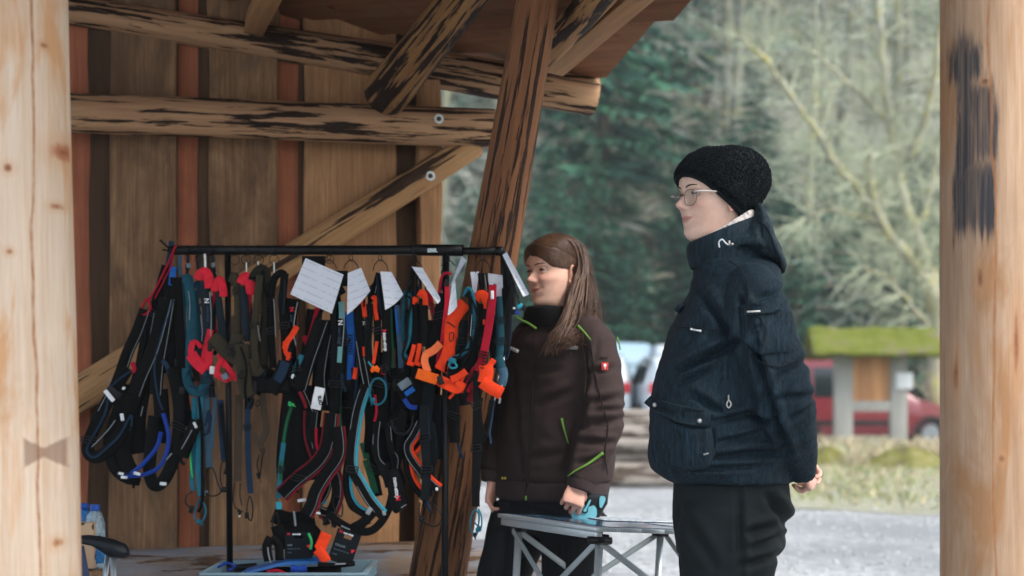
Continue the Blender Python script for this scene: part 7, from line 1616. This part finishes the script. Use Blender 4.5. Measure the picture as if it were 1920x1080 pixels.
# ---- cars
def carpaint(name, h, k=1.0): return plain(name, lin(h, k), .28, .03, 3, bump=0, spec=.6, Coat_Weight=.5)
mCarR = carpaint('red_car_paint', '#6e101d'); mCarW = carpaint('white_car_paint', '#b9c4ca'); mCarS = carpaint('pale_blue_car_paint', '#8fabba')
mGlassC = plain('car_glass', lin('#101a1f'), .1, .1, 5, bump=0, spec=.6); mTyre = plain('tyre_rubber', lin('#17191b'), .85, .1, 20, bump=0); mRim = plain('wheel_rim', lin('#82898c'), .4, .1, 10, bump=0, metal=.5); mTrimB = plain('black_trim', lin('#15171a'), .6, .1, 10, bump=0)
mTail = plain('tail_light', lin('#b0222c'), .3, .1, 10, bump=0); mHead = plain('headlight', lin('#d5dde2'), .15, .05, 10, bump=0)
def car(name, M, label, paint, group, prof, hw, L, wheels, wr=.30, van=False):
    """local: x forward from rear bumper, y left, z up. prof rows: (x, z_roof, z_belt, width factor at roof)"""
    root = thing(name, (0, 0, 0), label, 'van' if van else 'car', group, M)
    def bl(mb, nm, mat, par=None, **k): return mb.build(nm, mat, par or root, M=M, **k)
    mb = MB(); rings = []
    for x, zr_, zb_, kr in prof:
        w_ = hw*(1-.16*max(0, (abs(x-L/2)/(L/2))-.75)*4*.5); z0 = .26
        sec = [(w_*.92, z0), (w_, z0+.12), (w_*1.0, min(zb_*.7, zb_)), (w_*.985, zb_), (w_*(.985-(.985-kr)*.55), zb_+(zr_-zb_)*.6), (w_*kr, zr_-.05*(zr_-zb_+.1)), (w_*kr*.85, zr_), (0, zr_+.02)]
        r = [Vector((x, a, b)) for a, b in sec]+[Vector((x, -a, b)) for a, b in reversed(sec[:-1])]
        rings.append(r)
    mb.loft(rings); bl(mb, 'body', paint, auto=35)
    # glazing follows the body sides
    def at(x):
        i = max(j for j in range(len(prof)) if prof[j][0] <= x); i = min(i, len(prof)-2); a, b = prof[i], prof[i+1]; t_ = (x-a[0])/(b[0]-a[0]); return [a[q]+(b[q]-a[q])*t_ for q in range(4)]
    def sidewin(xa, xb, nm, sy):
        mb = MB(); a, b = at(xa), at(xb); n = 6; lo, hi = [], []
        for i in range(n+1):
            x = xa+(xb-xa)*i/n; _, zr_, zb_, kr = at(x); zt_ = zb_+(zr_-zb_)*.80
            if zt_-zb_ < .04: zt_ = zb_+.04
            yb = hw*.985; yt = hw*(.985-(.985-kr)*.70)
            lo.append(Vector((x, sy*(yb+.006), zb_+.02))); hi.append(Vector((x, sy*(yt+.012), zt_)))
        m = n+1; off = Vector((0, -sy*.03, 0)); vs = lo+hi; fs = [(i, i+1, m+i+1, m+i) for i in range(n)]
        vs2 = vs+[p+off for p in vs]; fs += [(2*m+i, 2*m+m+i, 2*m+m+i+1, 2*m+i+1) for i in range(n)]; mb.add(vs2, fs); bl(mb, nm, mGlassC, smooth=False)
    for sy in (-1, 1):
        for xa, xb in wheels[2]: sidewin(xa, xb, 'side_window', sy)
        mb = MB(); mb.box((L*.48, sy*(hw+.004), .52), (L*.46, .025, .10), bev=.008); bl(mb, 'rub_strip', mTrimB)
        for xw in wheels[:2]:
            mb = MB(); c = Vector((xw, sy*(hw-.10), wr)); ring_ = lambda r, y: [c+Vector((math.cos(a)*r, sy*y, math.sin(a)*r)) for a in [2*math.pi*i/24 for i in range(24)]]
            mb.loft([ring_(wr*.6, -.08), ring_(wr*.96, -.09), ring_(wr, -.05), ring_(wr, .07), ring_(wr*.95, .105), ring_(wr*.66, .105), ring_(wr*.62, .07)]); wo = bl(mb, 'wheel', mTyre, auto=40)
            mb = MB(); mb.loft([ring_(wr*.58, .106), ring_(wr*.56, .112), ring_(wr*.46, .104), ring_(wr*.22, .08), ring_(wr*.2, .105), ring_(wr*.05, .11)]); bl(mb, 'rim', mRim, wo, auto=40)
            mb = MB(); a0 = [c+Vector((math.cos(a)*r, sy*y, math.sin(a)*r)) for r, y in ((wr*1.17, .102), (wr*1.02, .102)) for a in [math.pi*i/12 for i in range(13)]]
            mb.add(a0, [(i, i+1, 14+i, 13+i) for i in range(12)]); bl(mb, 'wheel_arch', mTrimB, smooth=False)
        zb_ = at(L*.97)[2]; mb = MB(); mb.box((L-.12, sy*hw*.72, zb_*.80), (.12, .28, .14), bev=.03); bl(mb, 'headlight', mHead)
        mb = MB(); mb.box((.03, sy*hw*.84, .92 if van else .86), (.08, .16, .34 if van else .2), bev=.02); bl(mb, 'tail_light', mTail)
    mb = MB(); zr0, zb0 = at(.12)[1], at(.12)[2]; mb.prism([Vector((-.012, -hw*.74, zb0+.03)), Vector((-.012, hw*.74, zb0+.03)), Vector((.10, hw*.66, zr0*.94)), Vector((.10, -hw*.66, zr0*.94))], (.05, 0, 0)); bl(mb, 'rear_window', mGlassC, smooth=False)
    mb = MB(); mb.box((-.02, 0, .42), (.10, hw*1.8, .20), bev=.03); mb.box((L+.0, 0, .40), (.10, hw*1.7, .2), bev=.03); bl(mb, 'bumper', mTrimB if van else paint)
    wa = [p for p in prof if p[3] < .80 and p[0] > L*.5]
    return root
pv = [(0, 1.5, .98, .80), (.06, 1.72, 1.02, .84), (.5, 1.80, 1.02, .86), (2.3, 1.80, 1.02, .86), (2.65, 1.72, 1.02, .84), (3.1, 1.36, 1.00, .80), (3.5, 1.04, .97, .86), (3.62, .98, .95, .9), (4.0, .88, .86, .92), (4.2, .74, .72, .9), (4.28, .55, .52, .85)]
ph = [(0, 1.0, .88, .84), (.08, 1.18, .92, .80), (.35, 1.42, .94, .80), (.9, 1.47, .94, .80), (1.9, 1.46, .94, .80), (2.3, 1.36, .94, .79), (2.9, 1.02, .92, .84), (3.1, .95, .91, .9), (3.6, .86, .84, .92), (3.85, .70, .68, .9), (3.92, .5, .48, .85)]
DV = 34.5; van_x = P(1395, 0, DV).x
car('parked_van', Matrix.Translation((van_x, DV+.85, 0)), 'red compact van parked behind the mossy roofed notice board', mCarR, 'vehicles in the car park', pv, .85, 4.28, (1.20, 3.78, [(.35, 1.35), (1.42, 2.15), (2.22, 3.15)]), .31, True)
car('parked_van', Matrix.Translation((P(1568, 0, 39).x-4.6, 39.8, 0)) @ Matrix.Scale(1.10, 4), 'white van roof showing behind the red van', mCarW, 'vehicles in the car park', pv, .85, 4.28, (1.1, 3.6, [(2.2, 3.1)]), .31, True)
def rear(px, d, rot, label, paint, sc=1.0, zc=.33):
    car('parked_car', Matrix.Translation((P(px, 0, d).x, d, zc)) @ Matrix.Rotation(math.radians(rot), 4, 'Z') @ Matrix.Scale(sc, 4), label, paint, 'vehicles in the car park', ph, .84, 3.92, (.75, 3.2, [(.5, 1.3), (1.38, 2.2), (2.26, 2.9)]), .29)
rear(1302, 29.5, 93, 'white hatchback with red tail light beyond the log pile', mCarW)
rear(1098, 30.5, 86, 'white car seen from behind, half hidden by the brown jacket', mCarW, 1.02)
rear(1165, 36.5, 92, 'pale blue car in the second row of the car park', mCarS, 1.02, .74)
rear(1290, 36, 88, 'white car in the second row behind the white hatchback', mCarW, 1.0, .72)
rear(1420, 33, 100, 'silver blue car almost covered by the navy jacket', mCarS)
rear(915, 30, 80, 'white car glimpsed through the gap between harness straps and brown jacket', mCarW)
rear(1015, 33, 88, 'white car standing behind the smiling person in the brown jacket', mCarW)
mb = MB(); vs = []; nx_, ny_ = 14, 12
for j in range(ny_+1):
    for i in range(nx_+1):
        x = -9+11.6*i/nx_; y = 22.2+18*j/ny_; e_ = min(i/1.5, (nx_-i)/2.0, j/2.0, 1); vs.append((x, y, -.02+max(0, min(1, e_))**.8*(.32+.055*max(0, y-28))))
mb.add(vs, [(j*(nx_+1)+i, j*(nx_+1)+i+1, (j+1)*(nx_+1)+i+1, (j+1)*(nx_+1)+i) for j in range(ny_) for i in range(nx_)]); tag(mb.build('car_park_bank', mG), kind='structure')
# ---- log pile
mLogG = wood('weathered_pile_log', lin('#979088'), lin('#69625a'), bark=lin('#3f352c'), barkt=.52, knots=False, bk=(8, 8, 1.0), hue_obj=.25)
labs = ['topmost pale weathered log on the pile between the two people', 'grey log lying second from the top of the pile', 'thick dark barked log in the front of the log pile', 'pale split log in the middle of the log pile', 'dark log at the bottom front of the log pile', 'slim grey log leaning at the back of the pile', 'brown log lying on the gravel at the pile foot', 'stout grey log at the back of the pile', 'mossy log in the second row of the pile', 'short pale log on top at the back of the pile', 'long bottom log at the back of the pile']
spec = [(.78, .10, 20.6, .3), (.60, .12, 20.5, 0), (.36, .14, 20.3, .1), (.48, .09, 20.15, .2), (.15, .14, 20.1, -.1), (.70, .07, 21.1, .4), (.09, .09, 19.8, .2), (.46, .15, 21.0, 0), (.28, .12, 20.75, .3), (.86, .06, 21.0, .2), (.16, .15, 20.9, .1)]
def free_log(nm, p0, p1, r0, r1, mat, label):
    p0, p1 = Vector(p0), Vector(p1); Ll_ = (p1-p0).length; M = Matrix.Translation(p0) @ (p1-p0).to_track_quat('Z', 'Y').to_matrix().to_4x4(); mb = MB(); rings = []; off = random.uniform(0, 99); n = 16
    for i in range(15):
        z = Ll_*i/14; r = r0+(r1-r0)*i/14
        rings.append([Vector((math.cos(a)*r*(1+.12*mnoise.noise(Vector((math.cos(a)+off, math.sin(a), z*1.3)))), math.sin(a)*r*(1+.12*mnoise.noise(Vector((math.cos(a)+off, math.sin(a)+5, z*1.3)))), z)) for a in [2*math.pi*q/n for q in range(n)]])
    mb.loft(rings); return tag(mb.build(nm, mat, M=M, auto=50), label, 'log', 'logs in the pile')
for lab, (z, r, d, a) in zip(labs, spec):
    x0 = .15+random.uniform(-.3, .3); x1 = 3.2+random.uniform(-.3, .3); free_log('pile_log', (x0, d+a*.3, z), (x1, d-a*.3, z+random.uniform(-.05, .05)), r, r*.85, mLogG, lab)
# ---- moss mounds, brush heap
mMoss = NT('yellow_moss'); v = mMoss.coords((1, 1, 1), False); n1 = mMoss.noise(v, 4, 4, .6); n2 = mMoss.noise(v, 30, 4, .7); c = mMoss.ramp(n1, [(.38, lin('#666342')), (.5, lin('#77763a')), (.66, lin('#8d8764'))]); mMoss.bump(n2, .9, .04); mMoss = mMoss.fin(c, .95, 0, .1)
def mound(px, d, w_, h_, label, cat, nm, mat, seed):
    mb = MB(); vs = []; n = 28; m = 10; cx = P(px, 0, d).x; vs.append(Vector((cx, d, h_)))
    for j in range(1, m+1):
        for i in range(n):
            a = 2*math.pi*i/n; t_ = j/m; r = w_*.5*t_*(1+.22*mnoise.noise(Vector((math.cos(a)*1.5+seed, math.sin(a)*1.5, t_)))); z = h_*(1-t_**1.8)+.10*h_*mnoise.noise(Vector((math.cos(a)*t_*4+seed, math.sin(a)*t_*4, 1)))-(.02 if j == m else 0)
            vs.append(Vector((cx+math.cos(a)*r, d+math.sin(a)*r*.8, z)))
    fs = [(0, 1+i, 1+(i+1) % n) for i in range(n)]+[(1+(j-1)*n+i, 1+j*n+i, 1+j*n+(i+1) % n, 1+(j-1)*n+(i+1) % n) for j in range(1, m) for i in range(n)]
    mb.add(vs, fs); return tag(mb.build(nm, mat), label, cat)
mound(1700, 25.6, 1.35, .33, 'bright yellow green moss covered mound in front of the notice board', 'mound', 'moss_mound', mMoss, 1)
mound(1550, 26.4, .95, .30, 'smaller brownish moss mound beside the navy jacket sleeve', 'mound', 'moss_mound', mMoss, 7)
mound(1762, 40.0, 1.5, 1.55, 'dark brown heap of roots under the mossy tree', 'root heap', 'root_heap', mDarkT, 4)
# ================================================================ thin mist in the valley
hz = bpy.data.materials.new('mist'); hz.use_nodes = True; t_ = hz.node_tree; t_.nodes.clear(); pvx = t_.nodes.new('ShaderNodeVolumePrincipled'); ou = t_.nodes.new('ShaderNodeOutputMaterial')
pvx.inputs['Color'].default_value = (.86, .92, .93, 1); pvx.inputs['Density'].default_value = .0009; pvx.inputs['Anisotropy'].default_value = .2; t_.links.new(pvx.outputs[0], ou.inputs['Volume'])
mb = MB(); mb.box((0, 97, 55), (500, 420, 112)); tag(mb.build('haze', hz, smooth=False), kind='stuff')
S.cycles.volume_bounces = 1
